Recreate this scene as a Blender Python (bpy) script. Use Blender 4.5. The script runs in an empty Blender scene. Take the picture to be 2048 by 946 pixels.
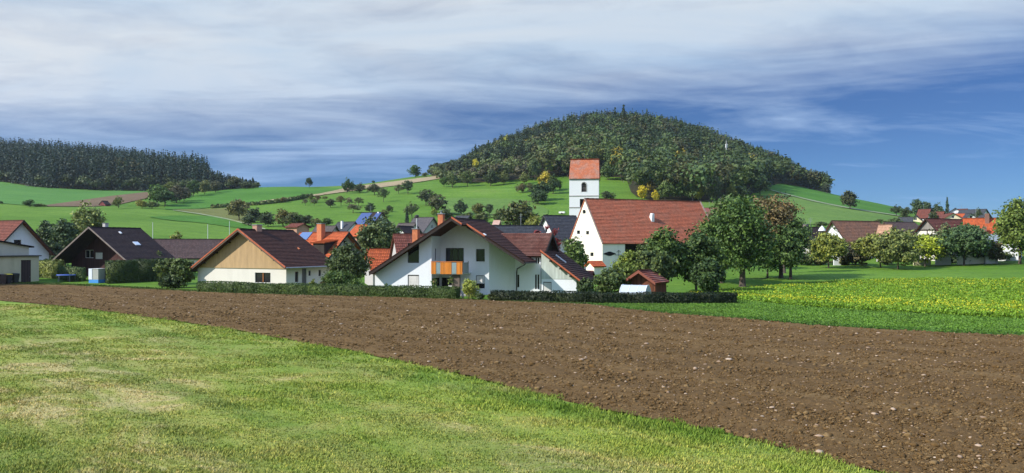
import bpy, math, random
import numpy as np
R = math.radians
random.seed(7)
RG = np.random.default_rng(11)
SC = bpy.context.scene
COL = SC.collection

# ------------------------------------------------------------------ camera
F = 1607.0      # focal length in pixels of the 2048 wide photograph
HZ = 490.0      # row of the horizon
CZ = 5.6        # height of the camera over the flat ground by the village edge
cam_d = bpy.data.cameras.new("camera")
cam = bpy.data.objects.new("camera", cam_d)
COL.objects.link(cam)
cam.location = (0, 0, CZ)
cam.rotation_euler = (R(90), 0, 0)
cam_d.sensor_width = 36
cam_d.lens = 36 * F / 2048
cam_d.shift_y = (HZ - 473) / 2048
cam_d.clip_start = 0.1
cam_d.clip_end = 9000
SC.camera = cam

# ------------------------------------------------------------------ sun, sky, exposure
SUN_AZ = 70.0   # the light travels this far to the right of the view direction
SUN_EL = 37.0
sun_d = bpy.data.lights.new("sun", 'SUN')
sun_d.energy = 5.0
sun_d.angle = R(0.5)
sun_d.color = (1.0, 0.94, 0.85)
sun = bpy.data.objects.new("sun", sun_d)
COL.objects.link(sun)
sun.rotation_euler = (R(90 - SUN_EL), 0, R(-SUN_AZ))
sun.location = (-60, -40, 80)
SC.view_settings.view_transform = 'Standard'
SC.view_settings.look = 'None'
SC.view_settings.exposure = 0.45
SC.view_settings.gamma = 1.0
SC.view_settings.use_curve_mapping = False


def build_world():
    w = bpy.data.worlds.new("World")
    SC.world = w
    w.use_nodes = True
    nt = w.node_tree
    nt.nodes.clear()
    N = nt.nodes.new
    L = nt.links.new
    out = N('ShaderNodeOutputWorld')
    bg = N('ShaderNodeBackground')
    bg.inputs[1].default_value = 0.1
    L(bg.outputs[0], out.inputs[0])
    sky = N('ShaderNodeTexSky')
    sky.sky_type = 'NISHITA'
    sky.sun_disc = False
    sky.sun_elevation = R(SUN_EL)
    sky.sun_rotation = R(180 + SUN_AZ)
    sky.altitude = 800
    sky.air_density = 1.0
    sky.dust_density = 0.3
    sky.ozone_density = 2.0

    def math_(op, a=None, b=None, c=None, clamp=False):
        m = N('ShaderNodeMath')
        m.operation = op
        m.use_clamp = clamp
        for i, v in enumerate((a, b, c)):
            if v is None:
                continue
            if isinstance(v, (int, float)):
                m.inputs[i].default_value = v
            else:
                L(v, m.inputs[i])
        return m.outputs[0]

    def mixc(f, a, b):
        m = N('ShaderNodeMix')
        m.data_type = 'RGBA'
        if isinstance(f, (int, float)):
            m.inputs[0].default_value = f
        else:
            L(f, m.inputs[0])
        for i, v in ((6, a), (7, b)):
            if isinstance(v, tuple):
                m.inputs[i].default_value = (*v, 1)
            else:
                L(v, m.inputs[i])
        return m.outputs[2]

    tc = N('ShaderNodeTexCoord')
    sep = N('ShaderNodeSeparateXYZ')
    L(tc.outputs['Generated'], sep.inputs[0])
    x, y, z = sep.outputs
    zz = math_('MAXIMUM', z, 0.0)
    den = math_('ADD', zz, 0.10)
    px = math_('DIVIDE', x, den)
    py = math_('DIVIDE', y, den)

    def cloud(scale, rot, sx, sy, detail, rough, dist, off):
        cmb = N('ShaderNodeCombineXYZ')
        L(px, cmb.inputs[0])
        L(py, cmb.inputs[1])
        mp = N('ShaderNodeMapping')
        mp.inputs['Rotation'].default_value = (0, 0, R(rot))
        mp.inputs['Scale'].default_value = (sx, sy, 1)
        mp.inputs['Location'].default_value = (off, off * .37, 0)
        L(cmb.outputs[0], mp.inputs[0])
        n = N('ShaderNodeTexNoise')
        n.inputs['Scale'].default_value = scale
        n.inputs['Detail'].default_value = detail
        n.inputs['Roughness'].default_value = rough
        n.inputs['Distortion'].default_value = dist
        L(mp.outputs[0], n.inputs[0])
        return n.outputs[0]
    n1 = cloud(0.50, -12, 0.62, 1.0, 7, 0.52, 0.7, 3.1)
    n2 = cloud(1.3, 16, 0.50, 1.1, 7, 0.56, 0.9, 9.4)
    n3 = cloud(0.30, 0, 0.8, 1.0, 3, 0.5, 0.3, 1.7)
    # real cloud deck: thick overhead, broken into streaks towards the horizon
    side = math_('MULTIPLY', x, -0.075)
    el = math_('ADD', z, side)
    deck = N('ShaderNodeMapRange')
    deck.interpolation_type = 'SMOOTHSTEP'
    L(el, deck.inputs[0])
    deck.inputs[1].default_value = 0.045
    deck.inputs[2].default_value = 0.26
    deck.inputs[3].default_value = 0.0
    deck.inputs[4].default_value = 1.0
    a = math_('MULTIPLY_ADD', n1, 1.35, -0.84)
    b = math_('MULTIPLY_ADD', n2, 1.0, -0.50)
    c = math_('MULTIPLY_ADD', n3, 0.8, -0.40)
    n6 = cloud(4.5, 22, 0.7, 1.0, 7, 0.62, 0.6, 2.2)
    s = math_('ADD', math_('ADD', a, b), c)
    s = math_('ADD', s, math_('MULTIPLY_ADD', n6, 0.55, -0.28))
    s = math_('ADD', s, math_('MULTIPLY', deck.outputs[0], 1.28))
    inv = math_('SUBTRACT', 1.0, deck.outputs[0])
    streak = math_('MULTIPLY', inv, math_('MULTIPLY_ADD', n2, 2.2, -0.98))
    s = math_('ADD', s, math_('MAXIMUM', streak, 0.0))
    cover = math_('ADD', s, -0.17, clamp=True)
    hs = N('ShaderNodeHueSaturation')
    hs.inputs['Saturation'].default_value = 1.0
    hs.inputs['Value'].default_value = 1.0
    L(sky.outputs[0], hs.inputs['Color'])
    tint = N('ShaderNodeMix')
    tint.data_type = 'RGBA'
    tint.blend_type = 'MULTIPLY'
    tint.inputs[0].default_value = 1.0
    L(hs.outputs[0], tint.inputs[6])
    tint.inputs[7].default_value = (0.180, 0.305, 0.53, 1)
    n4 = cloud(0.9, 8, 0.6, 1.0, 8, 0.56, 0.9, 5.5)
    shade = math_('MULTIPLY_ADD', n4, 2.4, -0.72, clamp=True)
    ccol = mixc(shade, (3.5, 4.6, 5.9), (5.75, 5.95, 6.15))
    hz = N('ShaderNodeMapRange')
    hz.interpolation_type = 'SMOOTHSTEP'
    L(z, hz.inputs[0])
    hz.inputs[1].default_value = 0.0
    hz.inputs[2].default_value = 0.16
    hz.inputs[3].default_value = 1.0
    hz.inputs[4].default_value = 0.0
    lift = N('ShaderNodeMix')
    lift.data_type = 'RGBA'
    lift.blend_type = 'MULTIPLY'
    L(hz.outputs[0], lift.inputs[0])
    L(tint.outputs[2], lift.inputs[6])
    lift.inputs[7].default_value = (1.0, 1.18, 1.25, 1)
    ccol = mixc(deck.outputs[0], (2.1, 3.5, 6.0), ccol)
    col = mixc(cover, lift.outputs[2], ccol)
    # sky above the frame brightened and blued, added as fill for the shade
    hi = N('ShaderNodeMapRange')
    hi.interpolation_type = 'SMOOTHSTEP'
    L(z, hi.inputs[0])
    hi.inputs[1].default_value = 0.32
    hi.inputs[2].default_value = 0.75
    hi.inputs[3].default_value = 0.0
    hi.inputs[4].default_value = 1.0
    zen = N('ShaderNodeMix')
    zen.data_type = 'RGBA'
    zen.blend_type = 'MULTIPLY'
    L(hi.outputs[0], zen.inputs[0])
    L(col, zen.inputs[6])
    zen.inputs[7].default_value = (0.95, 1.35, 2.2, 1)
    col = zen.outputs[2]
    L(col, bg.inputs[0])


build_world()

# ------------------------------------------------------------------ terrain function
TAB = {
    -400: [(110, 571), (150, 530), (200, 484), (300, 438), (400, 402), (520, 366), (620, 345), (720, 325), (800, 325), (1000, 380), (1500, 440)],
    0: [(110, 571), (150, 530), (200, 480), (300, 431), (400, 400), (520, 368), (620, 345), (720, 327), (800, 325), (1000, 380), (1500, 440)],
    250: [(110, 571), (150, 530), (200, 488), (300, 440), (400, 409), (480, 384), (600, 364), (720, 344), (800, 350), (1000, 400), (1500, 440)],
    400: [(110, 571), (150, 530), (200, 492), (300, 452), (400, 416), (450, 398), (490, 385), (560, 379), (650, 372), (750, 374), (1000, 420), (1500, 445)],
    520: [(110, 571), (150, 530), (200, 495), (250, 472), (300, 448), (380, 416), (450, 390), (520, 374), (600, 376), (800, 420), (1500, 450)],
    620: [(110, 571), (150, 530), (200, 497), (250, 470), (300, 445), (380, 410), (450, 386), (520, 374), (600, 376), (800, 420), (1500, 450)],
    720: [(110, 571), (150, 530), (200, 497), (250, 470), (300, 445), (380, 406), (450, 383), (520, 371), (600, 371), (800, 410), (1500, 450)],
    800: [(110, 571), (150, 530), (200, 497), (250, 472), (300, 446), (380, 402), (450, 375), (520, 358), (600, 356), (800, 400), (1500, 450)],
    870: [(110, 571), (150, 530), (200, 496), (250, 473), (300, 447), (380, 398), (450, 368), (500, 354), (560, 345), (650, 350), (800, 400), (1500, 450)],
    920: [(110, 571), (150, 530), (200, 496), (250, 472), (300, 446), (380, 396), (450, 366), (520, 350), (650, 343), (800, 380), (1500, 450)],
    1000: [(110, 571), (150, 530), (200, 495), (250, 470), (300, 444), (350, 410), (400, 382), (450, 362), (520, 338), (650, 308), (800, 335), (1000, 400), (1500, 450)],
    1120: [(110, 571), (150, 529), (200, 490), (250, 468), (300, 440), (340, 410), (400, 372), (440, 352), (550, 305), (650, 270), (750, 276), (900, 340), (1500, 450)],
    1250: [(110, 571), (150, 528), (200, 482), (250, 462), (300, 432), (350, 398), (400, 365), (450, 335), (550, 288), (650, 256), (750, 258), (900, 330), (1500, 450)],
    1400: [(110, 571), (150, 528), (200, 480), (250, 455), (300, 425), (350, 400), (400, 375), (450, 352), (550, 312), (650, 286), (750, 288), (900, 340), (1500, 450)],
    1500: [(110, 571), (150, 531), (200, 482), (250, 457), (300, 430), (360, 402), (420, 380), (500, 354), (600, 332), (680, 328), (900, 380), (1500, 450)],
    1600: [(110, 570), (150, 533), (200, 484), (260, 450), (320, 420), (400, 393), (480, 375), (560, 368), (650, 372), (900, 420), (1500, 450)],
    1700: [(110, 569), (150, 531), (200, 490), (260, 455), (330, 425), (420, 403), (480, 397), (560, 399), (900, 440), (1500, 455)],
    1790: [(110, 568), (150, 531), (200, 491), (260, 459), (330, 434), (420, 417.5), (480, 412), (560, 416), (900, 442), (1500, 455)],
    1850: [(110, 566), (150, 530), (200, 492), (260, 467), (330, 450), (420, 437), (500, 432), (600, 433), (900, 445), (1500, 455)],
    2048: [(110, 563), (140, 528), (200, 495), (260, 470), (330, 453), (420, 440), (600, 436), (900, 450), (1500, 455)],
    2450: [(110, 563), (140, 528), (200, 495), (260, 465), (330, 447), (420, 432), (600, 430), (900, 450), (1500, 455)],
}
_ld = np.linspace(math.log(60), math.log(6000), 420)
_xs = np.array(sorted(TAB))
_us = (np.array(_xs) - 1024) / F
_G = []
for k in sorted(TAB):
    t = TAB[k]
    d = np.array([60, 90] + [p[0] for p in t] + [3000, 6000], float)
    z = np.array([0, 0] + [CZ + (HZ - p[1]) / F * p[0] for p in t] + [70, 90], float)
    z[2] = z[2] if k > 1500 else 0
    _G.append(np.interp(_ld, np.log(d), z))
_G = np.array(_G)
_ug = np.linspace(_us[0], _us[-1], 260)
_G2 = np.array([np.interp(_ug, _us, _G[:, j]) for j in range(len(_ld))]).T


def _gs(a, sig, ax):
    n = int(sig * 3)
    k = np.exp(-.5 * (np.arange(-n, n + 1) / sig) ** 2)
    k /= k.sum()
    return np.apply_along_axis(lambda v: np.convolve(np.pad(v, n, mode='edge'), k, 'valid'), ax, a)


_G2 = _gs(_gs(_G2, 2.5, 1), 4.0, 0)


def H(X, Y):
    X = np.asarray(X, float)
    Y = np.asarray(Y, float)
    r = np.hypot(X, Y)
    ang = np.arctan2(X, Y)
    a1, a2 = math.atan(_us[0]), math.atan(_us[-1])
    ac = np.clip(ang, a1, a2)
    d = np.maximum(r * np.cos(ac), 60.5)
    u = np.tan(ac)
    fi = np.clip((u - _ug[0]) / (_ug[1] - _ug[0]), 0, len(_ug) - 1.001)
    fj = np.clip((np.log(d) - _ld[0]) / (_ld[1] - _ld[0]), 0, len(_ld) - 1.001)
    i = fi.astype(int)
    j = fj.astype(int)
    a = fi - i
    b = fj - j
    g = _G2
    z = (g[i, j] * (1 - a) + g[i + 1, j] * a) * (1 - b) + (g[i, j + 1] * (1 - a) + g[i + 1, j + 1] * a) * b
    return z


_ds = np.exp(np.linspace(math.log(8), math.log(1200), 1500))


def ground(x, y):
    """point of the ground seen at pixel (x, y): X, Y, Z"""
    u = (x - 1024) / F
    yp = HZ - (H(u * _ds, _ds) - CZ) / _ds * F
    hit = np.nonzero(yp <= y)[0]
    if len(hit) == 0:
        k = int(np.argmin(yp))
        d = _ds[k]
    else:
        k = hit[0]
        if k == 0:
            d = _ds[0]
        else:
            t = (yp[k - 1] - y) / max(1e-9, yp[k - 1] - yp[k])
            d = _ds[k - 1] + (_ds[k] - _ds[k - 1]) * t
    return float(u * d), float(d), float(H(u * d, d))


def gz(X, Y):
    return float(H(X, Y))


# ------------------------------------------------------------------ tagging and mesh helpers
def tag(o, label=None, cat=None, group=None, kind=None):
    if label:
        assert 4 <= len(label.split()) <= 16, label
        o['label'] = label
    if cat:
        o['category'] = cat
    if group:
        o['group'] = group
    if kind:
        o['kind'] = kind
    return o


def empty(name, loc, rz=0, label=None, cat=None, group=None):
    o = bpy.data.objects.new(name, None)
    COL.objects.link(o)
    o.location = loc
    o.rotation_euler = (0, 0, rz)
    o.empty_display_size = 0.5
    return tag(o, label, cat, group)


class MB:
    def __init__(s):
        s.v = []
        s.f = []
        s.uv = []       # per face list of uv or None
        s.m = []
        s.mi = 0

    def poly(s, pts, uv=None):
        b = len(s.v)
        s.v.extend([tuple(p) for p in pts])
        s.f.append(tuple(range(b, b + len(pts))))
        s.uv.append(uv)
        s.m.append(s.mi)

    def box(s, x0, x1, y0, y1, z0, z1, rot=0, c=None):
        p = [(x0, y0, z0), (x1, y0, z0), (x1, y1, z0), (x0, y1, z0), (x0, y0, z1), (x1, y0, z1), (x1, y1, z1), (x0, y1, z1)]
        if rot:
            cx, cy = c if c else ((x0 + x1) / 2, (y0 + y1) / 2)
            cr, sr = math.cos(rot), math.sin(rot)
            p = [(cx + (a - cx) * cr - (b - cy) * sr, cy + (a - cx) * sr + (b - cy) * cr, q) for a, b, q in p]
        b = len(s.v)
        s.v.extend(p)
        for f in ((3, 2, 1, 0), (4, 5, 6, 7), (0, 1, 5, 4), (1, 2, 6, 5), (2, 3, 7, 6), (3, 0, 4, 7)):
            s.f.append(tuple(b + i for i in f))
            s.uv.append(None)
            s.m.append(s.mi)

    def hexa(s, lo, hi):
        """lo, hi: 4 points each, joined into a closed block"""
        n = len(lo)
        b = len(s.v)
        s.v.extend([tuple(p) for p in lo] + [tuple(p) for p in hi])
        fs = [tuple(reversed(range(n))), tuple(range(n, 2 * n))]
        fs += [(i, (i + 1) % n, n + (i + 1) % n, n + i) for i in range(n)]
        for f in fs:
            s.f.append(tuple(b + i for i in f))
            s.uv.append(None)
            s.m.append(s.mi)

    def tube(s, pts, rad, n=8):
        pts = [np.array(p, float) for p in pts]
        if isinstance(rad, (int, float)):
            rad = [rad] * len(pts)
        rings = []
        b = len(s.v)
        up = np.array((0.13, 0.21, 1.0))
        for i, p in enumerate(pts):
            t = pts[min(i + 1, len(pts) - 1)] - pts[max(i - 1, 0)]
            t = t / (np.linalg.norm(t) + 1e-9)
            q = np.cross(t, up)
            if np.linalg.norm(q) < 0.05:
                q = np.cross(t, (1, 0, 0))
            q /= np.linalg.norm(q)
            w = np.cross(t, q)
            for k in range(n):
                a = 2 * math.pi * k / n
                s.v.append(tuple(p + rad[i] * (math.cos(a) * q + math.sin(a) * w)))
        for i in range(len(pts) - 1):
            for k in range(n):
                s.f.append((b + i * n + k, b + i * n + (k + 1) % n, b + (i + 1) * n + (k + 1) % n, b + (i + 1) * n + k))
                s.uv.append(None)
                s.m.append(s.mi)
        s.f.append(tuple(b + k for k in range(n)))
        s.f.append(tuple(b + (len(pts) - 1) * n + k for k in reversed(range(n))))
        s.uv += [None, None]
        s.m += [s.mi, s.mi]

    def build(s, name, mat, parent=None, smooth=False, loc=None):
        me = bpy.data.meshes.new(name)
        me.from_pydata(s.v, [], s.f)
        mats = mat if isinstance(mat, (list, tuple)) else [mat]
        for m in mats:
            me.materials.append(m)
        if any(u is not None for u in s.uv):
            l = me.uv_layers.new(name="UVMap")
            k = 0
            for fi, f in enumerate(s.f):
                u = s.uv[fi]
                for j in range(len(f)):
                    l.data[k].uv = u[j] if u else (0, 0)
                    k += 1
        for i, p in enumerate(me.polygons):
            p.material_index = s.m[i]
            p.use_smooth = smooth
        me.update()
        o = bpy.data.objects.new(name, me)
        COL.objects.link(o)
        if parent is not None:
            o.parent = parent
        if loc is not None:
            o.location = loc
        return o


def fast_mesh(name, V, Fc, mat, color=None, parent=None, smooth=False, uv=None):
    """V (n,3), Fc (m,k) index array"""
    me = bpy.data.meshes.new(name)
    k = Fc.shape[1]
    me.vertices.add(len(V))
    me.vertices.foreach_set('co', np.ascontiguousarray(V, dtype=np.float32).ravel())
    me.loops.add(Fc.size)
    me.loops.foreach_set('vertex_index', np.ascontiguousarray(Fc, dtype=np.int32).ravel())
    me.polygons.add(len(Fc))
    me.polygons.foreach_set('loop_start', np.arange(0, Fc.size, k, dtype=np.int32))
    if smooth:
        me.polygons.foreach_set('use_smooth', np.ones(len(Fc), dtype=bool))
    me.update(calc_edges=True)
    me.materials.append(mat)
    if color is not None:
        ca = me.color_attributes.new(name='tint', type='FLOAT_COLOR', domain='POINT')
        c4 = np.ones((len(V), 4), np.float32)
        c4[:, :3] = color
        ca.data.foreach_set('color', c4.ravel())
    o = bpy.data.objects.new(name, me)
    COL.objects.link(o)
    if parent is not None:
        o.parent = parent
    return o


# ------------------------------------------------------------------ materials
_MC = {}


def ramp(nt, fac, stops):
    r = nt.nodes.new('ShaderNodeValToRGB')
    cr = r.color_ramp
    while len(cr.elements) < len(stops):
        cr.elements.new(0.5)
    for e, (p, c) in zip(cr.elements, stops):
        e.position = p
        e.color = (*c, 1)
    nt.links.new(fac, r.inputs[0])
    return r.outputs[0]


def noise(nt, scale, detail=4, rough=0.55, vec=None, dist=0.0, sc3=None, rot=0):
    n = nt.nodes.new('ShaderNodeTexNoise')
    n.inputs['Scale'].default_value = scale
    n.inputs['Detail'].default_value = detail
    n.inputs['Roughness'].default_value = rough
    n.inputs['Distortion'].default_value = dist
    if vec is None:
        tc = nt.nodes.new('ShaderNodeTexCoord')
        vec = tc.outputs['Object']
    if sc3:
        mp = nt.nodes.new('ShaderNodeMapping')
        mp.vector_type = 'TEXTURE'
        mp.inputs['Rotation'].default_value = (0, 0, rot)
        mp.inputs['Scale'].default_value = tuple(1 / q for q in sc3)
        nt.links.new(vec, mp.inputs[0])
        vec = mp.outputs[0]
    nt.links.new(vec, n.inputs['Vector'])
    return n.outputs[0]


def mixrgb(nt, f, a, b, mode='MIX'):
    m = nt.nodes.new('ShaderNodeMix')
    m.data_type = 'RGBA'
    m.blend_type = mode
    if isinstance(f, (int, float)):
        m.inputs[0].default_value = f
    else:
        nt.links.new(f, m.inputs[0])
    for i, v in ((6, a), (7, b)):
        if isinstance(v, tuple):
            m.inputs[i].default_value = (*v, 1)
        else:
            nt.links.new(v, m.inputs[i])
    return m.outputs[2]


def newmat(name):
    m = bpy.data.materials.new(name)
    m.use_nodes = True
    nt = m.node_tree
    b = nt.nodes['Principled BSDF']
    return m, nt, b


def bump(nt, b, h, strength=0.5, dist=0.05):
    n = nt.nodes.new('ShaderNodeBump')
    n.inputs['Strength'].default_value = strength
    n.inputs['Distance'].default_value = dist
    nt.links.new(h, n.inputs['Height'])
    nt.links.new(n.outputs[0], b.inputs['Normal'])


def plain(name, c, rough=0.8, var=0.15, scale=1.5, metal=0.0, bmp=0.0, spec=0.3, streak=False):
    key = ('p', name)
    if key in _MC:
        return _MC[key]
    m, nt, b = newmat(name)
    lo = tuple(max(0, x * (1 - var)) for x in c)
    hi = tuple(min(1, x * (1 + var * .6)) for x in c)
    n = noise(nt, scale, 6, 0.6, sc3=(1, 1, 0.15) if streak else None)
    col = ramp(nt, n, [(0.3, lo), (0.7, hi)])
    nt.links.new(col, b.inputs['Base Color'])
    b.inputs['Roughness'].default_value = rough
    b.inputs['Metallic'].default_value = metal
    b.inputs['Specular IOR Level'].default_value = spec
    if bmp:
        bump(nt, b, noise(nt, 25, 3), bmp, 0.02)
    _MC[key] = m
    return m


def plaster(name, c, dirt=(0.35, 0.33, 0.28), amount=0.25):
    key = ('pl', name)
    if key in _MC:
        return _MC[key]
    m, nt, b = newmat(name)
    n = noise(nt, 0.7, 7, 0.65, sc3=(1, 1, 0.22))
    f = ramp(nt, n, [(0.50, (0, 0, 0)), (0.78, (amount,) * 3)])
    n2 = noise(nt, 6, 4, 0.6)
    base = ramp(nt, n2, [(0.3, tuple(x * 0.95 for x in c)), (0.7, c)])
    col = mixrgb(nt, f, base, dirt)
    nt.links.new(col, b.inputs['Base Color'])
    b.inputs['Roughness'].default_value = 0.92
    b.inputs['Specular IOR Level'].default_value = 0.15
    bump(nt, b, noise(nt, 18, 4), 0.25, 0.02)
    _MC[key] = m
    return m


def tiles(name, c1, c2, moss=(0.10, 0.09, 0.06), amount=0.35, row=0.34, wid=0.25, rough=0.75):
    key = ('t', name)
    if key in _MC:
        return _MC[key]
    m, nt, b = newmat(name)
    uv = nt.nodes.new('ShaderNodeUVMap')
    br = nt.nodes.new('ShaderNodeTexBrick')
    nt.links.new(uv.outputs[0], br.inputs['Vector'])
    br.inputs['Color1'].default_value = (*c1, 1)
    br.inputs['Color2'].default_value = (*c2, 1)
    br.inputs['Mortar'].default_value = (*[x * 0.45 for x in c1], 1)
    br.inputs['Scale'].default_value = 1
    br.inputs['Mortar Size'].default_value = 0.022
    br.inputs['Bias'].default_value = 0.0
    br.inputs['Brick Width'].default_value = wid
    br.inputs['Row Height'].default_value = row
    n = noise(nt, 0.55, 8, 0.68)
    f = ramp(nt, n, [(0.42, (0, 0, 0)), (0.75, (amount,) * 3)])
    col = mixrgb(nt, f, br.outputs[0], moss)
    n2 = noise(nt, 2.6, 7, 0.75)
    v = ramp(nt, n2, [(0.28, (0.58, 0.57, 0.56)), (0.5, (1.0, 1.0, 1.0)), (0.72, (1.40, 1.36, 1.32))])
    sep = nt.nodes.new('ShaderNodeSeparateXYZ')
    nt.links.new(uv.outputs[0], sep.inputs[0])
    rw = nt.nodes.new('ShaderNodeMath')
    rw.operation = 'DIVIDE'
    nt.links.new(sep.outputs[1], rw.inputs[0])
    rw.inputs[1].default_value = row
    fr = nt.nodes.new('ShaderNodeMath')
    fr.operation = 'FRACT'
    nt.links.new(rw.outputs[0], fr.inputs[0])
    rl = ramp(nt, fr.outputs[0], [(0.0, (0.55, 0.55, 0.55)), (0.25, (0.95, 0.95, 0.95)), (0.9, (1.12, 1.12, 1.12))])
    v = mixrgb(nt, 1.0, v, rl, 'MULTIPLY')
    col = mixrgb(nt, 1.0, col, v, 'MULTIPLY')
    nt.links.new(col, b.inputs['Base Color'])
    b.inputs['Roughness'].default_value = rough
    b.inputs['Specular IOR Level'].default_value = 0.10
    w = nt.nodes.new('ShaderNodeTexWave')
    w.wave_type = 'BANDS'
    w.bands_direction = 'X'
    w.inputs['Scale'].default_value = 0.5 / wid * 0.63
    nt.links.new(uv.outputs[0], w.inputs['Vector'])
    bump(nt, b, w.outputs['Fac'], 0.5, 0.05)
    _MC[key] = m
    return m


def boards(name, c, freq=5.0, var=0.35, axis='X', rough=0.8, joint_v=0.35):
    """vertical boards: dark joints in the local axis"""
    key = ('b', name)
    if key in _MC:
        return _MC[key]
    m, nt, b = newmat(name)
    tc = nt.nodes.new('ShaderNodeTexCoord')
    sep = nt.nodes.new('ShaderNodeSeparateXYZ')
    nt.links.new(tc.outputs['Object'], sep.inputs[0])
    if axis == 'XY':
        a = nt.nodes.new('ShaderNodeMath')
        a.operation = 'ADD'
        nt.links.new(sep.outputs[0], a.inputs[0])
        nt.links.new(sep.outputs[1], a.inputs[1])
        src = a.outputs[0]
    else:
        src = sep.outputs[{'X': 0, 'Y': 1, 'Z': 2}[axis]]
    mu = nt.nodes.new('ShaderNodeMath')
    mu.operation = 'MULTIPLY'
    mu.inputs[1].default_value = freq
    nt.links.new(src, mu.inputs[0])
    fl = nt.nodes.new('ShaderNodeMath')
    fl.operation = 'FLOOR'
    nt.links.new(mu.outputs[0], fl.inputs[0])
    wn = nt.nodes.new('ShaderNodeTexWhiteNoise')
    wn.noise_dimensions = '1D'
    nt.links.new(fl.outputs[0], wn.inputs['W'])
    fr = nt.nodes.new('ShaderNodeMath')
    fr.operation = 'FRACT'
    nt.links.new(mu.outputs[0], fr.inputs[0])
    joint = ramp(nt, fr.outputs[0], [(0.0, (joint_v,) * 3), (0.09, (1,) * 3)])
    lo = tuple(x * (1 - var) for x in c)
    hi = tuple(min(1, x * (1 + var * 0.7)) for x in c)
    col = ramp(nt, wn.outputs[0], [(0.0, lo), (1.0, hi)])
    col = mixrgb(nt, 1.0, col, joint, 'MULTIPLY')
    n = noise(nt, 2.0, 5, 0.6, sc3=(1, 1, 0.2))
    col = mixrgb(nt, 1.0, col, ramp(nt, n, [(0.3, (0.8,) * 3), (0.7, (1.1,) * 3)]), 'MULTIPLY')
    nt.links.new(col, b.inputs['Base Color'])
    b.inputs['Roughness'].default_value = rough
    b.inputs['Specular IOR Level'].default_value = 0.2
    _MC[key] = m
    return m


def leafmat():
    if 'leaf' in _MC:
        return _MC['leaf']
    m, nt, b = newmat('leaves')
    oi = nt.nodes.new('ShaderNodeObjectInfo')
    geo = nt.nodes.new('ShaderNodeNewGeometry')
    v = ramp(nt, geo.outputs['Random Per Island'], [(0.0, (0.65, 0.70, 0.62)), (0.55, (1.1, 1.1, 1.1)), (0.9, (1.55, 1.45, 1.2)), (1.0, (2.1, 1.8, 1.3))])
    col = mixrgb(nt, 1.0, oi.outputs['Color'], v, 'MULTIPLY')
    n = noise(nt, 0.55, 3, 0.6)
    col = mixrgb(nt, 1.0, col, ramp(nt, n, [(0.32, (0.75, 0.80, 0.75)), (0.68, (1.2, 1.15, 1.0))]), 'MULTIPLY')
    col = mixrgb(nt, 1.0, col, (1.55, 1.62, 1.5), 'MULTIPLY')
    _leaf_finish(nt, b, col)
    _MC['leaf'] = m
    return m


def _leaf_finish(nt, b, col):
    nt.links.new(col, b.inputs['Base Color'])
    b.inputs['Roughness'].default_value = 0.6
    b.inputs['Specular IOR Level'].default_value = 0.25
    tr = nt.nodes.new('ShaderNodeBsdfTranslucent')
    nt.links.new(col, tr.inputs[0])
    mx = nt.nodes.new('ShaderNodeMixShader')
    mx.inputs[0].default_value = 0.16
    nt.links.new(b.outputs[0], mx.inputs[1])
    nt.links.new(tr.outputs[0], mx.inputs[2])
    out = [n for n in nt.nodes if n.type == 'OUTPUT_MATERIAL'][0]
    nt.links.new(mx.outputs[0], out.inputs[0])


def attrleaf():
    if 'aleaf' in _MC:
        return _MC['aleaf']
    m, nt, b = newmat('forest_leaves')
    at = nt.nodes.new('ShaderNodeAttribute')
    at.attribute_name = 'tint'
    geo = nt.nodes.new('ShaderNodeNewGeometry')
    v = ramp(nt, geo.outputs['Random Per Island'], [(0.0, (0.85, 0.88, 0.85)), (0.6, (1.08, 1.08, 1.05)), (1.0, (1.3, 1.28, 1.15))])
    col = mixrgb(nt, 1.0, at.outputs['Color'], v, 'MULTIPLY')
    col = mixrgb(nt, 1.0, col, (1.22, 1.25, 1.15), 'MULTIPLY')
    _leaf_finish(nt, b, col)
    _MC['aleaf'] = m
    return m


def grassmat(name, c1, c2, c3=None, big=0.03, fine=2.2, stretch=None, rot=0, bstr=0.6):
    m, nt, b = newmat(name)
    n = noise(nt, big, 8, 0.62, sc3=stretch, rot=rot)
    stops = [(0.34, c1), (0.64, c2)]
    if c3:
        stops.append((0.80, c3))
    col = ramp(nt, n, stops)
    n2 = noise(nt, fine, 6, 0.75)
    v = ramp(nt, n2, [(0.25, (0.62, 0.66, 0.6)), (0.5, (1, 1, 1)), (0.78, (1.32, 1.25, 1.2))])
    col = mixrgb(nt, 1.0, col, v, 'MULTIPLY')
    n3 = noise(nt, fine * 5, 4, 0.8)
    col = mixrgb(nt, 1.0, col, ramp(nt, n3, [(0.3, (0.70, 0.74, 0.7)), (0.5, (1, 1, 1)), (0.7, (1.28, 1.22, 1.2))]), 'MULTIPLY')
    sw = noise(nt, 0.16, 3, 0.5, sc3=(0.12, 1.6, 1), rot=R(-25))
    col = mixrgb(nt, 1.0, col, ramp(nt, sw, [(0.35, (0.86, 0.90, 0.86)), (0.62, (1.08, 1.06, 1.04))]), 'MULTIPLY')
    nt.links.new(col, b.inputs['Base Color'])
    b.inputs['Roughness'].default_value = 0.9
    b.inputs['Specular IOR Level'].default_value = 0.1
    bump(nt, b, n2, bstr, 0.35)
    return m


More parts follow.
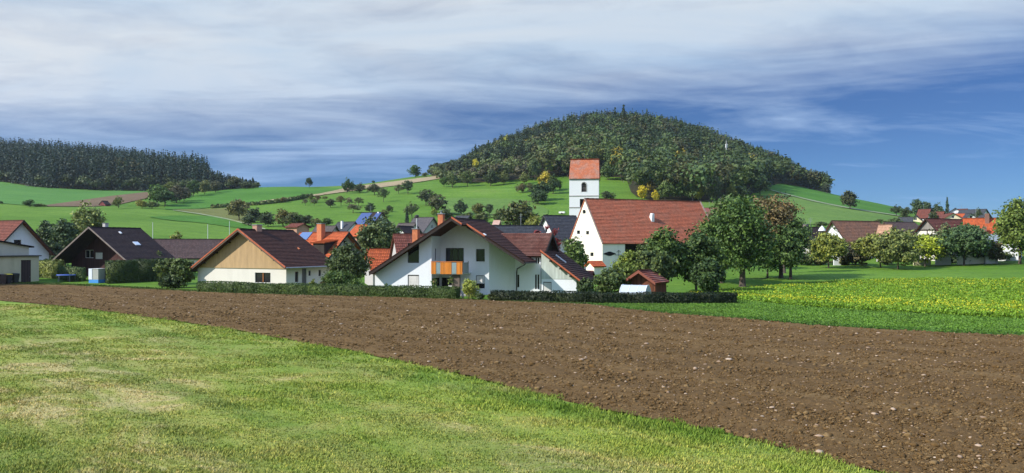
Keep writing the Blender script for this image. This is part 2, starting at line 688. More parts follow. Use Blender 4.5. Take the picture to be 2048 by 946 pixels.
M_glass, _nt, _b = newmat('window_glass')
_b.inputs['Base Color'].default_value = (0.012, 0.015, 0.018, 1)
_b.inputs['Roughness'].default_value = 0.08
_b.inputs['Specular IOR Level'].default_value = 0.6
M_white = plaster('white_plaster', (0.70, 0.72, 0.74), amount=0.22)
M_cream = plaster('cream_plaster', (0.64, 0.61, 0.55), amount=0.25)
M_barnwall = plaster('old_white_plaster', (0.80, 0.76, 0.65), (0.30, 0.27, 0.20), 0.45)
M_grey = plaster('grey_plaster', (0.42, 0.41, 0.40), amount=0.3)
M_yell = plaster('pale_yellow_plaster', (0.70, 0.64, 0.44), amount=0.2)
M_beige = plaster('beige_plaster', (0.50, 0.46, 0.30), (0.25, 0.22, 0.14), 0.5)
M_wfr = plain('white_frame', (0.75, 0.75, 0.74), 0.5, 0.05)
M_dfr = plain('dark_frame', (0.035, 0.03, 0.028), 0.5, 0.1)
M_wood = boards('orange_wood', (0.62, 0.22, 0.035), 7.0, 0.22)
M_fr_wood = plain('window_wood', (0.35, 0.13, 0.04), 0.6, 0.2)
M_shut = boards('roller_shutter', (0.60, 0.58, 0.55), 16.0, 0.06, 'Z')
M_metal = plain('zinc', (0.35, 0.37, 0.39), 0.4, 0.15, metal=0.7)
M_dark = plain('dark_wood', (0.030, 0.022, 0.018), 0.8, 0.3, streak=True)
M_brick = plain('orange_brick', (0.50, 0.17, 0.075), 0.85, 0.25, 5)
M_brickp = plain('pale_brick', (0.42, 0.24, 0.17), 0.85, 0.25, 5)
M_bark = plain('bark', (0.085, 0.068, 0.052), 0.95, 0.4, 3, bmp=0.6)
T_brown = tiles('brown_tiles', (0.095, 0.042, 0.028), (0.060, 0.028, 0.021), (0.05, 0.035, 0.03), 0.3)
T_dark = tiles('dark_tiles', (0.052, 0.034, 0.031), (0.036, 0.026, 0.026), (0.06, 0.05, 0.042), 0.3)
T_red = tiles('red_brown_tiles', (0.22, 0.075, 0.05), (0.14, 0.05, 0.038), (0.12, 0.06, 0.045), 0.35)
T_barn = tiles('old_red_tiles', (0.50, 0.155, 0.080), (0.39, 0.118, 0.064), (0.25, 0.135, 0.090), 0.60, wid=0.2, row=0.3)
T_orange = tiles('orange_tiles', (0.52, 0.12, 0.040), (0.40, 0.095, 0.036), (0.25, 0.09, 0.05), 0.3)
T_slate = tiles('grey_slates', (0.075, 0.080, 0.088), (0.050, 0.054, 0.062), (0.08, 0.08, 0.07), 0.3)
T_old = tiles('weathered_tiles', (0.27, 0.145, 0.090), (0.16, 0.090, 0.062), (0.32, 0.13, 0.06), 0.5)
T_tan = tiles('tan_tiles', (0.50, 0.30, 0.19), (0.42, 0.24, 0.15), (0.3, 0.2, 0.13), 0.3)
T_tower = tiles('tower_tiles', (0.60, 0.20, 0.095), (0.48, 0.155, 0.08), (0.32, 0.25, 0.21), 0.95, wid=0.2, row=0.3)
M_leaf = leafmat()

# ------------------------------------------------------------------ ground sheets
def build_terrain(mat):
    fine = np.arange(-40, 40.01, 0.14)
    coarse = np.concatenate([np.arange(-180, -40, 4.0), fine, np.arange(44, 180.0, 4.0)])
    th = np.radians(coarse)
    rad = np.concatenate([[0.01, 4, 8], np.arange(12, 100, 4.0), np.arange(100, 760, 3.0), np.exp(np.linspace(math.log(760), math.log(7000), 60))])
    T, Rr = np.meshgrid(th, rad)
    X = np.sin(T) * Rr
    Y = np.cos(T) * Rr
    Z = H(X, Y) - 0.02
    V = np.stack([X, Y, Z], -1).reshape(-1, 3)
    nth, nr = len(th), len(rad)
    i, j = np.meshgrid(np.arange(nr - 1), np.arange(nth), indexing='ij')
    j2 = (j + 1) % nth
    Fc = np.stack([i * nth + j, (i + 1) * nth + j, (i + 1) * nth + j2, i * nth + j2], -1).reshape(-1, 4)[:, ::-1]
    o = fast_mesh('meadow', V, Fc, mat, smooth=True)
    return tag(o, kind='structure')


def sheet(name, mat, top, bot, step=8, rows=14, lift=0.012, jit=0.0, col=None, kind='structure', dfn=None):
    """strip of ground between two curves given as (x, row) lists; both ends are points of the ground"""
    x0 = max(top[0][0], bot[0][0])
    x1 = min(top[-1][0], bot[-1][0])
    xs = np.arange(x0, x1 + step * .5, step)
    tx, ty = zip(*top)
    bx, by = zip(*bot)
    V = []
    for x in xs:
        yt = np.interp(x, tx, ty) + RG.normal(0, 1) * jit
        yb = np.interp(x, bx, by) + RG.normal(0, 1) * jit
        dt = ground(x, yt)[1]
        db = ground(x, yb)[1]
        if dt < db:
            dt = db
        u = (x - 1024) / F
        for k in range(rows + 1):
            t = k / rows
            d = math.exp(math.log(db) * (1 - t) + math.log(dt) * t)
            V.append((u * d, d))
    V = np.array(V)
    d = V[:, 1]
    Z = H(V[:, 0], d) + lift + np.clip((d - 90) * 0.0006, 0, 1)
    V = np.column_stack([V, Z])
    n = len(xs)
    i, j = np.meshgrid(np.arange(n - 1), np.arange(rows), indexing='ij')
    r = rows + 1
    Fc = np.stack([i * r + j, (i + 1) * r + j, (i + 1) * r + j + 1, i * r + j + 1], -1).reshape(-1, 4)
    o = fast_mesh(name, V, Fc, mat, smooth=True)
    return tag(o, kind=kind)


# ------------------------------------------------------------------ walls with real openings
def clip(poly, ax, lim, keep_less):
    out = []
    n = len(poly)
    for i in range(n):
        a, b = poly[i], poly[(i + 1) % n]
        ia = (a[ax] <= lim) if keep_less else (a[ax] >= lim)
        ib = (b[ax] <= lim) if keep_less else (b[ax] >= lim)
        if ia:
            out.append(a)
        if ia != ib:
            t = (lim - a[ax]) / (b[ax] - a[ax])
            out.append((a[0] + t * (b[0] - a[0]), a[1] + t * (b[1] - a[1])))
    return out


def panel(mb, o, ux, n, poly, holes=(), depth=0.18):
    """vertical wall panel. o origin (x, y), ux direction of the panel, n outward direction"""
    P = lambda a, z, q=0.0: (o[0] + ux[0] * a - n[0] * q, o[1] + ux[1] * a - n[1] * q, z)
    xs = sorted({min(p[0] for p in poly), max(p[0] for p in poly)} | {h[0] for h in holes} | {h[2] for h in holes})
    zs = sorted({min(p[1] for p in poly), max(p[1] for p in poly)} | {h[1] for h in holes} | {h[3] for h in holes})
    for a, b in zip(xs, xs[1:]):
        for c, d in zip(zs, zs[1:]):
            mx, mz = (a + b) / 2, (c + d) / 2
            if any(h[0] < mx < h[2] and h[1] < mz < h[3] for h in holes):
                continue
            q = clip(clip(clip(clip(list(poly), 0, a, False), 0, b, True), 1, c, False), 1, d, True)
            if len(q) >= 3:
                mb.poly([P(*p) for p in q])
    for (a, c, b, d) in holes:
        mb.poly([P(a, c), P(b, c), P(b, c, depth), P(a, c, depth)])
        mb.poly([P(a, d, depth), P(b, d, depth), P(b, d), P(a, d)])
        mb.poly([P(a, c), P(a, c, depth), P(a, d, depth), P(a, d)])
        mb.poly([P(b, c, depth), P(b, c), P(b, d), P(b, d, depth)])


def obox(mb, o, ux, n, a0, a1, z0, z1, q0, q1):
    """box on a panel: a along, z up, q outward"""
    def P(a, z, q):
        return (o[0] + ux[0] * a + n[0] * q, o[1] + ux[1] * a + n[1] * q, z)
    mb.hexa([P(a0, z0, q0), P(a1, z0, q0), P(a1, z0, q1), P(a0, z0, q1)], [P(a0, z1, q0), P(a1, z1, q0), P(a1, z1, q1), P(a0, z1, q1)])


def window(parent, o, ux, n, h, style='glass', depth=0.18, frame=None, bars=1, sill=True, name=None):
    a0, z0, a1, z1 = h
    fr = frame or M_dfr
    t = 0.06
    q0, q1 = -depth, -depth + 0.07
    if style == 'shutter':
        mb = MB()
        obox(mb, o, ux, n, a0, a1, z0, z1, -depth, -depth + 0.03)
        s = mb.build(name or 'roller_shutter', M_shut, parent)
        mb = MB()
        obox(mb, o, ux, n, a0, a0 + t, z0, z1, -depth + .033, -0.04)
        obox(mb, o, ux, n, a1 - t, a1, z0, z1, -depth + .033, -0.04)
        obox(mb, o, ux, n, a0 + t + .002, a1 - t - .002, z1 - 0.1, z1 - .003, -depth + .033, -0.04)
        mb.build('guide_rail', M_dfr, s)
        return s
    mb = MB()
    obox(mb, o, ux, n, a0 + .002, a0 + t, z0, z1, q0, q1)
    obox(mb, o, ux, n, a1 - t, a1 - .002, z0, z1, q0, q1)
    obox(mb, o, ux, n, a0 + t, a1 - t, z0, z0 + t, q0, q1)
    obox(mb, o, ux, n, a0 + t, a1 - t, z1 - t, z1, q0, q1)
    for k in range(1, bars + 1):
        c = a0 + (a1 - a0) * k / (bars + 1)
        obox(mb, o, ux, n, c - 0.04, c + 0.04, z0 + t, z1 - t, q0, q1)
    w = mb.build(name or 'window', fr, parent)
    if style == 'glass':
        g = MB()
        obox(g, o, ux, n, a0 + t, a1 - t, z0 + t, z1 - t, -depth + .01, -depth + .03)
        g.build('pane', M_glass, w)
    if sill:
        g = MB()
        obox(g, o, ux, n, a0 - .06, a1 + .06, z0 - .06, z0 - .004, -0.05, 0.07)
        g.build('sill', M_wfr, w)
    return w


# ------------------------------------------------------------------ roofs
def slope(mb, r0, r1, e0, e1, thick=0.16, courses=True, row=0.34, sag=0.0, seed=0):
    """one roof slope: ridge r0-r1, eave e0-e1 (3D points). Overlapping courses of tiles."""
    r0, r1, e0, e1 = [np.array(p, float) for p in (r0, r1, e0, e1)]
    n = np.cross(r1 - r0, e0 - r0)
    n /= np.linalg.norm(n)
    if n[2] < 0:
        n = -n
    Ls = (np.linalg.norm(e0 - r0) + np.linalg.norm(e1 - r1)) / 2
    wid = max(np.linalg.norm(r1 - r0), np.linalg.norm(e1 - e0))
    nc = max(2, int(round(Ls / row))) if courses else 1
    nw = max(1, int(wid / 1.1)) if (courses and sag) else 1
    rg = np.random.default_rng(seed)
    A = rg.normal(0, sag, (nc + 1, nw + 1)) if sag else np.zeros((nc + 1, nw + 1))
    if sag:
        A = (A + np.roll(A, 1, 1) + np.roll(A, 1, 0)) / 3
        A[:, -1] = A[:, 0] = 0

    def P(i, k, h):
        t = i / nc
        a = r0 + (e0 - r0) * t
        b = r1 + (e1 - r1) * t
        f = k / nw
        return a + (b - a) * f + n * (h + A[min(i, nc), k])
    hi = 0.055 if courses else 0.0
    for i in range(nc):
        for k in range(nw):
            u0, u1 = wid * k / nw, wid * (k + 1) / nw
            v0, v1 = i * row, (i + 1) * row
            if not courses:
                v1 = Ls
            mb.poly([P(i, k, 0), P(i + 1, k, hi), P(i + 1, k + 1, hi), P(i, k + 1, 0)], [(u0, v0), (u0, v1), (u1, v1), (u1, v0)])
            if courses:
                mb.poly([P(i + 1, k, hi), P(i + 1, k, 0 if i < nc - 1 else -thick), P(i + 1, k + 1, 0 if i < nc - 1 else -thick), P(i + 1, k + 1, hi)],
                        [(u0, v1), (u0, v1 + .05), (u1, v1 + .05), (u1, v1)])
    q = [p - n * thick for p in (r0, e0, e1, r1)]
    mb.poly(q[::-1], [(0, 0), (0, Ls), (wid, Ls), (wid, 0)])
    for a, b in ((r0, e0), (e1, r1)):
        mb.poly([a + n * hi * 0, b + n * hi, b - n * thick, a - n * thick], [(0, 0), (0, Ls), (.1, Ls), (.1, 0)])
    if not courses:
        mb.poly([e0, e1, e1 - n * thick, e0 - n * thick], [(0, 0), (wid, 0), (wid, .1), (0, .1)])


class House:
    """gabled house: gable side looks along r degrees left of the camera; lx across the gable, ly along the ridge"""

    def __init__(s, name, label, cat, r, d0, rf, rbx, le, re, group=None, zb=None, over=(0.7, 0.6, 0.5)):
        s.r = R(r)
        c, sn = math.cos(s.r), math.sin(s.r)
        s.c, s.s = c, sn
        s.X0, s.Y0 = (rf[0] - 1024) / F * d0, d0
        s.e1 = (c, -sn)
        s.e2 = (sn, c)
        s.zb = gz(s.X0, s.Y0) if zb is None else zb
        s.zr = CZ + (HZ - rf[1]) / F * d0 - s.zb

        def tx(x):
            u = (x - 1024) / F
            return (u * s.Y0 - s.X0) / (c + u * sn)
        if isinstance(rbx, tuple):
            s.L = rbx[0]
        else:
            u = (rbx - 1024) / F
            s.L = (u * s.Y0 - s.X0) / (sn - u * c)
        ref = re if re and len(re) > 1 else le
        t = tx(ref[0]) or .1
        ze = CZ + (HZ - ref[1]) / F * (d0 - t * sn) - s.zb
        s.pitch = (s.zr - ze) / abs(t)
        s.tR = tx(re[0]) if re else abs(t)
        s.tL = tx(le[0]) if le else -s.tR
        s.f, s.o, s.b = over
        s.root = empty(name, (s.X0, s.Y0, s.zb), -s.r, label, cat, group)
        s.front_holes = []
        s.right_holes = []

    def fix(s, hw, deg, lmin=4.0, lmax=30.0, hl=None):
        s.tR, s.tL = hw, -(hl or hw)
        s.pitch = math.tan(R(deg))
        s.L = min(max(abs(s.L), lmin), lmax)
        return s

    def info(s, nm):
        print('HOUSE %-22s L %.1f  tL %.1f tR %.1f zr %.1f zeR %.1f pitch %.0f zb %.1f' % (nm, s.L, s.tL, s.tR, s.zr, s.zr - s.pitch * s.tR, math.degrees(math.atan(s.pitch)), s.zb))

    def zroof(s, lx):
        return s.zr - s.pitch * abs(lx)

    def front(s, x, y, c=None):
        """local lx, z of pixel (x, y) on the plane ly = c"""
        c = s.f if c is None else c
        u = (x - 1024) / F
        lx = (u * (s.Y0 + c * s.c) - s.X0 - c * s.s) / (s.c + u * s.s)
        Y = s.Y0 - lx * s.s + c * s.c
        return lx, CZ + (HZ - y) / F * Y - s.zb

    def side(s, x, y, c=None):
        """local ly, z of pixel on the plane lx = c"""
        c = (s.tR - s.o) if c is None else c
        u = (x - 1024) / F
        ly = (u * (s.Y0 - c * s.s) - s.X0 - c * s.c) / (s.s - u * s.c)
        Y = s.Y0 - c * s.s + ly * s.c
        return ly, CZ + (HZ - y) / F * Y - s.zb

    def frect(s, x0, y0, x1, y1, c=None):
        a, z1 = s.front(x0, y0, c)
        b, z0 = s.front(x1, y1, c)
        return (min(a, b), min(z0, z1), max(a, b), max(z0, z1))

    def srect(s, x0, y0, x1, y1, c=None):
        a, z1 = s.side(x0, y0, c)
        b, z0 = s.side(x1, y1, c)
        return (min(a, b), min(z0, z1), max(a, b), max(z0, z1))

    def walls(s, mat, fh=(), rh=(), lh=(), base=-1.5, name='wall', fmat=None):
        x0, x1, y0, y1 = s.tL + s.o, s.tR - s.o, s.f, s.L - s.b
        g = 0.19
        mb = MB()
        z = lambda a: s.zroof(a) - g
        gab = [(x0, base), (x1, base), (x1, z(x1)), (0, z(0)), (x0, z(x0))]
        panel(mb, (0, y0), (1, 0), (0, -1), gab, fh)
        panel(mb, (0, y1), (1, 0), (0, 1), gab, ())
        panel(mb, (x1, 0), (0, 1), (1, 0), [(y0, base), (y1, base), (y1, z(x1)), (y0, z(x1))], rh)
        panel(mb, (x0, 0), (0, 1), (-1, 0), [(y0, base), (y1, base), (y1, z(x0)), (y0, z(x0))], lh)
        s.x0, s.x1, s.y0, s.y1 = x0, x1, y0, y1
        # dark inner floor so that openings do not show daylight
        return mb.build(name, mat, s.root)

    def roof(s, mat, courses=True, sag=0.0, verge=None, row=0.34, cap=True, eave_drop=0.0):
        mb = MB()
        L = s.L
        for t, sd in ((s.tL, 1), (s.tR, 2)):
            slope(mb, (0, 0, s.zr), (0, L, s.zr), (t, 0, s.zroof(t)), (t, L, s.zroof(t)), courses=courses, sag=sag, seed=sd, row=row)
        if cap:
            k = max(1, int(L / 0.45)) if courses else 1
            for i in range(k):
                a, b = L * i / k, L * (i + 1) / k
                h = 0.10 + (0.02 if i % 2 else 0)
                w = 0.16
                mb.hexa([(-w, a, s.zr - w * s.pitch * .8), (w, a, s.zr - w * s.pitch * .8), (w, b - .001, s.zr - w * s.pitch * .8), (-w, b - .001, s.zr - w * s.pitch * .8)],
                        [(-w * .5, a, s.zr + h), (w * .5, a, s.zr + h), (w * .5, b - .001, s.zr + h), (-w * .5, b - .001, s.zr + h)])
        ro = mb.build('roof', mat, s.root)
        if verge:
            for t in (s.tL, s.tR):
                m = MB()
                for y in (-0.06,):
                    zt = s.zroof(t)
                    m.hexa([(0, y, s.zr - 0.16), (t, y, zt - 0.16), (t, y + .05, zt - 0.16), (0, y + .05, s.zr - 0.16)],
                           [(0, y, s.zr + 0.10), (t, y, zt + 0.10), (t, y + .05, zt + 0.10), (0, y + .05, s.zr + 0.10)])
                m.build('barge_board', verge, ro)
        s.roof_obj = ro
        return ro

    def chimney(s, x, ytop, ly, w=0.6, mat=None, pot=True, capm=None, down=1.2, parent=None, dpt=None):
        lx, zt = s.front(x, ytop, ly)
        zb = s.zroof(lx) - down
        m = MB()
        d = dpt or w
        m.box(lx - w / 2, lx + w / 2, ly - d / 2, ly + d / 2, zb, zt)
        c = m.build('chimney', mat or M_brick, parent or s.root)
        m = MB()
        m.box(lx - w / 2 - .06, lx + w / 2 + .06, ly - d / 2 - .06, ly + d / 2 + .06, zt + .002, zt + .09)
        if pot:
            m.tube([(lx, ly, zt + .09), (lx, ly, zt + .4)], 0.11, 8)
            m.box(lx - .2, lx + .2, ly - .2, ly + .2, zt + .42, zt + .46)
        m.build('chimney_cap', capm or M_metal, c)
        return c

    def gutter(s, mat=None, side='R'):
        t = s.tR if side == 'R' else s.tL
        z = s.zroof(t) - 0.06
        sg = 1 if side == 'R' else -1
        m = MB()
        m.tube([(t + sg * .07, 0, z), (t + sg * .07, s.L, z)], 0.075, 8)
        return m.build('gutter', mat or M_metal, s.root)

    def skylight(s, u, v, w=0.8, h=1.1, side=1, mat=None, name='skylight'):
        """u along the ridge (ly), v distance down the slope"""
        n = math.hypot(1, s.pitch)
        dx, dz = side / n, -s.pitch / n
        nx, nz = side * s.pitch / n, 1 / n

        def P(a, b, q):
            return (dx * b + nx * q, a, s.zr + dz * b + nz * q)
        m = MB()
        m.hexa([P(u, v, 0), P(u + w, v, 0), P(u + w, v + h, 0), P(u, v + h, 0)], [P(u, v, .14), P(u + w, v, .14), P(u + w, v + h, .14), P(u, v + h, .14)])
        return m.build(name, mat or M_glass, s.roof_obj)


# ------------------------------------------------------------------ trees
def leaves(P, N, size, rg, elong=1.5):
    n = len(P)
    t = rg.normal(size=(n, 3))
    t -= (t * N).sum(1, keepdims=True) * N
    t /= np.linalg.norm(t, axis=1, keepdims=True) + 1e-9
    b = np.cross(N, t)
    s = size * rg.uniform(0.6, 1.35, (n, 1))
    V = np.empty((n, 4, 3))
    V[:, 0] = P + t * s * elong * .5
    V[:, 1] = P + b * s * .5
    V[:, 2] = P - t * s * elong * .5
    V[:, 3] = P - b * s * .5
    return V.reshape(-1, 3)


def unit(rg, n):
    v = rg.normal(size=(n, 3))
    return v / np.linalg.norm(v, axis=1, keepdims=True)


def crown_points(rg, W, z0, z1, nleaf, nlobe=9, droop=0.0, dens=1.0, lobe_r=0.30, flat=False, irregular=0.25, Wy=None):
    """clumped leaf positions of a broad-leaved crown, W wide, between z0 and z1"""
    Wy = Wy or W
    h = z1 - z0
    lob = []
    for i in range(nlobe):
        d = unit(rg, 1)[0]
        d[2] = abs(d[2]) * 1.3 - 0.45
        rr = lobe_r * rg.uniform(0.5, 1.25)
        r = rg.uniform(0.6, 1.08) * (1 - rr * 1.05)
        c = np.array([d[0] * W / 2 * r, d[1] * Wy / 2 * r, (z0 + z1) / 2 + d[2] * h / 2 * r])
        lob.append((c, np.array([W * rr, Wy * rr, max(h * rr * .9, W * rr * .6)]) * rg.uniform(.85, 1.15)))
    lob.append((np.array([0, 0, z0 + h * .50]), np.array([W * .36, Wy * .36, h * .40])))
    lob.append((np.array([rg.normal(0, W * .05), 0, z0 + h * .74]), np.array([W * .24, Wy * .24, h * .26])))
    ws = np.array([r.prod() ** .67 for _, r in lob])
    ws = ws / ws.sum()
    nleaf = int(nleaf * (1.5 if nleaf > 1950 else 1))
    ncl = max(12, int(nleaf / 22))
    per = max(1, nleaf // ncl)
    which = rg.choice(len(lob), ncl, p=ws)
    C = np.array([lob[i][0] for i in which])
    Rr = np.array([lob[i][1] for i in which])
    d = unit(rg, ncl)
    rad = rg.uniform(0.72, 1.12, (ncl, 1)) + rg.normal(0, irregular * .25, (ncl, 1))
    K = C + d * Rr * rad
    K[:, 2] = np.maximum(K[:, 2], z0 + rg.uniform(-h * .06, h * .12, ncl))
    K[:, 2] = np.minimum(K[:, 2], z1 + h * .02)
    cs = 0.060 * (W + h) / 2
    P = np.repeat(K, per, 0) + rg.normal(size=(ncl * per, 3)) * cs * np.array([1, 1, .62])
    Nn = np.repeat(d, per, 0) * .8 + unit(rg, ncl * per) * 1.0 + np.array([0, 0, .35])
    Nn /= np.linalg.norm(Nn, axis=1, keepdims=True)
    ni = max(20, len(P) // 5)
    ii = rg.choice(len(lob), ni, p=ws)
    Pi = np.array([lob[i][0] for i in ii]) + unit(rg, ni) * np.array([lob[i][1] for i in ii]) * rg.uniform(0, .75, (ni, 1))
    P = np.concatenate([P, Pi])
    Nn = np.concatenate([Nn, unit(rg, ni)])
    if droop:
        P[:, 2] -= droop * rg.uniform(0, 1, len(P))
    return P, Nn, lob


def trunk_mb(rg, zt, rad, lob, nl=6, lean=(0, 0), z0=-0.4):
    m = MB()
    pts = []
    for k in range(5):
        t = k / 4
        pts.append((lean[0] * t * zt + rg.normal(0, .02) * zt * t * .6, lean[1] * t * zt + rg.normal(0, .02) * zt * t * .6, z0 + (zt - z0) * t))
    m.tube(pts, [rad * 1.5, rad * 1.05, rad * .95, rad * .85, rad * .75], 9)
    ends = sorted(lob, key=lambda q: -q[1].prod())[:nl]
    for c, r in ends:
        a = np.array(pts[-1])
        mid = (a + c) / 2 + np.array([0, 0, -0.05 * zt]) + rg.normal(0, .06, 3) * zt * .4
        tip = c + np.array([0, 0, r[2] * .35])
        m.tube([a - np.array([0, 0, rad * .6]), mid, c, tip], [rad * .55, rad * .36, rad * .2, rad * .05], 6)
        for _ in range(2):
            e = c + unit(rg, 1)[0] * r * .8
            m.tube([mid, (mid + e) / 2 + rg.normal(0, .1, 3), e], [rad * .25, rad * .14, rad * .03], 5)
    return m


def tree(name, label, cat, x, yb, yt, wpx, color, d=None, leafn=2600, leaf=0.26, trunk=0.22, rad=None, seed=None, nlobe=9, group=None,
         lobe_r=0.30, xc=None, ybush=None, lean=(0, 0), droop=0.0, wy=None, irregular=.25, squash=1.0):
    """one tree with its own crown. x, yb: pixel of the trunk base; yt: top row; wpx: width of the crown"""
    seed = seed if seed is not None else int(x * 7 + yt * 13)
    rg = np.random.default_rng(seed)
    if d is None:
        X, Y, Z = ground(x, yb)
    else:
        X, Y = (x - 1024) / F * d, d
        Z = gz(X, Y)
    hgt = CZ + (HZ - yt) / F * Y - Z
    W = wpx / F * Y
    z0 = hgt * trunk
    if ybush is not None:
        z0 = max(0.0, CZ + (HZ - ybush) / F * Y - Z)
    root = empty(name, (X, Y, Z), rg.uniform(0, 6) if xc is None else 0, label, cat, group)
    off = 0 if xc is None else (xc - x) / F * Y
    P, Nn, lob = crown_points(rg, W * .92, z0, hgt, leafn, nlobe, droop, lobe_r=lobe_r, Wy=(wy / F * Y if wy else None), irregular=irregular)
    if off:
        P[:, 0] += off
        lob = [(c + np.array([off, 0, 0]), r) for c, r in lob]
    P[:, 2] = np.maximum(P[:, 2], 0.03 if trunk < .08 else z0 * .8)
    lf = leaf * (Y / 100) ** 0.6
    V = leaves(P, Nn, lf, rg)
    Fc = np.arange(len(V)).reshape(-1, 4)
    cr = fast_mesh('crown' if trunk >= .08 else 'foliage', V, Fc, M_leaf, parent=root)
    cr.color = (*color, 1)
    if trunk >= .08 or rad:
        rr = rad or max(0.09, hgt * 0.022)
        tb = trunk_mb(rg, max(z0 * 1.15, hgt * .22), rr, lob, lean=lean).build('trunk', M_bark, root, smooth=True)
    else:
        tb = trunk_mb(rg, hgt * .2, max(.03, hgt * .012), lob, nl=5, z0=-.2).build('stem', M_bark, root, smooth=True)
    return root


# shared small trees for the distant slopes
_proto = {}


def proto(kind, i):
    k = (kind, i)
    if k in _proto:
        return _proto[k]
    rg = np.random.default_rng(100 + i * 17 + len(kind))
    if kind == 'conifer':
        P, Nn = conifer_pts(rg, 1.0, 0.42, 700)
        V = leaves(P, Nn, 0.07, rg, 1.6)
        t = MB()
        t.tube([(0, 0, -.05), (0, 0, .5), (0, 0, .98)], [.018, .012, .003], 6)
        tm = t.build('tmp', M_bark)
        lobz = None
    else:
        z0 = {'round': .10, 'bush': 0.0, 'loose': .20}[kind]
        P, Nn, lob = crown_points(rg, .96, z0, 1.0, 1900 if kind != 'loose' else 1100, 10, lobe_r=.30 if kind != 'loose' else .25, irregular=.2)
        P[:, 2] = np.maximum(P[:, 2], .02)
        V = leaves(P, Nn, 0.058 if kind != 'loose' else .05, rg)
        tm = trunk_mb(rg, max(z0 * 1.2, .2), .028, lob, nl=5, z0=-.06).build('tmp', M_bark, smooth=True)
    me = fast_mesh('tmp', V, np.arange(len(V)).reshape(-1, 4), M_leaf)
    a, b = me.data, tm.data
    bpy.data.objects.remove(me)
    bpy.data.objects.remove(tm)
    _proto[k] = (a, b)
    return _proto[k]


def small_tree(name, label, cat, x, yb, yt, wpx, color, kind='round', group=None, d=None, seed=None):
    rg = np.random.default_rng(int(x * 31 + yt * 7) if seed is None else seed)
    if d is None:
        X, Y, Z = ground(x, yb)
    else:
        X, Y = (x - 1024) / F * d, d
        Z = gz(X, Y)
    hgt = max(1.0, CZ + (HZ - yt) / F * Y - Z)
    W = wpx / F * Y
    a, b = proto(kind, int(rg.integers(0, 4)))
    root = empty(name, (X, Y, Z), rg.uniform(0, 6.28), label, cat, group)
    if kind == 'conifer':
        W = W / .42 / 1
    for me, nm in ((a, 'crown' if kind != 'bush' else 'foliage'), (b, 'trunk' if kind != 'bush' else 'stem')):
        o = bpy.data.objects.new(nm, me)
        COL.objects.link(o)
        o.parent = root
        o.scale = (W, W, hgt)
        o.color = (*color, 1)
    return root


def conifer_pts(rg, h, w, n, z0=0.06):
    t = rg.power(1.9, n)          # 1 = bottom
    z = h * (z0 + (1 - z0) * (1 - t) ** 1.05)
    lay = np.sin(t * 44) * .12
    r = w / 2 * (t * .92 + .06) * (np.sqrt(rg.uniform(.25, 1, n)) + lay * .6)
    a = rg.uniform(0, 2 * math.pi, n)
    P = np.column_stack([np.cos(a) * r, np.sin(a) * r, z - r * .25])
    N = np.column_stack([np.cos(a) * .55, np.sin(a) * .55, np.full(n, .8)]) + rg.normal(0, .35, (n, 3))
    N /= np.linalg.norm(N, axis=1, keepdims=True)
    return P, N


def dome_pts(rg, h, w, n):
    ncl = 18
    d = unit(rg, ncl)
    d[:, 2] = np.abs(d[:, 2]) * 1.1 - .25
    K = d * np.array([w * .42, w * .42, h * .34]) * rg.uniform(.8, 1.12, (ncl, 1)) + np.array([0, 0, h * .62])
    per = n // ncl
    P = np.repeat(K, per, 0) + rg.normal(size=(ncl * per, 3)) * np.array([w * .10, w * .10, h * .065])
    N = np.repeat(d, per, 0) + unit(rg, ncl * per) * .8 + np.array([0, 0, .3])
    N /= np.linalg.norm(N, axis=1, keepdims=True)
    return P, N


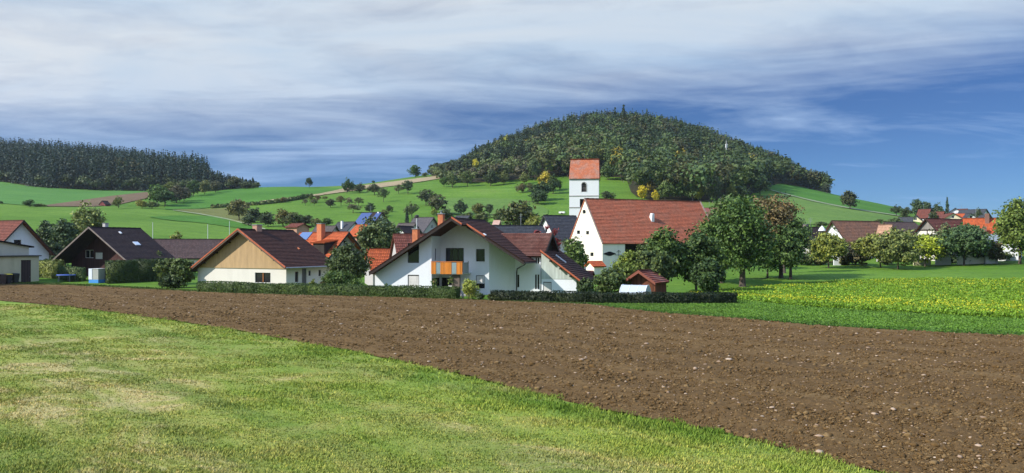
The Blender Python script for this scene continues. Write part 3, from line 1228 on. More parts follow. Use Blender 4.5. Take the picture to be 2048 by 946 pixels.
def hedge(name, label, pts, w, h, color, leaf=0.16, dens=60, group=None, wob=0.05, d_abs=None):
    """clipped hedge along ground points [(X, Y), ...]"""
    rg = np.random.default_rng(int(abs(pts[0][0]) * 91 + h * 100))
    root_xy = pts[0]
    Z0 = gz(*root_xy)
    core = MB()
    P, N = [], []
    for (a, b) in zip(pts, pts[1:]):
        a = np.array(a, float)
        b = np.array(b, float)
        L = np.linalg.norm(b - a)
        t = (b - a) / L
        q = np.array([t[1], -t[0]])
        k = max(1, int(L / 3))
        for i in range(k):
            p0, p1 = a + (b - a) * i / k, a + (b - a) * (i + 1) / k
            z0, z1 = gz(*p0) - .3, gz(*p1) - .3
            i_ = .12
            lo = [(*(p0 - q * (w / 2 - i_)), z0), (*(p1 - q * (w / 2 - i_)), z1), (*(p1 + q * (w / 2 - i_)), z1), (*(p0 + q * (w / 2 - i_)), z0)]
            hi = [(c[0], c[1], c[2] + .3 + h - i_) for c in lo]
            core.hexa(lo, hi)
        # leaves on faces
        for fc, area in (('f', L * h), ('k', L * h), ('t', L * w), ('e0', w * h), ('e1', w * h)):
            n = int(area * dens)
            u = rg.uniform(0, 1, n)
            v = rg.uniform(0, 1, n)
            base = a + np.outer(u, b - a)
            if fc in 'fk':
                sg = 1 if fc == 'f' else -1
                xy = base + q * sg * w / 2
                zz = v * h
                nn = np.tile([q[0] * sg, q[1] * sg, .15], (n, 1))
            elif fc == 't':
                xy = base + np.outer((v - .5) * w, q)
                zz = np.full(n, h)
                nn = np.tile([0, 0, 1.0], (n, 1))
            else:
                e = a if fc == 'e0' else b
                sg = -1 if fc == 'e0' else 1
                xy = e + np.outer((u - .5) * w, q)
                zz = v * h
                nn = np.tile([t[0] * sg, t[1] * sg, .15], (n, 1))
            s = xy[:, 0] * .9 + xy[:, 1] * 1.3
            wv = 1 + wob * (np.sin(s * 1.3) + .6 * np.sin(s * 3.7 + 1))
            zg = H(xy[:, 0], xy[:, 1])
            p = np.column_stack([xy, zg + zz * wv]) + rg.normal(0, .03, (n, 3))
            P.append(p)
            N.append(nn + rg.normal(0, .55, (n, 3)))
    P = np.concatenate(P)
    N = np.concatenate(N)
    N /= np.linalg.norm(N, axis=1, keepdims=True)
    V = leaves(P, N, leaf, rg)
    nV = len(V)
    cv = np.array(core.v)
    Fl = [tuple(range(4 * i, 4 * i + 4)) for i in range(nV // 4)]
    me = bpy.data.meshes.new('hedge')
    off = np.array([root_xy[0], root_xy[1], Z0])
    allv = np.concatenate([V, cv]) - off
    q4 = np.concatenate([np.arange(nV).reshape(-1, 4), np.array(core.f) + nV])
    o = fast_mesh(name, allv, q4, M_leaf)
    o.location = off
    o.color = (*color, 1)
    return tag(o, label, 'hedge', group)

# ------------------------------------------------------------------ the ground
G_mead = grassmat('meadow_grass', (0.062, 0.136, 0.012), (0.098, 0.182, 0.022), (0.132, 0.195, 0.036), big=0.025, fine=0.7)
build_terrain(G_mead)
G_deep = grassmat('deep_green_crop', (0.046, 0.130, 0.014), (0.062, 0.160, 0.020), big=0.03, fine=0.8)
G_bluish = grassmat('young_crop', (0.058, 0.150, 0.030), (0.078, 0.180, 0.036), big=0.015, fine=1.2)
G_fallow = grassmat('fallow_grass', (0.105, 0.115, 0.030), (0.13, 0.14, 0.042), (0.15, 0.14, 0.06), big=0.04, fine=0.8)
G_rough = grassmat('rough_pasture', (0.080, 0.150, 0.028), (0.105, 0.175, 0.036), big=0.04, fine=0.5)
G_brownf = grassmat('harrowed_soil', (0.115, 0.078, 0.045), (0.145, 0.10, 0.06), big=0.05, fine=0.9)
G_stub = grassmat('stubble', (0.24, 0.19, 0.105), (0.30, 0.235, 0.14), big=0.06, fine=1.0)
G_path = grassmat('pale_track', (0.17, 0.21, 0.11), (0.24, 0.27, 0.16), big=0.1, fine=1.0)
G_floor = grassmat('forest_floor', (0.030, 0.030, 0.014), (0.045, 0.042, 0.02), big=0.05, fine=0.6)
G_clover = grassmat('clover', (0.075, 0.160, 0.018), (0.098, 0.190, 0.024), big=0.12, fine=2.5)
G_rape = grassmat('rape_ground', (0.075, 0.15, 0.014), (0.10, 0.18, 0.02), big=0.10, fine=2.0)

# far slopes left
sheet('upper_field', G_bluish, [(-420, 366), (0, 364), (60, 374), (140, 379), (200, 382), (280, 383), (300, 384)],
      [(-420, 405), (0, 407), (60, 412), (95, 412), (150, 403), (220, 394), (300, 388)], 6, 10, .05)
sheet('brown_field', G_brownf, [(92, 411), (150, 403), (220, 393), (292, 385), (310, 386)], [(92, 413.6), (190, 413.6), (240, 409), (290, 398), (310, 392)], 4, 6, .09)
sheet('ridge_field', G_deep, [(330, 398), (400, 389), (460, 379), (520, 374.5), (560, 373.5), (620, 375), (700, 377), (760, 371), (830, 359), (890, 351)],
      [(330, 420), (400, 418), (450, 412), (520, 405), (600, 397), (640, 391), (700, 378.5), (760, 373), (830, 361), (890, 352)], 6, 10, .06)
sheet('fallow_strip', G_fallow, [(352, 420), (420, 418.5), (452, 417), (500, 421)], [(352, 421), (400, 428), (450, 437), (500, 450)], 5, 6, .08)
sheet('lower_field', G_deep, [(300, 434), (360, 432), (420, 433), (470, 443), (515, 458)], [(300, 435), (340, 441), (400, 446), (470, 456), (515, 460)], 5, 6, .07, jit=.3)
sheet('pale_path', G_path, [(346, 420.5), (400, 428), (450, 437), (500, 449), (530, 458)], [(346, 421.6), (400, 429.6), (450, 439), (500, 451.5), (530, 461)], 5, 2, .12)
sheet('stubble_strip', G_stub, [(520, 403), (600, 393.5), (640, 388), (700, 375), (760, 367), (800, 362), (880, 351.5)],
      [(520, 404.5), (600, 395.5), (640, 391.5), (700, 383), (760, 376), (800, 371), (880, 358)], 5, 3, .12, jit=.15)
sheet('terrace_slope', G_rough, [(872, 402), (900, 397), (960, 397), (1040, 399), (1075, 405), (1100, 425)], [(872, 403), (900, 428), (960, 433), (1040, 440), (1075, 438), (1100, 426)], 8, 6, .06, jit=.3)
# right hill
sheet('right_hill_field', G_deep, [(1530, 371), (1560, 369), (1610, 376), (1660, 388), (1700, 396), (1790, 413.5), (1812, 419)],
      [(1530, 377), (1560, 385), (1620, 400), (1700, 416), (1790, 430), (1812, 433)], 6, 6, .06)
sheet('right_hill_slope', G_rough, [(1400, 400), (1560, 388), (1620, 403), (1700, 419), (1790, 433), (1830, 439)],
      [(1400, 449), (1560, 449), (1620, 449), (1700, 448), (1790, 444), (1830, 441)], 8, 8, .06)
sheet('gravel_track', G_path, [(1535, 378), (1560, 385), (1590, 392.5), (1620, 400), (1660, 408.5), (1700, 416.2), (1760, 425.5), (1800, 431.5)],
      [(1535, 379.2), (1560, 386.6), (1590, 394.3), (1620, 402), (1660, 410.6), (1700, 418.4), (1760, 427.4), (1800, 433)], 4, 2, .12)
# woods floor
HLOW = [(862, 352), (900, 369), (950, 369), (1000, 367), (1050, 362), (1110, 356), (1140, 357), (1200, 358), (1252, 362), (1264, 398), (1300, 406), (1400, 408), (1480, 402), (1520, 386), (1560, 369), (1600, 374), (1657, 388)]
LLOW = [(-420, 364), (0, 365), (60, 374), (100, 378), (200, 382), (280, 383), (330, 381), (400, 384), (480, 378), (516, 375)]


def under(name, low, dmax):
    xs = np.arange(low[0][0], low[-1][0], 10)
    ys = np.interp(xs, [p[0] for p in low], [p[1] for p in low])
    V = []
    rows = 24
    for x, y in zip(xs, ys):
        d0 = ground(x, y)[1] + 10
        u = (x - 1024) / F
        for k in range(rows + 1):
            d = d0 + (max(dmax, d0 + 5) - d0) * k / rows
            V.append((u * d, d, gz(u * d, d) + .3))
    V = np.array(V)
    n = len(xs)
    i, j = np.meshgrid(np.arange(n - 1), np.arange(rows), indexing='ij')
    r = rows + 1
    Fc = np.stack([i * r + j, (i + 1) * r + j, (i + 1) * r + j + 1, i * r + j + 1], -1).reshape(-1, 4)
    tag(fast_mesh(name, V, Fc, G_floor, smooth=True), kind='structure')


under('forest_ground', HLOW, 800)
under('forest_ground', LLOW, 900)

# rape field, clover strip, ploughed field, lawn
SOIL_FAR = [(-420, 556), (-100, 565), (0, 568), (120, 571), (200, 574), (300, 579), (400, 584.5), (600, 590), (760, 594), (900, 598), (1000, 602), (1100, 606), (1174, 609), (1324, 626), (1474, 637), (1624, 650), (1774, 660), (2048, 672), (2600, 694)]
LAWN_FAR = [(-420, 585), (-100, 597), (0, 602), (80, 609), (150, 616), (250, 629), (350, 643), (415, 653), (500, 667), (600, 685), (700, 703), (800, 724), (900, 746), (1024, 777), (1124, 802), (1224, 827), (1324, 846), (1424, 863), (1524, 888), (1624, 915), (1754, 946), (1900, 990), (2100, 1060), (2600, 1250)]
RAPE_TOP = [(1395, 587), (1500, 580), (1600, 571), (1700, 563), (1850, 560), (2048, 562), (2450, 566)]
RAPE_BOT = [(1395, 594), (1475, 600), (1600, 613), (1750, 623), (1900, 631), (2048, 639), (2450, 655)]
sheet('clover_strip', G_clover, [(1100, 604.5), (1300, 606.5), (1395, 594.3), (1475, 600.3)] + [(a, b + .3) for a, b in RAPE_BOT[2:]],
      [(1100, 606.5), (1174, 609.5), (1324, 626.5), (1474, 637.5), (1624, 650.5), (1774, 660.5), (2048, 672.5), (2450, 688)], 8, 8, .016, jit=.25)
sheet('rapeseed_ground', G_rape, RAPE_TOP, RAPE_BOT, 8, 10, .02)


def soilmat():
    m, nt, b = newmat('ploughed_soil')
    n = noise(nt, 0.30, 7, 0.62, sc3=(0.10, 1.8, 1), rot=R(-44))
    col = ramp(nt, n, [(0.3, (0.094, 0.059, 0.025)), (0.5, (0.116, 0.069, 0.026)), (0.72, (0.156, 0.100, 0.041))])
    n2 = noise(nt, 3.5, 8, 0.8)
    col = mixrgb(nt, 1.0, col, ramp(nt, n2, [(0.28, (0.45, 0.43, 0.42)), (0.5, (1, 1, 1)), (0.75, (1.45, 1.4, 1.35))]), 'MULTIPLY')
    nt.links.new(col, b.inputs['Base Color'])
    b.inputs['Roughness'].default_value = 0.97
    b.inputs['Specular IOR Level'].default_value = 0.08
    bump(nt, b, n2, 0.8, 0.09)
    return m


M_soil = soilmat()


def field_noise(X, Y, amp, lam, seed, n=7):
    rg = np.random.default_rng(seed)
    z = np.zeros_like(X)
    for _ in range(n):
        a = rg.uniform(0, math.pi)
        l = lam * rg.uniform(.6, 1.6)
        z += np.sin((X * math.cos(a) + Y * math.sin(a)) * 2 * math.pi / l + rg.uniform(0, 6))
    return z * amp / n


so = sheet('ploughed_field', M_soil, SOIL_FAR, LAWN_FAR, 7, 90, .012, jit=.12)
me = so.data
co = np.empty(len(me.vertices) * 3, np.float32)
me.vertices.foreach_get('co', co)
co = co.reshape(-1, 3)
dd = np.hypot(co[:, 0], co[:, 1])
co[:, 2] += .05 + RG.normal(0, .022, len(co)) + field_noise(co[:, 0], co[:, 1], .04, 3.0, 4)
me.vertices.foreach_set('co', co.ravel())
me.update()


def lawnmat(name='lawn_grass', attr=False):
    m, nt, b = newmat(name)
    geo = nt.nodes.new('ShaderNodeNewGeometry')
    pos = geo.outputs['Position']
    n = noise(nt, 0.30, 9, 0.72, vec=pos, dist=0.9, sc3=(0.7, 1.3, 1), rot=R(-45))
    n3 = noise(nt, 0.075, 4, 0.55, vec=pos, sc3=(1, 1, 1))
    a = nt.nodes.new('ShaderNodeMath')
    a.operation = 'MULTIPLY_ADD'
    nt.links.new(n3, a.inputs[0])
    a.inputs[1].default_value = 0.7
    nt.links.new(n, a.inputs[2])
    # nearer to the road side the grass is drier: distance from the soil edge
    sep = nt.nodes.new('ShaderNodeSeparateXYZ')
    nt.links.new(pos, sep.inputs[0])
    s = nt.nodes.new('ShaderNodeMath')
    s.operation = 'ADD'
    nt.links.new(sep.outputs[0], s.inputs[0])
    nt.links.new(sep.outputs[1], s.inputs[1])
    mr = nt.nodes.new('ShaderNodeMapRange')
    nt.links.new(s.outputs[0], mr.inputs[0])
    mr.inputs[1].default_value = 30.0
    mr.inputs[2].default_value = 8.0
    mr.inputs[3].default_value = -0.10
    mr.inputs[4].default_value = 0.08
    a2 = nt.nodes.new('ShaderNodeMath')
    a2.operation = 'ADD'
    nt.links.new(a.outputs[0], a2.inputs[0])
    nt.links.new(mr.outputs[0], a2.inputs[1])
    col = ramp(nt, a2.outputs[0], [(0.54, (0.095, 0.170, 0.018)), (0.72, (0.172, 0.228, 0.036)), (0.90, (0.240, 0.250, 0.062)), (1.0, (0.36, 0.31, 0.13))])
    # mowing swaths that run along the field edge
    w = noise(nt, 0.30, 3, 0.5, vec=pos, dist=0.3, sc3=(0.09, 1.3, 1), rot=R(-47))
    col = mixrgb(nt, 1.0, col, ramp(nt, w, [(0.35, (0.72, 0.82, 0.72)), (0.6, (1.12, 1.08, 1.05))]), 'MULTIPLY')
    n2 = noise(nt, 6.0, 7, 0.8, vec=pos)
    col = mixrgb(nt, 1.0, col, ramp(nt, n2, [(0.28, (0.80, 0.82, 0.80)), (0.5, (1.08, 1.08, 1.08)), (0.75, (1.35, 1.28, 1.25))]), 'MULTIPLY')
    if attr:
        v = ramp(nt, geo.outputs['Random Per Island'], [(0.0, (0.75, 0.80, 0.72)), (0.6, (1.05, 1.05, 1.0)), (0.86, (1.3, 1.2, 1.1)), (1.0, (2.1, 1.7, 1.7))])
        col = mixrgb(nt, 1.0, col, v, 'MULTIPLY')
    nt.links.new(col, b.inputs['Base Color'])
    b.inputs['Roughness'].default_value = 0.85
    b.inputs['Specular IOR Level'].default_value = 0.12
    if not attr:
        bump(nt, b, n2, 0.8, 0.10)
    return m


M_lawn = lawnmat()
M_blade = lawnmat('lawn_blades', True)
sheet('lawn', M_lawn, [(a, b + .4) for a, b in LAWN_FAR], [(-420, 1500), (2600, 1500)], 12, 50, .03, jit=.35)


def inside_band(X, Y, far=None, near=None, dmin=0, dmax=1e9):
    """mask of ground points whose row lies between two row curves"""
    u = X / Y
    px = 1024 + u * F
    z = H(X, Y)
    row = HZ - (z - CZ) / Y * F
    m = (Y > dmin) & (Y < dmax)
    if far:
        m &= row > np.interp(px, [p[0] for p in far], [p[1] for p in far])
    if near:
        m &= row < np.interp(px, [p[0] for p in near], [p[1] for p in near])
    return m, px, row


def scatter_xy(n, d0, d1, power=1.0, xlim=(-120, 2450), rg=RG):
    """points thicker near the camera"""
    t = rg.uniform(0, 1, n)
    a, b = d0 ** (2 - power * 2 + 1e-6), d1 ** (2 - power * 2 + 1e-6)
    d = (a + (b - a) * t) ** (1 / (2 - power * 2 + 1e-6))
    px = rg.uniform(*xlim, n)
    return (px - 1024) / F * d, d


# grass blades of the mown meadow
def grass_tufts():
    rg = np.random.default_rng(5)
    X, Y = scatter_xy(330000, 17.5, 75, 0.99, rg=rg)
    m, px, row = inside_band(X, Y)
    lim = np.interp(px, [p[0] for p in LAWN_FAR], [p[1] for p in LAWN_FAR])
    m &= row > lim - (160 / Y) * np.clip(.25 + field_noise(X, Y, 1.6, 1.3, 14) + field_noise(X, Y, 1.0, 4.5, 15), -.3, 1.6)
    X, Y = X[m], Y[m]
    dens = field_noise(X, Y, 1.0, 2.5, 8) + field_noise(X, Y, 1.0, 8, 9)
    keep = rg.uniform(0, 1, len(X)) < 0.72 + dens * .5
    X, Y, dens = X[keep], Y[keep], dens[keep]
    n = len(X)
    edge = np.clip(1 - (HZ - (0 - CZ) / Y * F - np.interp(1024 + X / Y * F, [p[0] for p in LAWN_FAR], [p[1] for p in LAWN_FAR])) / (1600 / Y), 0, 1)
    V = []
    for k in range(3):
        a = rg.uniform(0, 2 * math.pi, n)
        h = (0.035 + .03 * np.clip(dens + .5, 0, 1.5) + .045 * edge) * rg.uniform(.6, 1.5, n)
        w = 0.008 + 0.00042 * Y
        ox, oy = rg.normal(0, .04, n), rg.normal(0, .04, n)
        lean = rg.uniform(.2, 1.2, n) * h
        tx, ty = np.cos(a), np.sin(a)
        Z = H(X + ox, Y + oy) + .02
        v = np.empty((n, 3, 3))
        v[:, 0] = np.column_stack([X + ox - ty * w, Y + oy + tx * w, Z])
        v[:, 1] = np.column_stack([X + ox + ty * w, Y + oy - tx * w, Z])
        v[:, 2] = np.column_stack([X + ox + tx * lean, Y + oy + ty * lean, Z + h])
        V.append(v.reshape(-1, 3))
    V = np.concatenate(V)
    o = fast_mesh('grass', V, np.arange(len(V)).reshape(-1, 3), M_blade)
    tag(o, 'short mown grass with straw coloured patches in the foreground', 'grass', kind='stuff')


grass_tufts()

_OC = np.array([(1, 0, 0), (-1, 0, 0), (0, 1, 0), (0, -1, 0), (0, 0, 1), (0, 0, -1)], float)
_OF = np.array([(0, 2, 4), (2, 1, 4), (1, 3, 4), (3, 0, 4), (2, 0, 5), (1, 2, 5), (3, 1, 5), (0, 3, 5)])
# a rounder lump: subdivided octahedron
_e = {}
_LV = [tuple(v) for v in _OC]
_LF = []
for a, b, c in _OF:
    ids = []
    for p, q in ((a, b), (b, c), (c, a)):
        k = (min(p, q), max(p, q))
        if k not in _e:
            v = (_OC[p] + _OC[q])
            _LV.append(tuple(v / np.linalg.norm(v)))
            _e[k] = len(_LV) - 1
        ids.append(_e[k])
    ab, bc, ca = ids
    _LF += [(a, ab, ca), (ab, b, bc), (ca, bc, c), (ab, bc, ca)]
_LV = np.array(_LV)
_LF = np.array(_LF)


def lumps(name, X, Y, size, mat, seed, flat=.6, label=None, cat=None, sink=.2, jag=.22, base=0.06):
    rg = np.random.default_rng(seed)
    n = len(X)
    k = len(_LV)
    V = _LV[None] * (1 + rg.normal(0, jag, (n, k, 1)))
    V = V * (size[:, None, None] * .5) * np.stack([rg.uniform(.7, 1.3, n), rg.uniform(.7, 1.3, n), rg.uniform(.7, 1.1, n) * flat], -1)[:, None, :]
    a = rg.uniform(0, 6.28, n)
    c, s = np.cos(a)[:, None], np.sin(a)[:, None]
    x, y = V[..., 0] * c - V[..., 1] * s, V[..., 0] * s + V[..., 1] * c
    V = np.stack([x + X[:, None], y + Y[:, None], V[..., 2] + (H(X, Y) + base + size * (0.5 * flat - sink))[:, None]], -1)
    Fc = (_LF[None] + (np.arange(n) * k)[:, None, None]).reshape(-1, 3)
    o = fast_mesh(name, V.reshape(-1, 3), Fc, mat)
    return tag(o, label, cat, kind='stuff')


def clodmat():
    m, nt, b = newmat('soil_clods')
    geo = nt.nodes.new('ShaderNodeNewGeometry')
    col = ramp(nt, geo.outputs['Random Per Island'], [(0.0, (0.078, 0.046, 0.017)), (0.5, (0.115, 0.069, 0.026)), (1.0, (0.185, 0.122, 0.054))])
    n2 = noise(nt, 12, 5, 0.7)
    col = mixrgb(nt, 1.0, col, ramp(nt, n2, [(0.3, (0.7,) * 3), (0.7, (1.25,) * 3)]), 'MULTIPLY')
    nt.links.new(col, b.inputs['Base Color'])
    b.inputs['Roughness'].default_value = 0.97
    b.inputs['Specular IOR Level'].default_value = 0.08
    return m


M_clod = clodmat()
M_stone = newmat('field_stones')
_m, _nt, _b = M_stone
_g = _nt.nodes.new('ShaderNodeNewGeometry')
_c = ramp(_nt, _g.outputs['Random Per Island'], [(0.0, (0.20, 0.13, 0.075)), (0.5, (0.29, 0.20, 0.125)), (0.9, (0.36, 0.265, 0.175)), (1.0, (0.44, 0.36, 0.27))])
_nt.links.new(_c, _b.inputs['Base Color'])
_b.inputs['Roughness'].default_value = 0.9
M_stone = _m


def soil_lumps():
    rg = np.random.default_rng(21)
    X, Y = scatter_xy(300000, 19, 66, 0.95, rg=rg)
    m, px, row = inside_band(X, Y, far=SOIL_FAR, near=[(a, b - .5) for a, b in LAWN_FAR])
    X, Y = X[m], Y[m]
    s = np.clip(rg.lognormal(math.log(.030), .62, len(X)), .018, .24) * (0.75 + Y * .010)
    X2, Y2 = scatter_xy(130000, 58, 115, 0.6, rg=rg)
    m, px, row = inside_band(X2, Y2, far=SOIL_FAR, near=LAWN_FAR)
    X2, Y2 = X2[m], Y2[m]
    s2 = np.clip(rg.lognormal(math.log(.055), .5, len(X2)), .03, .3)
    X, Y, s = np.concatenate([X, X2]), np.concatenate([Y, Y2]), np.concatenate([s, s2])
    lumps('soil_clods', X, Y, s, M_clod, 31, .62, 'loose brown clods over the ploughed field', 'soil')
    X, Y = scatter_xy(8500, 19, 95, 0.75, rg=rg)
    m, px, row = inside_band(X, Y, far=SOIL_FAR, near=[(a, b - 3) for a, b in LAWN_FAR])
    # fewer stones close to the lawn edge
    X, Y, px, row = X[m], Y[m], px[m], row[m]
    gap = row < np.interp(px, [p[0] for p in LAWN_FAR], [p[1] for p in LAWN_FAR]) - 900 / Y
    keep = gap | (rg.uniform(0, 1, len(X)) < .25)
    X, Y = X[keep], Y[keep]
    s = np.clip(rg.lognormal(math.log(.060), .50, len(X)), .03, .24) * (0.8 + Y * .006)
    lumps('field_stones', X, Y, s, M_stone, 32, .5, 'pale stones scattered over the ploughed field', 'stones', sink=.12, jag=.14)


soil_lumps()


def rape_field():
    rg = np.random.default_rng(77)
    n = 90000
    d = rg.uniform(54, 128, n)
    px = rg.uniform(1380, 2300, n)
    X, Y = (px - 1024) / F * d, d
    m, px, row = inside_band(X, Y, far=RAPE_TOP, near=RAPE_BOT)
    X, Y, px, row = X[m], Y[m], px[m], row[m]
    n = len(X)
    f = field_noise(X, Y * 2.2, 1.0, 9, 3) + .5 * field_noise(X, Y * 2.2, 1.0, 3, 5)
    top = np.interp(px, [p[0] for p in RAPE_TOP], [p[1] for p in RAPE_TOP])
    bot = np.interp(px, [p[0] for p in RAPE_BOT], [p[1] for p in RAPE_BOT])
    t = (row - top) / (bot - top)
    # yellow is thickest along the lower and the upper margin
    f = f * .35 + .40 * np.exp(-((t - .80) / .13) ** 2) + .22 * np.exp(-((t - .12) / .14) ** 2) - .12
    h = rg.uniform(.25, .5, n) * (1 + .2 * f)
    Z = H(X, Y)
    P, N, C = [], [], []
    for k in range(7):
        p = np.column_stack([X + rg.normal(0, .18, n), Y + rg.normal(0, .18, n), Z + h * rg.uniform(.25, .95, n)])
        P.append(p)
        N.append(rg.normal(0, 1, (n, 3)) + np.array([0, 0, .6]))
        g = rg.uniform(.75, 1.25, (n, 1))
        C.append(np.array([0.115, 0.195, 0.014]) * g)
    yel = rg.uniform(0, 1, n) < np.clip(.03 + f * .70, .01, .8)
    q = np.nonzero(yel)[0]
    q = np.concatenate([q] * 5)
    p = np.column_stack([X[q] + rg.normal(0, .2, len(q)), Y[q] + rg.normal(0, .2, len(q)), Z[q] + h[q] * rg.uniform(.8, 1.25, len(q))])
    P = np.concatenate(P + [p])
    N = np.concatenate(N + [rg.normal(0, .6, (len(q), 3)) + np.array([0, 0, 1.])])
    C = np.concatenate(C + [np.array([0.50, 0.46, 0.025]) * rg.uniform(.7, 1.15, (len(q), 1))])
    N /= np.linalg.norm(N, axis=1, keepdims=True)
    size = np.full((len(P), 1), .13)
    size[-len(q):] = .075
    V = leaves(P, N, size, rg)
    o = fast_mesh('rapeseed', V, np.arange(len(V)).reshape(-1, 4), attrleaf(), color=np.repeat(C, 4, 0))
    tag(o, 'rapeseed crop flowering yellow in bands', 'crop', kind='stuff')


rape_field()


def verge_grass():
    """taller grass along the far edge of the soil and at the foot of the trees"""
    rg = np.random.default_rng(9)
    V, Cc = [], []
    def strip(pts, n, spread, h, col):
        xs = rg.uniform(pts[0][0], pts[-1][0], n)
        ys = np.interp(xs, [p[0] for p in pts], [p[1] for p in pts])
        X, Y = [], []
        G = [ground(a, np.interp(a, [p[0] for p in pts], [p[1] for p in pts])) for a in np.linspace(pts[0][0], pts[-1][0], 200)]
        gx = np.linspace(pts[0][0], pts[-1][0], 200)
        Y = np.interp(xs, gx, [g[1] for g in G]) + rg.uniform(-spread * .3, spread, n)
        X = (xs - 1024) / F * Y
        Z = H(X, Y)
        P = np.column_stack([X, Y, Z + rg.uniform(.2, .9, n) * h])
        N = rg.normal(0, 1, (n, 3))
        N[:, 2] *= .4
        N /= np.linalg.norm(N, axis=1, keepdims=True)
        V.append(leaves(P, N, .10 + h * .2, rg, 1.6))
        Cc.append(np.repeat(np.array(col) * rg.uniform(.7, 1.3, (n, 1)), 4, 0))
    strip([(-300, 562), (0, 567), (200, 573), (330, 580), (395, 584)], 9000, 2.2, .14, (0.055, 0.08, 0.014))
    strip([(395, 585), (600, 590.5), (760, 594.5), (900, 598.5), (1000, 602.5), (1174, 609)], 5000, .8, .12, (0.04, 0.065, 0.012))
    strip([(1174, 609), (1324, 626), (1474, 637), (1624, 650), (1774, 660), (2048, 672), (2300, 683)], 9000, 1.6, .10, (0.036, 0.085, 0.012))
    def area(far, near, x0, x1, d0, d1, n, h, col):
        X, Y = scatter_xy(n, d0, d1, .6, (x0, x1), rg)
        m, px, row = inside_band(X, Y, far=far, near=near)
        X, Y = X[m], Y[m]
        n = len(X)
        P = np.column_stack([X, Y, H(X, Y) + rg.uniform(.1, 1, n) * h])
        N = rg.normal(0, 1, (n, 3)) + np.array([0, 0, .5])
        N /= np.linalg.norm(N, axis=1, keepdims=True)
        V.append(leaves(P, N, .075, rg, 1.6))
        f = field_noise(X, Y, 1, 5, 6)[:, None]
        Cc.append(np.repeat(np.array(col) * (rg.uniform(.7, 1.3, (n, 1)) + .3 * f), 4, 0))
    area(RAPE_BOT, [(1100, 606.5), (1174, 609), (1324, 626), (1474, 637), (1624, 650), (1774, 660), (2048, 672), (2450, 688)], 1380, 2300, 46, 80, 150000, .12, (0.078, 0.150, 0.018))
    area([(1060, 607.5), (1474, 609)], [(1174, 609), (1324, 626), (1474, 637), (1600, 648)], 1150, 1480, 55, 80, 60000, .12, (0.068, 0.130, 0.016))
    V_, C_ = np.concatenate(V), np.concatenate(Cc)
    o = fast_mesh('verge_grass', V_, np.arange(len(V_)).reshape(-1, 4), attrleaf(), color=C_)
    tag(o, 'tufts of grass along the far margin of the ploughed field', 'grass', kind='stuff')


verge_grass()


# ------------------------------------------------------------------ the woods
def wood(name, label, low, dmax, spacing, species, seed, xr, cull=None):
    rg = np.random.default_rng(seed)
    xs = [p[0] for p in low]
    lowd = {}
    gx = np.arange(xs[0], xs[-1] + 1, 6)
    gd = np.array([ground(a, np.interp(a, xs, [p[1] for p in low]))[1] for a in gx])
    # candidate jittered grid in world space
    umin, umax = (xs[0] - 1024) / F, (xs[-1] - 1024) / F
    X0, X1 = min(umin * dmax, umin * 250), max(umax * dmax, umax * 250)
    gxv = np.arange(X0, X1, spacing)
    gyv = np.arange(gd.min() - 5, dmax, spacing)
    A, B = np.meshgrid(gxv, gyv)
    X = (A + rg.uniform(-.45, .45, A.shape) * spacing).ravel()
    Y = (B + rg.uniform(-.45, .45, B.shape) * spacing).ravel()
    px = 1024 + X / Y * F
    dl = np.interp(px, gx, gd)
    m = (px > xs[0]) & (px < xs[-1]) & (Y > dl) & (Y < dmax)
    if cull is not None:
        m &= cull(px, Y, X)
    X, Y, px, dl = X[m], Y[m], px[m], dl[m]
    Z = H(X, Y)
    depth_in = Y - dl
    V, C = [], []
    # stock shapes
    stock_c = [conifer_pts(rg, 1, 1, 230, .02) for _ in range(6)]
    stock_d = [dome_pts(rg, 1, 1, 216) for _ in range(8)]
    nn = 0
    for i in range(len(X)):
        kind, h, w, col = species(rg, px[i], depth_in[i], Y[i], X[i])
        P, N = (stock_c if kind == 'c' else stock_d)[rg.integers(0, 6)]
        a = rg.uniform(0, 6.28)
        c, s = math.cos(a), math.sin(a)
        Q = np.column_stack([(P[:, 0] * c - P[:, 1] * s) * w, (P[:, 0] * s + P[:, 1] * c) * w, P[:, 2] * h])
        N2 = np.column_stack([N[:, 0] * c - N[:, 1] * s, N[:, 0] * s + N[:, 1] * c, N[:, 2]])
        V.append(leaves(Q + np.array([X[i], Y[i], Z[i] - .3]), N2, (.75 if kind == 'c' else .80) * (w / 6) ** .6, rg, 1.5))
        k = len(P)
        sh = rg.uniform(.9, 1.1, (k, 1))
        C.append(np.repeat(np.array(col) * sh, 4, 0))
    V = np.concatenate(V)
    C = np.concatenate(C)
    print('WOOD', name, len(X), 'trees', len(V) // 4, 'faces')
    o = fast_mesh(name, V, np.arange(len(V)).reshape(-1, 4), attrleaf(), color=C)
    tag(o, label, 'forest', kind='stuff')


def vn(X, Y, lam, seed):
    return float(field_noise(np.array([X]), np.array([Y]), 1.0, lam, seed)[0])


def sp_hill(rg, px, din, Y, X):
    g = rg.uniform(.8, 1.2)
    m = vn(X, Y, 90, 2)
    edge = min(1.0, max(.5, (px - 830) / 150)) * min(1.0, max(.75, (1690 - px) / 120))
    k, h, w, c = sp_hill0(rg, px, din, Y, X)
    return k, h * edge, w * max(edge, .65), c


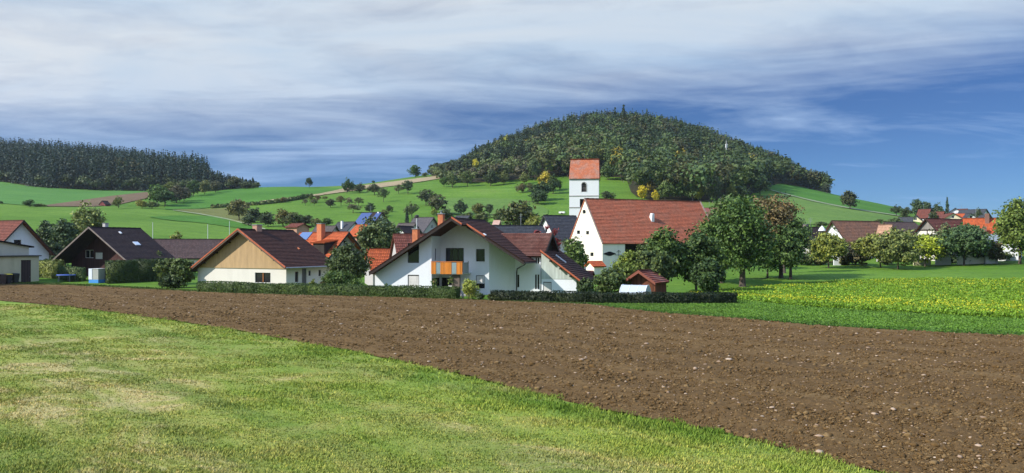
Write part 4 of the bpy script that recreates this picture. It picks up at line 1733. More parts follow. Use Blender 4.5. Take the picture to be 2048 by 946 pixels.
def sp_hill0(rg, px, din, Y, X):
    g = rg.uniform(.82, 1.18)
    m = vn(X, Y, 90, 2)
    if px < 1090 and din < 55:           # light scrub on the left foot
        r = rg.uniform()
        col = (.080, .100, .030) if r < .4 else ((.058, .082, .028) if r < .8 else (.066, .060, .032))
        return 'd', rg.uniform(7, 12), rg.uniform(6, 9.5), tuple(c * g for c in col)
    if px < 1060 and rg.uniform() < .75:           # pines on the left shoulder
        return 'd', rg.uniform(13, 17), rg.uniform(5, 8), (0.034 * g, 0.050 * g, 0.022 * g)
    conif = .25 + .35 * (din > 120) + .25 * (m > .25) + (.2 if px > 1530 else 0)
    if din < 14:
        conif = .04
    if rg.uniform() < conif:
        return 'c', rg.uniform(15, 20), rg.uniform(5.5, 7.5), (0.024 * g, 0.043 * g, 0.022 * g)
    r = rg.uniform()
    t = m * .5 + r
    if r < .012 and din < 150:
        col = (0.24, 0.19, 0.03)
    elif t > .95:
        col = (0.078, 0.092, 0.028)
    elif t > .6:
        col = (0.052, 0.078, 0.024)
    elif t > .25:
        col = (0.040, 0.066, 0.023)
    else:
        col = (0.054, 0.058, 0.026)
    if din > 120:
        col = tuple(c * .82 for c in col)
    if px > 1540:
        col = tuple(c * .75 for c in col)  # right flank leaves darkened, the hill's own shadow put into the colour
    big = rg.uniform() < .5
    g *= rg.uniform(.8, 1.25)
    col = (col[0] * 1.08, col[1] * 1.04, col[2] * .85)
    return 'd', rg.uniform(13, 18), rg.uniform(10, 14) if big else rg.uniform(6.5, 9.5), tuple(c * g for c in col)


def sp_left(rg, px, din, Y, X):
    k, h, w, c = sp_left0(rg, px, din, Y, X)
    e = min(1.0, max(.45, (560 - px) / 170))
    return k, h * e, w * max(e, .7), c


def sp_left0(rg, px, din, Y, X):
    g = rg.uniform(.8, 1.2)
    if din < 9 and rg.uniform() < .5:
        return 'd', rg.uniform(6, 11), rg.uniform(5, 8), (0.055 * g, 0.072 * g, 0.026)
    m = vn(X, Y, 60, 12)
    if m > .45 and px > 90 and rg.uniform() < .55:
        col = (0.085, 0.070, 0.022) if rg.uniform() < .35 else (0.052, 0.068, 0.022)
        return 'd', rg.uniform(16, 21), rg.uniform(7, 10), tuple(c * g for c in col)
    h = rg.uniform(21, 27) if px < 420 else rg.uniform(13, 19)
    return 'c', h, rg.uniform(6.2, 8.2), (0.018 * g, 0.034 * g, 0.022 * g)


def hill_cull(px, Y, X):
    # clearing with bare earth on the left flank
    a = (np.abs(px - 1009) < 13) & (np.abs(Y - 478) < 16)
    return ~a


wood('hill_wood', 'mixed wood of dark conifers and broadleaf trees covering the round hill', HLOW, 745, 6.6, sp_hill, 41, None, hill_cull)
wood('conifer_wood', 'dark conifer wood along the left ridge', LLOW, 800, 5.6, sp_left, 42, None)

# ------------------------------------------------------------------ near houses
def board_fmt(h, x0, x1, y0, y1, pts_mat, y):
    pass


# --- white house in the middle
def white_house():
    h = House('white_house', 'large white gabled house with an orange wooden balcony and two orange chimneys', 'house', 18, 88.0,
              (903, 436), 970, (738, 545), (1050, 531), over=(1.15, 0.75, 0.5), zb=0.0)
    h.info('white_house')
    R_ = h.root
    g = 0.19
    z = lambda a: h.zroof(a) - g
    FL, BK = 1.15, 3.75           # front plane of the left wing, plane of the recessed wall
    B = -0.8
    xl = h.front(750, 500, FL)[0]
    xc = h.front(863, 500, FL)[0]             # corner of the left wing
    xr = h.front(978, 500, BK)[0]             # right corner of the recessed wall
    # diagonal wall, then the cross wing
    t = 0.5
    for _ in range(60):
        # 45 degree wall until pixel column 1030
        lx, ly = xr + t, BK + t
        X = h.X0 + lx * h.c + ly * h.s
        Y = h.Y0 - lx * h.s + ly * h.c
        t += (1030 - (1024 + X / Y * F)) * .01
    dx, dy = xr + t, BK + t
    wx = h.front(1081, 560, dy)[0]
    Lb = h.L - .5
    wb = dy + 6.6                 # back of the cross wing
    f = lambda a, b, c, d, pl: h.frect(a, b, c, d, pl)
    hl = [f(815, 486, 838, 526, FL), f(815.5, 549.5, 838, 580, FL)]
    hb = [f(891, 496, 927.5, 549, BK), f(952, 498, 969.5, 523, BK), f(951.5, 550.5, 969.5, 577, BK)]
    hb[0] = (hb[0][0], h.front(900, 549, BK)[1], hb[0][2], hb[0][3])
    m = MB()
    # left wing front
    xl0 = xl
    panel(m, (0, FL), (1, 0), (0, -1), [(xl0, B), (xc, B), (xc, z(xc)), (xl0, z(xl0))], hl, .2)
    # return wall of the wing, looks right
    zt = z(xc)
    sw = h.srect(868, 497, 872, 521, xc)
    sw = (FL + 1.0, sw[1], FL + 1.35, sw[3])
    tw = (FL + .2, .1, BK - .08, h.front(900, 551, BK)[1] - .25)
    panel(m, (xc, 0), (0, 1), (1, 0), [(FL, B), (BK, B), (BK, zt), (FL, zt)], [sw, tw], .15)
    # recessed wall; below the balcony a black-backed opening stands for the terrace shade
    top = [(xc, B), (xr, B), (xr, z(xr)), (0, z(0)), (xc, z(xc))]
    terr = (xc + .1, 0.1, h.front(921, 560, BK)[0], h.front(900, 551, BK)[1] - .25)
    panel(m, (0, BK), (1, 0), (0, -1), top, hb + [terr], .2)
    q = math.sqrt(.5)
    dl = t / q
    panel(m, (xr, BK), (q, q), (q, -q), [(0, B), (dl, B), (dl, z(dx)), (0, z(xr))], (), .2)
    # front wall of the cross wing
    zw = h.front(1060, 513, dy - .5)[1] - .12
    hw = [f(1034.5, 549.5, 1038.5, 574.5, dy), f(1071, 515.5, 1074, 527, dy), f(1075, 515.5, 1078.5, 527, dy), f(1070, 549, 1073.5, 578.5, dy), f(1075, 549, 1078.5, 578.5, dy)]
    panel(m, (0, dy), (1, 0), (0, -1), [(dx, B), (wx, B), (wx, zw), (dx, zw)], hw, .18)
    # right gable wall of the cross wing
    wr = dy - .55 + 3.55          # ly of the wing's ridge
    zwr = h.front(1092, 466, wr)[1]
    gw = [(dy, B), (wb, B), (wb, zw), (wr, zwr - .25), (dy, zw)]
    gwin = (wr - .6, zw - 2.3, wr + .5, zw - .9)
    panel(m, (wx, 0), (0, 1), (1, 0), gw, [gwin], .18)
    panel(m, (0, wb), (1, 0), (0, 1), [(dx, B), (wx, B), (wx, zw), (dx, zw)], (), .18)
    panel(m, (dx, 0), (0, 1), (1, 0), [(wb, B), (Lb, B), (Lb, z(dx)), (wb, z(dx))], (), .18)
    panel(m, (xl, 0), (0, 1), (-1, 0), [(FL, B), (Lb, B), (Lb, z(xl)), (FL, z(xl))], (), .18)
    panel(m, (0, Lb), (1, 0), (0, 1), [(xl, B), (dx, B), (dx, z(dx)), (0, z(0)), (xl, z(xl))], (), .18)
    m.build('wall', M_white, R_)
    U, Nn = (1, 0), (0, -1)
    window(R_, (0, FL), U, Nn, hl[0], bars=0, depth=.2, sill=False)
    window(R_, (0, FL), U, Nn, hl[1], 'shutter', depth=.1)
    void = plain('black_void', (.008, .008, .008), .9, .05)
    mm = MB()
    obox(mm, (xc, 0), (0, 1), (1, 0), tw[0], tw[2], tw[1], tw[3], -.15, -.12)
    mm.build('terrace_shade', void, R_)  # black plate put in for the deep shade under the balcony
    window(R_, (xc, 0), (0, 1), (1, 0), sw, bars=0, depth=.15, sill=False)
    window(R_, (0, BK), U, Nn, hb[0], bars=2, depth=.2, sill=False, name='balcony_door')
    window(R_, (0, BK), U, Nn, hb[1], bars=0, depth=.2)
    s = window(R_, (0, BK), U, Nn, hb[2], bars=0, depth=.2)
    a0, z0, a1, z1 = hb[2]
    mm = MB()
    obox(mm, (0, BK), U, Nn, a0 + .07, a1 - .07, z0 + .55, z1 - .07, -.12, -.10)
    mm.build('roller_shutter', M_shut, s)
    td = window(R_, (0, BK), U, Nn, terr, 'open', bars=3, depth=.2, sill=False, name='terrace_shade')
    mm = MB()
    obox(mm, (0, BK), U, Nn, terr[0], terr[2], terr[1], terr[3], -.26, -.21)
    mm.build('pane', void, td)  # black sheet carries the terrace shade, no glass here
    for k in hw:
        window(R_, (0, dy), U, Nn, k, bars=0, depth=.14, sill=False)
    window(R_, (wx, 0), (0, 1), (1, 0), gwin, bars=1, depth=.14)
    # main roof: the right slope steps back beside the balcony gable
    nx = 1.2
    NB = 1.5
    TE = h.tR - .55
    m = MB()
    L = h.L
    P = lambda lx, ly: (lx, ly, h.zroof(lx))
    slope(m, P(0, 0), P(0, L), P(h.tL, 0), P(h.tL, L), sag=.008, seed=1, thick=.17)
    slope(m, P(0, 0), P(0, L), P(nx, 0), P(nx, L), sag=.0, seed=2, thick=.17)
    slope(m, P(nx, NB), P(nx, L), P(TE, NB), P(TE, L), sag=.008, seed=3, thick=.17)
    for i in range(int(L / .42)):
        a, b = L * i / int(L / .42), L * (i + 1) / int(L / .42)
        hh = .10 + .02 * (i % 2)
        m.hexa([(-.16, a, h.zr - .08), (.16, a, h.zr - .08), (.16, b - .001, h.zr - .08), (-.16, b - .001, h.zr - .08)],
               [(-.07, a, h.zr + hh), (.07, a, h.zr + hh), (.07, b - .001, h.zr + hh), (-.07, b - .001, h.zr + hh)])
    ro = m.build('roof', T_brown, R_)
    h.roof_obj = ro
    T_edge = plain('orange_verge_tiles', (0.42, 0.11, 0.045), .8, .3, 4)

    def verge(x0, x1, y, mat=T_edge, hgt=.16, low=-.02):
        mb = MB()
        mb.hexa([(x0, y - .05, h.zroof(x0) + low), (x1, y - .05, h.zroof(x1) + low), (x1, y + .12, h.zroof(x1) + low), (x0, y + .12, h.zroof(x0) + low)],
                [(x0, y - .05, h.zroof(x0) + hgt), (x1, y - .05, h.zroof(x1) + hgt), (x1, y + .12, h.zroof(x1) + hgt), (x0, y + .12, h.zroof(x0) + hgt)])
        mb.build('verge', mat, ro)
        mb = MB()
        mb.hexa([(x0, y - .04, h.zroof(x0) - .30), (x1, y - .04, h.zroof(x1) - .30), (x1, y - .003, h.zroof(x1) - .30), (x0, y - .003, h.zroof(x0) - .30)],
                [(x0, y - .04, h.zroof(x0) + low - .005), (x1, y - .04, h.zroof(x1) + low - .005), (x1, y - .003, h.zroof(x1) + low - .005), (x0, y - .003, h.zroof(x0) + low - .005)])
        mb.build('barge_board', M_dark, ro)
    verge(h.tL, 0, 0, T_brown)
    verge(0, nx, 0)
    verge(nx, xr + .3, NB)
    verge(xr + .35, TE, NB, T_brown)
    # cross wing roof, ridge runs across
    m = MB()
    e0 = dy - .55
    ze = zw + .18
    x_in = 2.2
    xo = wx + .62
    pt = (zwr - ze) / (wr - e0)
    def xin(zz):          # where the wing's roof meets the main slope
        return max(.5, (h.zr - zz) / h.pitch - .25)
    slope(m, (xin(zwr), wr, zwr), (xo, wr, zwr), (xin(ze), e0, ze), (xo - .1, e0, ze), sag=.008, seed=5, thick=.17)
    slope(m, (xin(zwr), wr, zwr), (xo, wr, zwr), (xin(ze), 2 * wr - e0, ze), (xo - .1, 2 * wr - e0, ze), seed=6, thick=.17)
    r2 = m.build('roof', tiles('wing_tiles', (0.150, 0.060, 0.042), (0.105, 0.043, 0.033), (0.30, 0.20, 0.16), .30), R_)
    for sg in (1, -1):
        y2 = e0 if sg == 1 else 2 * wr - e0
        mb = MB()
        mb.hexa([(xo, wr, zwr - .34), (xo, y2, ze - .34), (xo + .05, y2, ze - .34), (xo + .05, wr, zwr - .34)],
                [(xo, wr, zwr + .08), (xo, y2, ze + .08), (xo + .05, y2, ze + .08), (xo + .05, wr, zwr + .08)])
        mb.build('barge_board', M_dark, r2)
    mb = MB()
    mb.poly([(wx + .06, e0 + .3, ze - .05), (wx + .06, 2 * wr - e0 - .3, ze - .05), (wx + .06, wr, zwr - .2)])
    mb.poly([(wx + .02, e0 + .3, ze - .05), (wx + .02, 2 * wr - e0 - .3, ze - .05), (wx + .02, wr, zwr - .2)])
    mb.build('gable_cladding', M_dark, R_)
    # gutter and downpipe
    zg = h.zroof(TE) - .12
    mb = MB()
    mb.tube([(TE + .06, NB, zg), (TE + .06, e0 + .2, zg)], .07, 8)
    gt = mb.build('gutter', M_dfr, R_)
    px_, pz_ = h.front(1031, 545, dy)
    mb = MB()
    mb.tube([(TE + .06, NB + .3, zg - .05), (TE - .15, NB + .6, zg - .2), (dx + .9, dy - .6, zg - .5), (dx + .30, dy - .1, zg - .75), (dx + .22, dy - .09, zg - 1.1), (dx + .22, dy - .09, 0)], .06, 8)
    mb.build('downpipe', M_dfr, R_)
    # chimneys on the left slope
    h.chimney(882.5, 428.5, 5.2, .62, parent=R_)
    c2 = h.chimney(832, 458.5, 4.6, .66, pot=False, parent=R_)
    lx, zc = h.front(832, 458.5, 4.6)
    mb = MB()
    mb.tube([(lx + .1, 4.6, zc + .08), (lx + .1, 4.6, zc + 1.35)], .08, 10)
    p = mb.build('flue_pipe', plain('bright_steel', (.7, .7, .7), .35, .05, metal=.6), c2)
    mb = MB()
    mb.tube([(lx + .1, 4.6, zc + 1.33), (lx + .1, 4.6, zc + 1.42), (lx + .1, 4.6, zc + 1.62), (lx + .1, 4.6, zc + 1.7)], [.12, .26, .24, .08], 12)
    mb.build('flue_cowl', M_dfr, c2)
    h.skylight(2.0, 3.4, .35, .35, 1, M_wfr, 'roof_vent')
    # balcony
    zf = h.front(900, 545.5, FL)[1]
    zt2 = h.front(900, 523, FL)[1]
    bx1 = h.front(925, 530, FL - .05)[0]
    bal = MB()
    bal.box(xc - .02, bx1, FL - .02, BK - .01, zf - .18, zf)
    bo = bal.build('balcony', M_white, R_)
    mb = MB()
    nb = 34
    segs = [(0.0, .16, 'w'), (.16, .30, 'g'), (.30, .655, 'w'), (.655, .815, 'g'), (.815, 1.0, 'w')]
    glass = MB()
    Wd = bx1 - xc
    for a, b, k in segs:
        if k == 'w':
            n = max(3, int((b - a) * Wd / .115))
            for i in range(n):
                s0 = xc + Wd * (a + (b - a) * i / n)
                s1 = xc + Wd * (a + (b - a) * (i + .86) / n)
                mb.box(s0, s1, FL - .10, FL - .07, zf - .15, zt2 - .08)
        else:
            glass = MB()
            glass.box(xc + Wd * a + .03, xc + Wd * b - .03, FL - .085, FL - .07, zf - .1, zt2 - .12)
            glass.build('glass_panel', plain('grey_balcony_panel', (.20, .27, .27), .5, .1), bo)
    rl = mb.build('railing', M_wood, bo)
    mb = MB()
    mb.box(xc, bx1 + .04, FL - .13, FL - .02, zt2 - .06, zt2 + .02)
    mb.box(xc, bx1, FL - .065, FL - .04, zf + .02, zf + .10)
    mb.box(xc, bx1, FL - .065, FL - .04, zt2 - .3, zt2 - .22)
    mb.build('handrail', plain('orange_handrail', (.40, .13, .03), .6, .15), bo)
    mb = MB()
    mb.box(bx1, bx1 + .04, FL, BK - 1.0, zf - .1, zt2 - .1)
    mb.box(bx1 - .01, bx1 + .07, BK - 1.0, BK - .93, zf - .15, zt2 + .05)
    mb.build('side_panel', plain('grey_side_panel', (.33, .34, .35), .6, .1), bo)
    # pier and post below the balcony
    mb = MB()
    a, _ = h.front(904, 560, FL + .3)
    b, _ = h.front(919, 560, FL + .3)
    mb.box(a, b, FL + .3, FL + .55, 0, zf - .18)
    mb.build('pier', plain('brown_pier', (.13, .10, .08), .8, .2), R_)  # brown darkened to hold the shade below the balcony
    mb = MB()
    mb.box(xc + .02, bx1 + 1.0, FL - .6, BK, -.1, .12)
    mb.build('terrace', plain('terrace_slabs', (.30, .29, .27), .85, .15), R_)
    return h


WH = white_house()


# --- terrace things
def loc(h, lx, ly, z=0.0):
    X = h.X0 + lx * h.c + ly * h.s
    Y = h.Y0 - lx * h.s + ly * h.c
    return (X, Y, h.zb + z)


def terrace_things():
    h = WH
    ax = h.front(872, 575, 1.9)[0]
    t = empty('garden_table', loc(h, ax, 1.9, .12), -h.r, 'small white garden table on the terrace under the balcony', 'table')
    m = MB()
    m.box(-.5, .5, -.35, .35, .70, .74)
    m.build('tabletop', M_wfr, t)
    for a, b in ((-.42, -.28), (.42, -.28), (.42, .28), (-.42, .28)):
        m = MB()
        m.tube([(a, b, 0), (a * .95, b * .95, .70)], .025, 6)
        m.build('leg', M_wfr, t)
    ax = h.front(900, 575, 1.7)[0]
    t = empty('garden_chair', loc(h, ax, 1.7, .12), -h.r + .2, 'white garden chair on the terrace under the balcony', 'chair')
    m = MB()
    m.box(-.24, .24, -.22, .24, .43, .46)
    m.build('seat', M_wfr, t)
    m = MB()
    m.tube([(-.23, .23, .46), (-.24, .30, .95), (.24, .30, .95), (.23, .23, .46)], .022, 6)
    m.box(-.22, .22, .275, .29, .72, .90)
    m.build('backrest', M_wfr, t)
    for a, b in ((-.22, -.2), (.22, -.2), (.22, .22), (-.22, .22)):
        m = MB()
        m.tube([(a * 1.05, b * 1.05, 0), (a, b, .43)], .02, 6)
        m.build('leg', M_wfr, t)
    # hanging flower baskets
    for px, py, lab in ((868.5, 560, 'trailing plant hanging below the left end of the balcony'), (902, 556, 'trailing plant hanging in front of the pier below the balcony')):
        ax, az = h.front(px, py, 1.35)
        t = empty('hanging_basket', loc(h, ax, 1.35, az - .2), 0, lab, 'hanging plant')
        m = MB()
        m.tube([(0, 0, -.12), (0, 0, .0), (0, 0, .1)], [.08, .15, .17], 10)
        m.build('pot', M_brickp, t)
        m = MB()
        m.tube([(0, 0, .1), (0, 0, .75)], .008, 5)
        m.build('hanger', M_dfr, t)
        rg = np.random.default_rng(int(px))
        n = 160
        P = rg.normal(0, .17, (n, 3)) + np.array([0, 0, .12])
        P[:, 2] -= rg.uniform(0, .45, n) * (np.hypot(P[:, 0], P[:, 1]) > .15)
        f = fast_mesh('foliage', leaves(P, unit(rg, n), .11, rg), np.arange(n * 4).reshape(-1, 4), M_leaf, parent=t)
        f.color = (.07, .10, .03, 1)
    # stone at the hedge gap
    X, Y, Z = ground(925.5, 598)
    t = empty('garden_stone', (X, Y, Z), .3, 'upright pale stone beside the light green ball bush', 'stone')
    rg = np.random.default_rng(4)
    V = _LV * np.array([.16, .14, .36]) * (1 + rg.normal(0, .1, (len(_LV), 1))) + np.array([0, 0, .30])
    fast_mesh('stone', V, _LF, plain('pale_stone', (.42, .38, .31), .9, .2, 6), parent=t)


terrace_things()


# --- boarded white annexe behind the white house
def annexe():
    h = House('boarded_house', 'low white annexe with greenish board gable and steep brown roof, right of the white house', 'house', 18, 90.4,
              (1058, 484.5), 1098, None, (1160.5, 562), over=(.5, .55, .4), zb=0.0)
    h.info('boarded_house')
    a0 = h.front(1083, 540)[0]
    x1, y0, y1 = h.tR - h.o, h.f, h.L - h.b
    z = lambda a: h.zroof(a) - .19
    B = -.8
    sh = h.frect(1086.5, 563.5, 1103, 587)
    m = MB()
    panel(m, (0, y0), (1, 0), (0, -1), [(a0, B), (x1, B), (x1, z(x1)), (a0, z(a0))], [sh])
    panel(m, (0, y1), (1, 0), (0, 1), [(a0, B), (x1, B), (x1, z(x1)), (a0, z(a0))], ())
    panel(m, (x1, 0), (0, 1), (1, 0), [(y0, B), (y1, B), (y1, z(x1)), (y0, z(x1))], ())
    panel(m, (a0, 0), (0, 1), (-1, 0), [(y0, B), (y1, B), (y1, z(a0)), (y0, z(a0))], ())
    m.build('wall', M_white, h.root)
    window(h.root, (0, h.f), (1, 0), (0, -1), sh, 'shutter', depth=.08)
    zc = h.front(1120, 558)[1]
    a1 = (h.zr - .19 - zc) / h.pitch
    m = MB()
    m.hexa([(a0, y0 - .04, zc), (a1, y0 - .04, zc), (a1, y0 - .004, zc), (a0, y0 - .004, zc)],
           [(a0, y0 - .04, z(a0)), (a0 + .02, y0 - .04, z(a0)), (a0 + .02, y0 - .004, z(a0)), (a0, y0 - .004, z(a0))])
    m.build('gable_cladding', boards('pale_green_boards', (.46, .50, .45), 5.0, .12, joint_v=.7), h.root)
    m = MB()
    t = h.tR
    slope(m, (a0, 0, h.zroof(a0)), (a0, h.L, h.zroof(a0)), (t, 0, h.zroof(t)), (t, h.L, h.zroof(t)), sag=.008, seed=4)
    ro = h.roof_obj = m.build('roof', T_brown, h.root)
    m = MB()
    m.hexa([(a0, -.10, h.zroof(a0) - .05), (t, -.10, h.zroof(t) - .05), (t, .06, h.zroof(t) - .05), (a0, .06, h.zroof(a0) - .05)],
           [(a0, -.10, h.zroof(a0) + .13), (t, -.10, h.zroof(t) + .13), (t, .06, h.zroof(t) + .13), (a0, .06, h.zroof(a0) + .13)])
    m.build('verge', plain('orange_verge_tiles', (0.42, 0.11, 0.045)), ro)
    for k in range(1, 4):          # purlin ends under the verge
        q = a0 + (t - a0) * k / 4
        m = MB()
        m.box(q - .09, q + .09, -.05, h.f - .045, h.zroof(q) - .42, h.zroof(q) - .2)
        m.build('purlin', M_dark, h.root)
    h.skylight(3.6, 2.6, .18, 1.5, 1, M_wfr, 'snow_guard')
    h.gutter(M_dfr)


annexe()


# --- small huts by the barn
def small_hut(name, label, r, d0, rf, rbx, re, le=None, wall=M_dark, roof=T_red, over=(.3, .25, .3), fx=None, **k):
    h = House(name, label, 'hut', r, d0, rf, rbx, le, re, over=over, **k)
    h.fix(*fx)
    h.info(name)
    h.walls(wall)
    h.roof(roof, cap=False)
    return h


small_hut('garden_hut', 'small hut with red tile roof beside the steep brown roof', -70, 97, (1187, 541), (3.4,), (1186.0, 559.5), fx=(1.5, 38))
small_hut('lean_to', 'small orange tiled lean-to below the gable of the big barn', 65, 128, (1177, 521.5), 1203, (1185, 535), (1166, 534), wall=M_barnwall, roof=T_orange, fx=(1.5, 30, 2.4))


# --- brown roofed house with tan gable
def brown_house():
    h = House('tan_gable_house', 'white bungalow with tan boarded gable and dark brown tiled roof', 'house', 25, 102.0,
              (476, 458.5), 586, (375, 533), (571, 535), over=(1.0, .75, .4), zb=0.0)
    h.info('tan_gable_house')
    w = h.frect(510, 545, 541, 565.5)
    sr = [h.srect(590, 543.5, 597, 564), h.srect(617, 541.5, 621.5, 551.5), h.srect(637, 540, 642, 552)]
    dr = h.srect(604, 537, 613, 571)
    dr = (dr[0], 0.0, dr[2], dr[3])
    h.walls(M_cream, [w], sr + [dr])
    U, N = (1, 0), (0, -1)
    window(h.root, (0, h.f), U, N, w, bars=1, frame=M_dfr)
    a0, z0, a1, z1 = w
    m = MB()
    obox(m, (0, h.f), U, N, (a0 + a1) / 2 - .06, (a0 + a1) / 2 + .06, z0 + .06, z1 - .06, -.10, -.06)
    m.build('window_post', M_fr_wood, h.root)
    S, SN = (0, 1), (1, 0)
    for k in sr:
        window(h.root, (h.x1, 0), S, SN, k, bars=0)
    m = MB()
    obox(m, (h.x1, 0), S, SN, *[dr[0], dr[2], dr[1], dr[3]], -.15, -.1)
    m.build('door', plain('grey_door', (.10, .10, .10), .6), h.root)
    # tan boarding
    zc = h.front(500, 536.5, h.f)[1]
    a = (h.zr - .21 - zc) / h.pitch
    m = MB()
    m.hexa([(-a, h.f - .10, zc), (a, h.f - .10, zc), (a, h.f - .003, zc), (-a, h.f - .003, zc)],
           [(-.02, h.f - .10, h.zr - .22), (.02, h.f - .10, h.zr - .22), (.02, h.f - .003, h.zr - .22), (-.02, h.f - .003, h.zr - .22)])
    m.build('gable_cladding', boards('tan_boards', (.43, .295, .155), 6.5, .03, joint_v=.82), h.root)
    h.roof(T_brown, sag=.008)
    ro = h.roof_obj
    edge = plain('orange_verge_tiles', (0.42, 0.11, 0.045))
    for t, mt in ((h.tL, edge), (h.tR, edge)):
        m = MB()
        m.hexa([(0, -.10, h.zr - .06), (t, -.10, h.zroof(t) - .06), (t, .05, h.zroof(t) - .06), (0, .05, h.zr - .06)],
               [(0, -.10, h.zr + .12), (t, -.10, h.zroof(t) + .12), (t, .05, h.zroof(t) + .12), (0, .05, h.zr + .12)])
        m.build('verge', mt, ro)
        m = MB()
        m.hexa([(0, -.06, h.zr - .28), (t, -.06, h.zroof(t) - .28), (t, -.02, h.zroof(t) - .28), (0, -.02, h.zr - .28)],
               [(0, -.06, h.zr - .065), (t, -.06, h.zroof(t) - .065), (t, -.02, h.zroof(t) - .065), (0, -.02, h.zr - .065)])
        m.build('barge_board', plain('brown_board', (.10, .07, .05), .7), ro)
    for sd in (h.tL, h.tR):
        for k in range(1, 4):
            t = sd * k / 4
            m = MB()
            m.box(t - .08, t + .08, .0, h.f - .105, h.zroof(t) - .40, h.zroof(t) - .20)
            m.build('purlin', M_dark, h.root)
    h.chimney(514.5, 450.5, 3.4, .75, M_brickp, pot=False, dpt=.95)
    h.gutter(M_metal)
    h.skylight(6.6, 4.6, .25, .35, 1, M_brick, 'roof_vent')
    # ridge shadow line of the snow guard: low timber batten down the slope
    return h


brown_house()


# --- dark house on the left
def dark_house():
    h = House('dark_house', 'dark boarded house with deep eaves and dark roof behind the clipped hedge', 'house', 25, 120.0,
              (177.5, 454.5), 281, (100, 518), (257, 525), over=(3.0, .8, .5), zb=0.0)
    h.info('dark_house')
    w = [h.frect(170, 500, 187, 516, h.f), h.frect(190, 504, 205, 518, h.f)]
    h.walls(boards('maroon_boards', (.062, .028, .026), 5.0, .2), w)
    window(h.root, (0, h.f), (1, 0), (0, -1), w[0], bars=1, frame=M_wfr, sill=False)
    window(h.root, (0, h.f), (1, 0), (0, -1), w[1], 'shutter', depth=.08)
    h.roof(T_dark, sag=.01, verge=plain('weathered_board', (.17, .14, .12), .8, .3))
    h.chimney(211, 447, 5.5, .6, M_grey, pot=False)
    h.skylight(4.6, 4.3, .9, .9, 1, plain('skylight_glass', (.5, .55, .6), .15, .02), 'skylight')
    h.skylight(4.2, 1.3, .3, .5, 1, M_wfr, 'roof_vent')
    h.gutter(M_dfr)


dark_house()

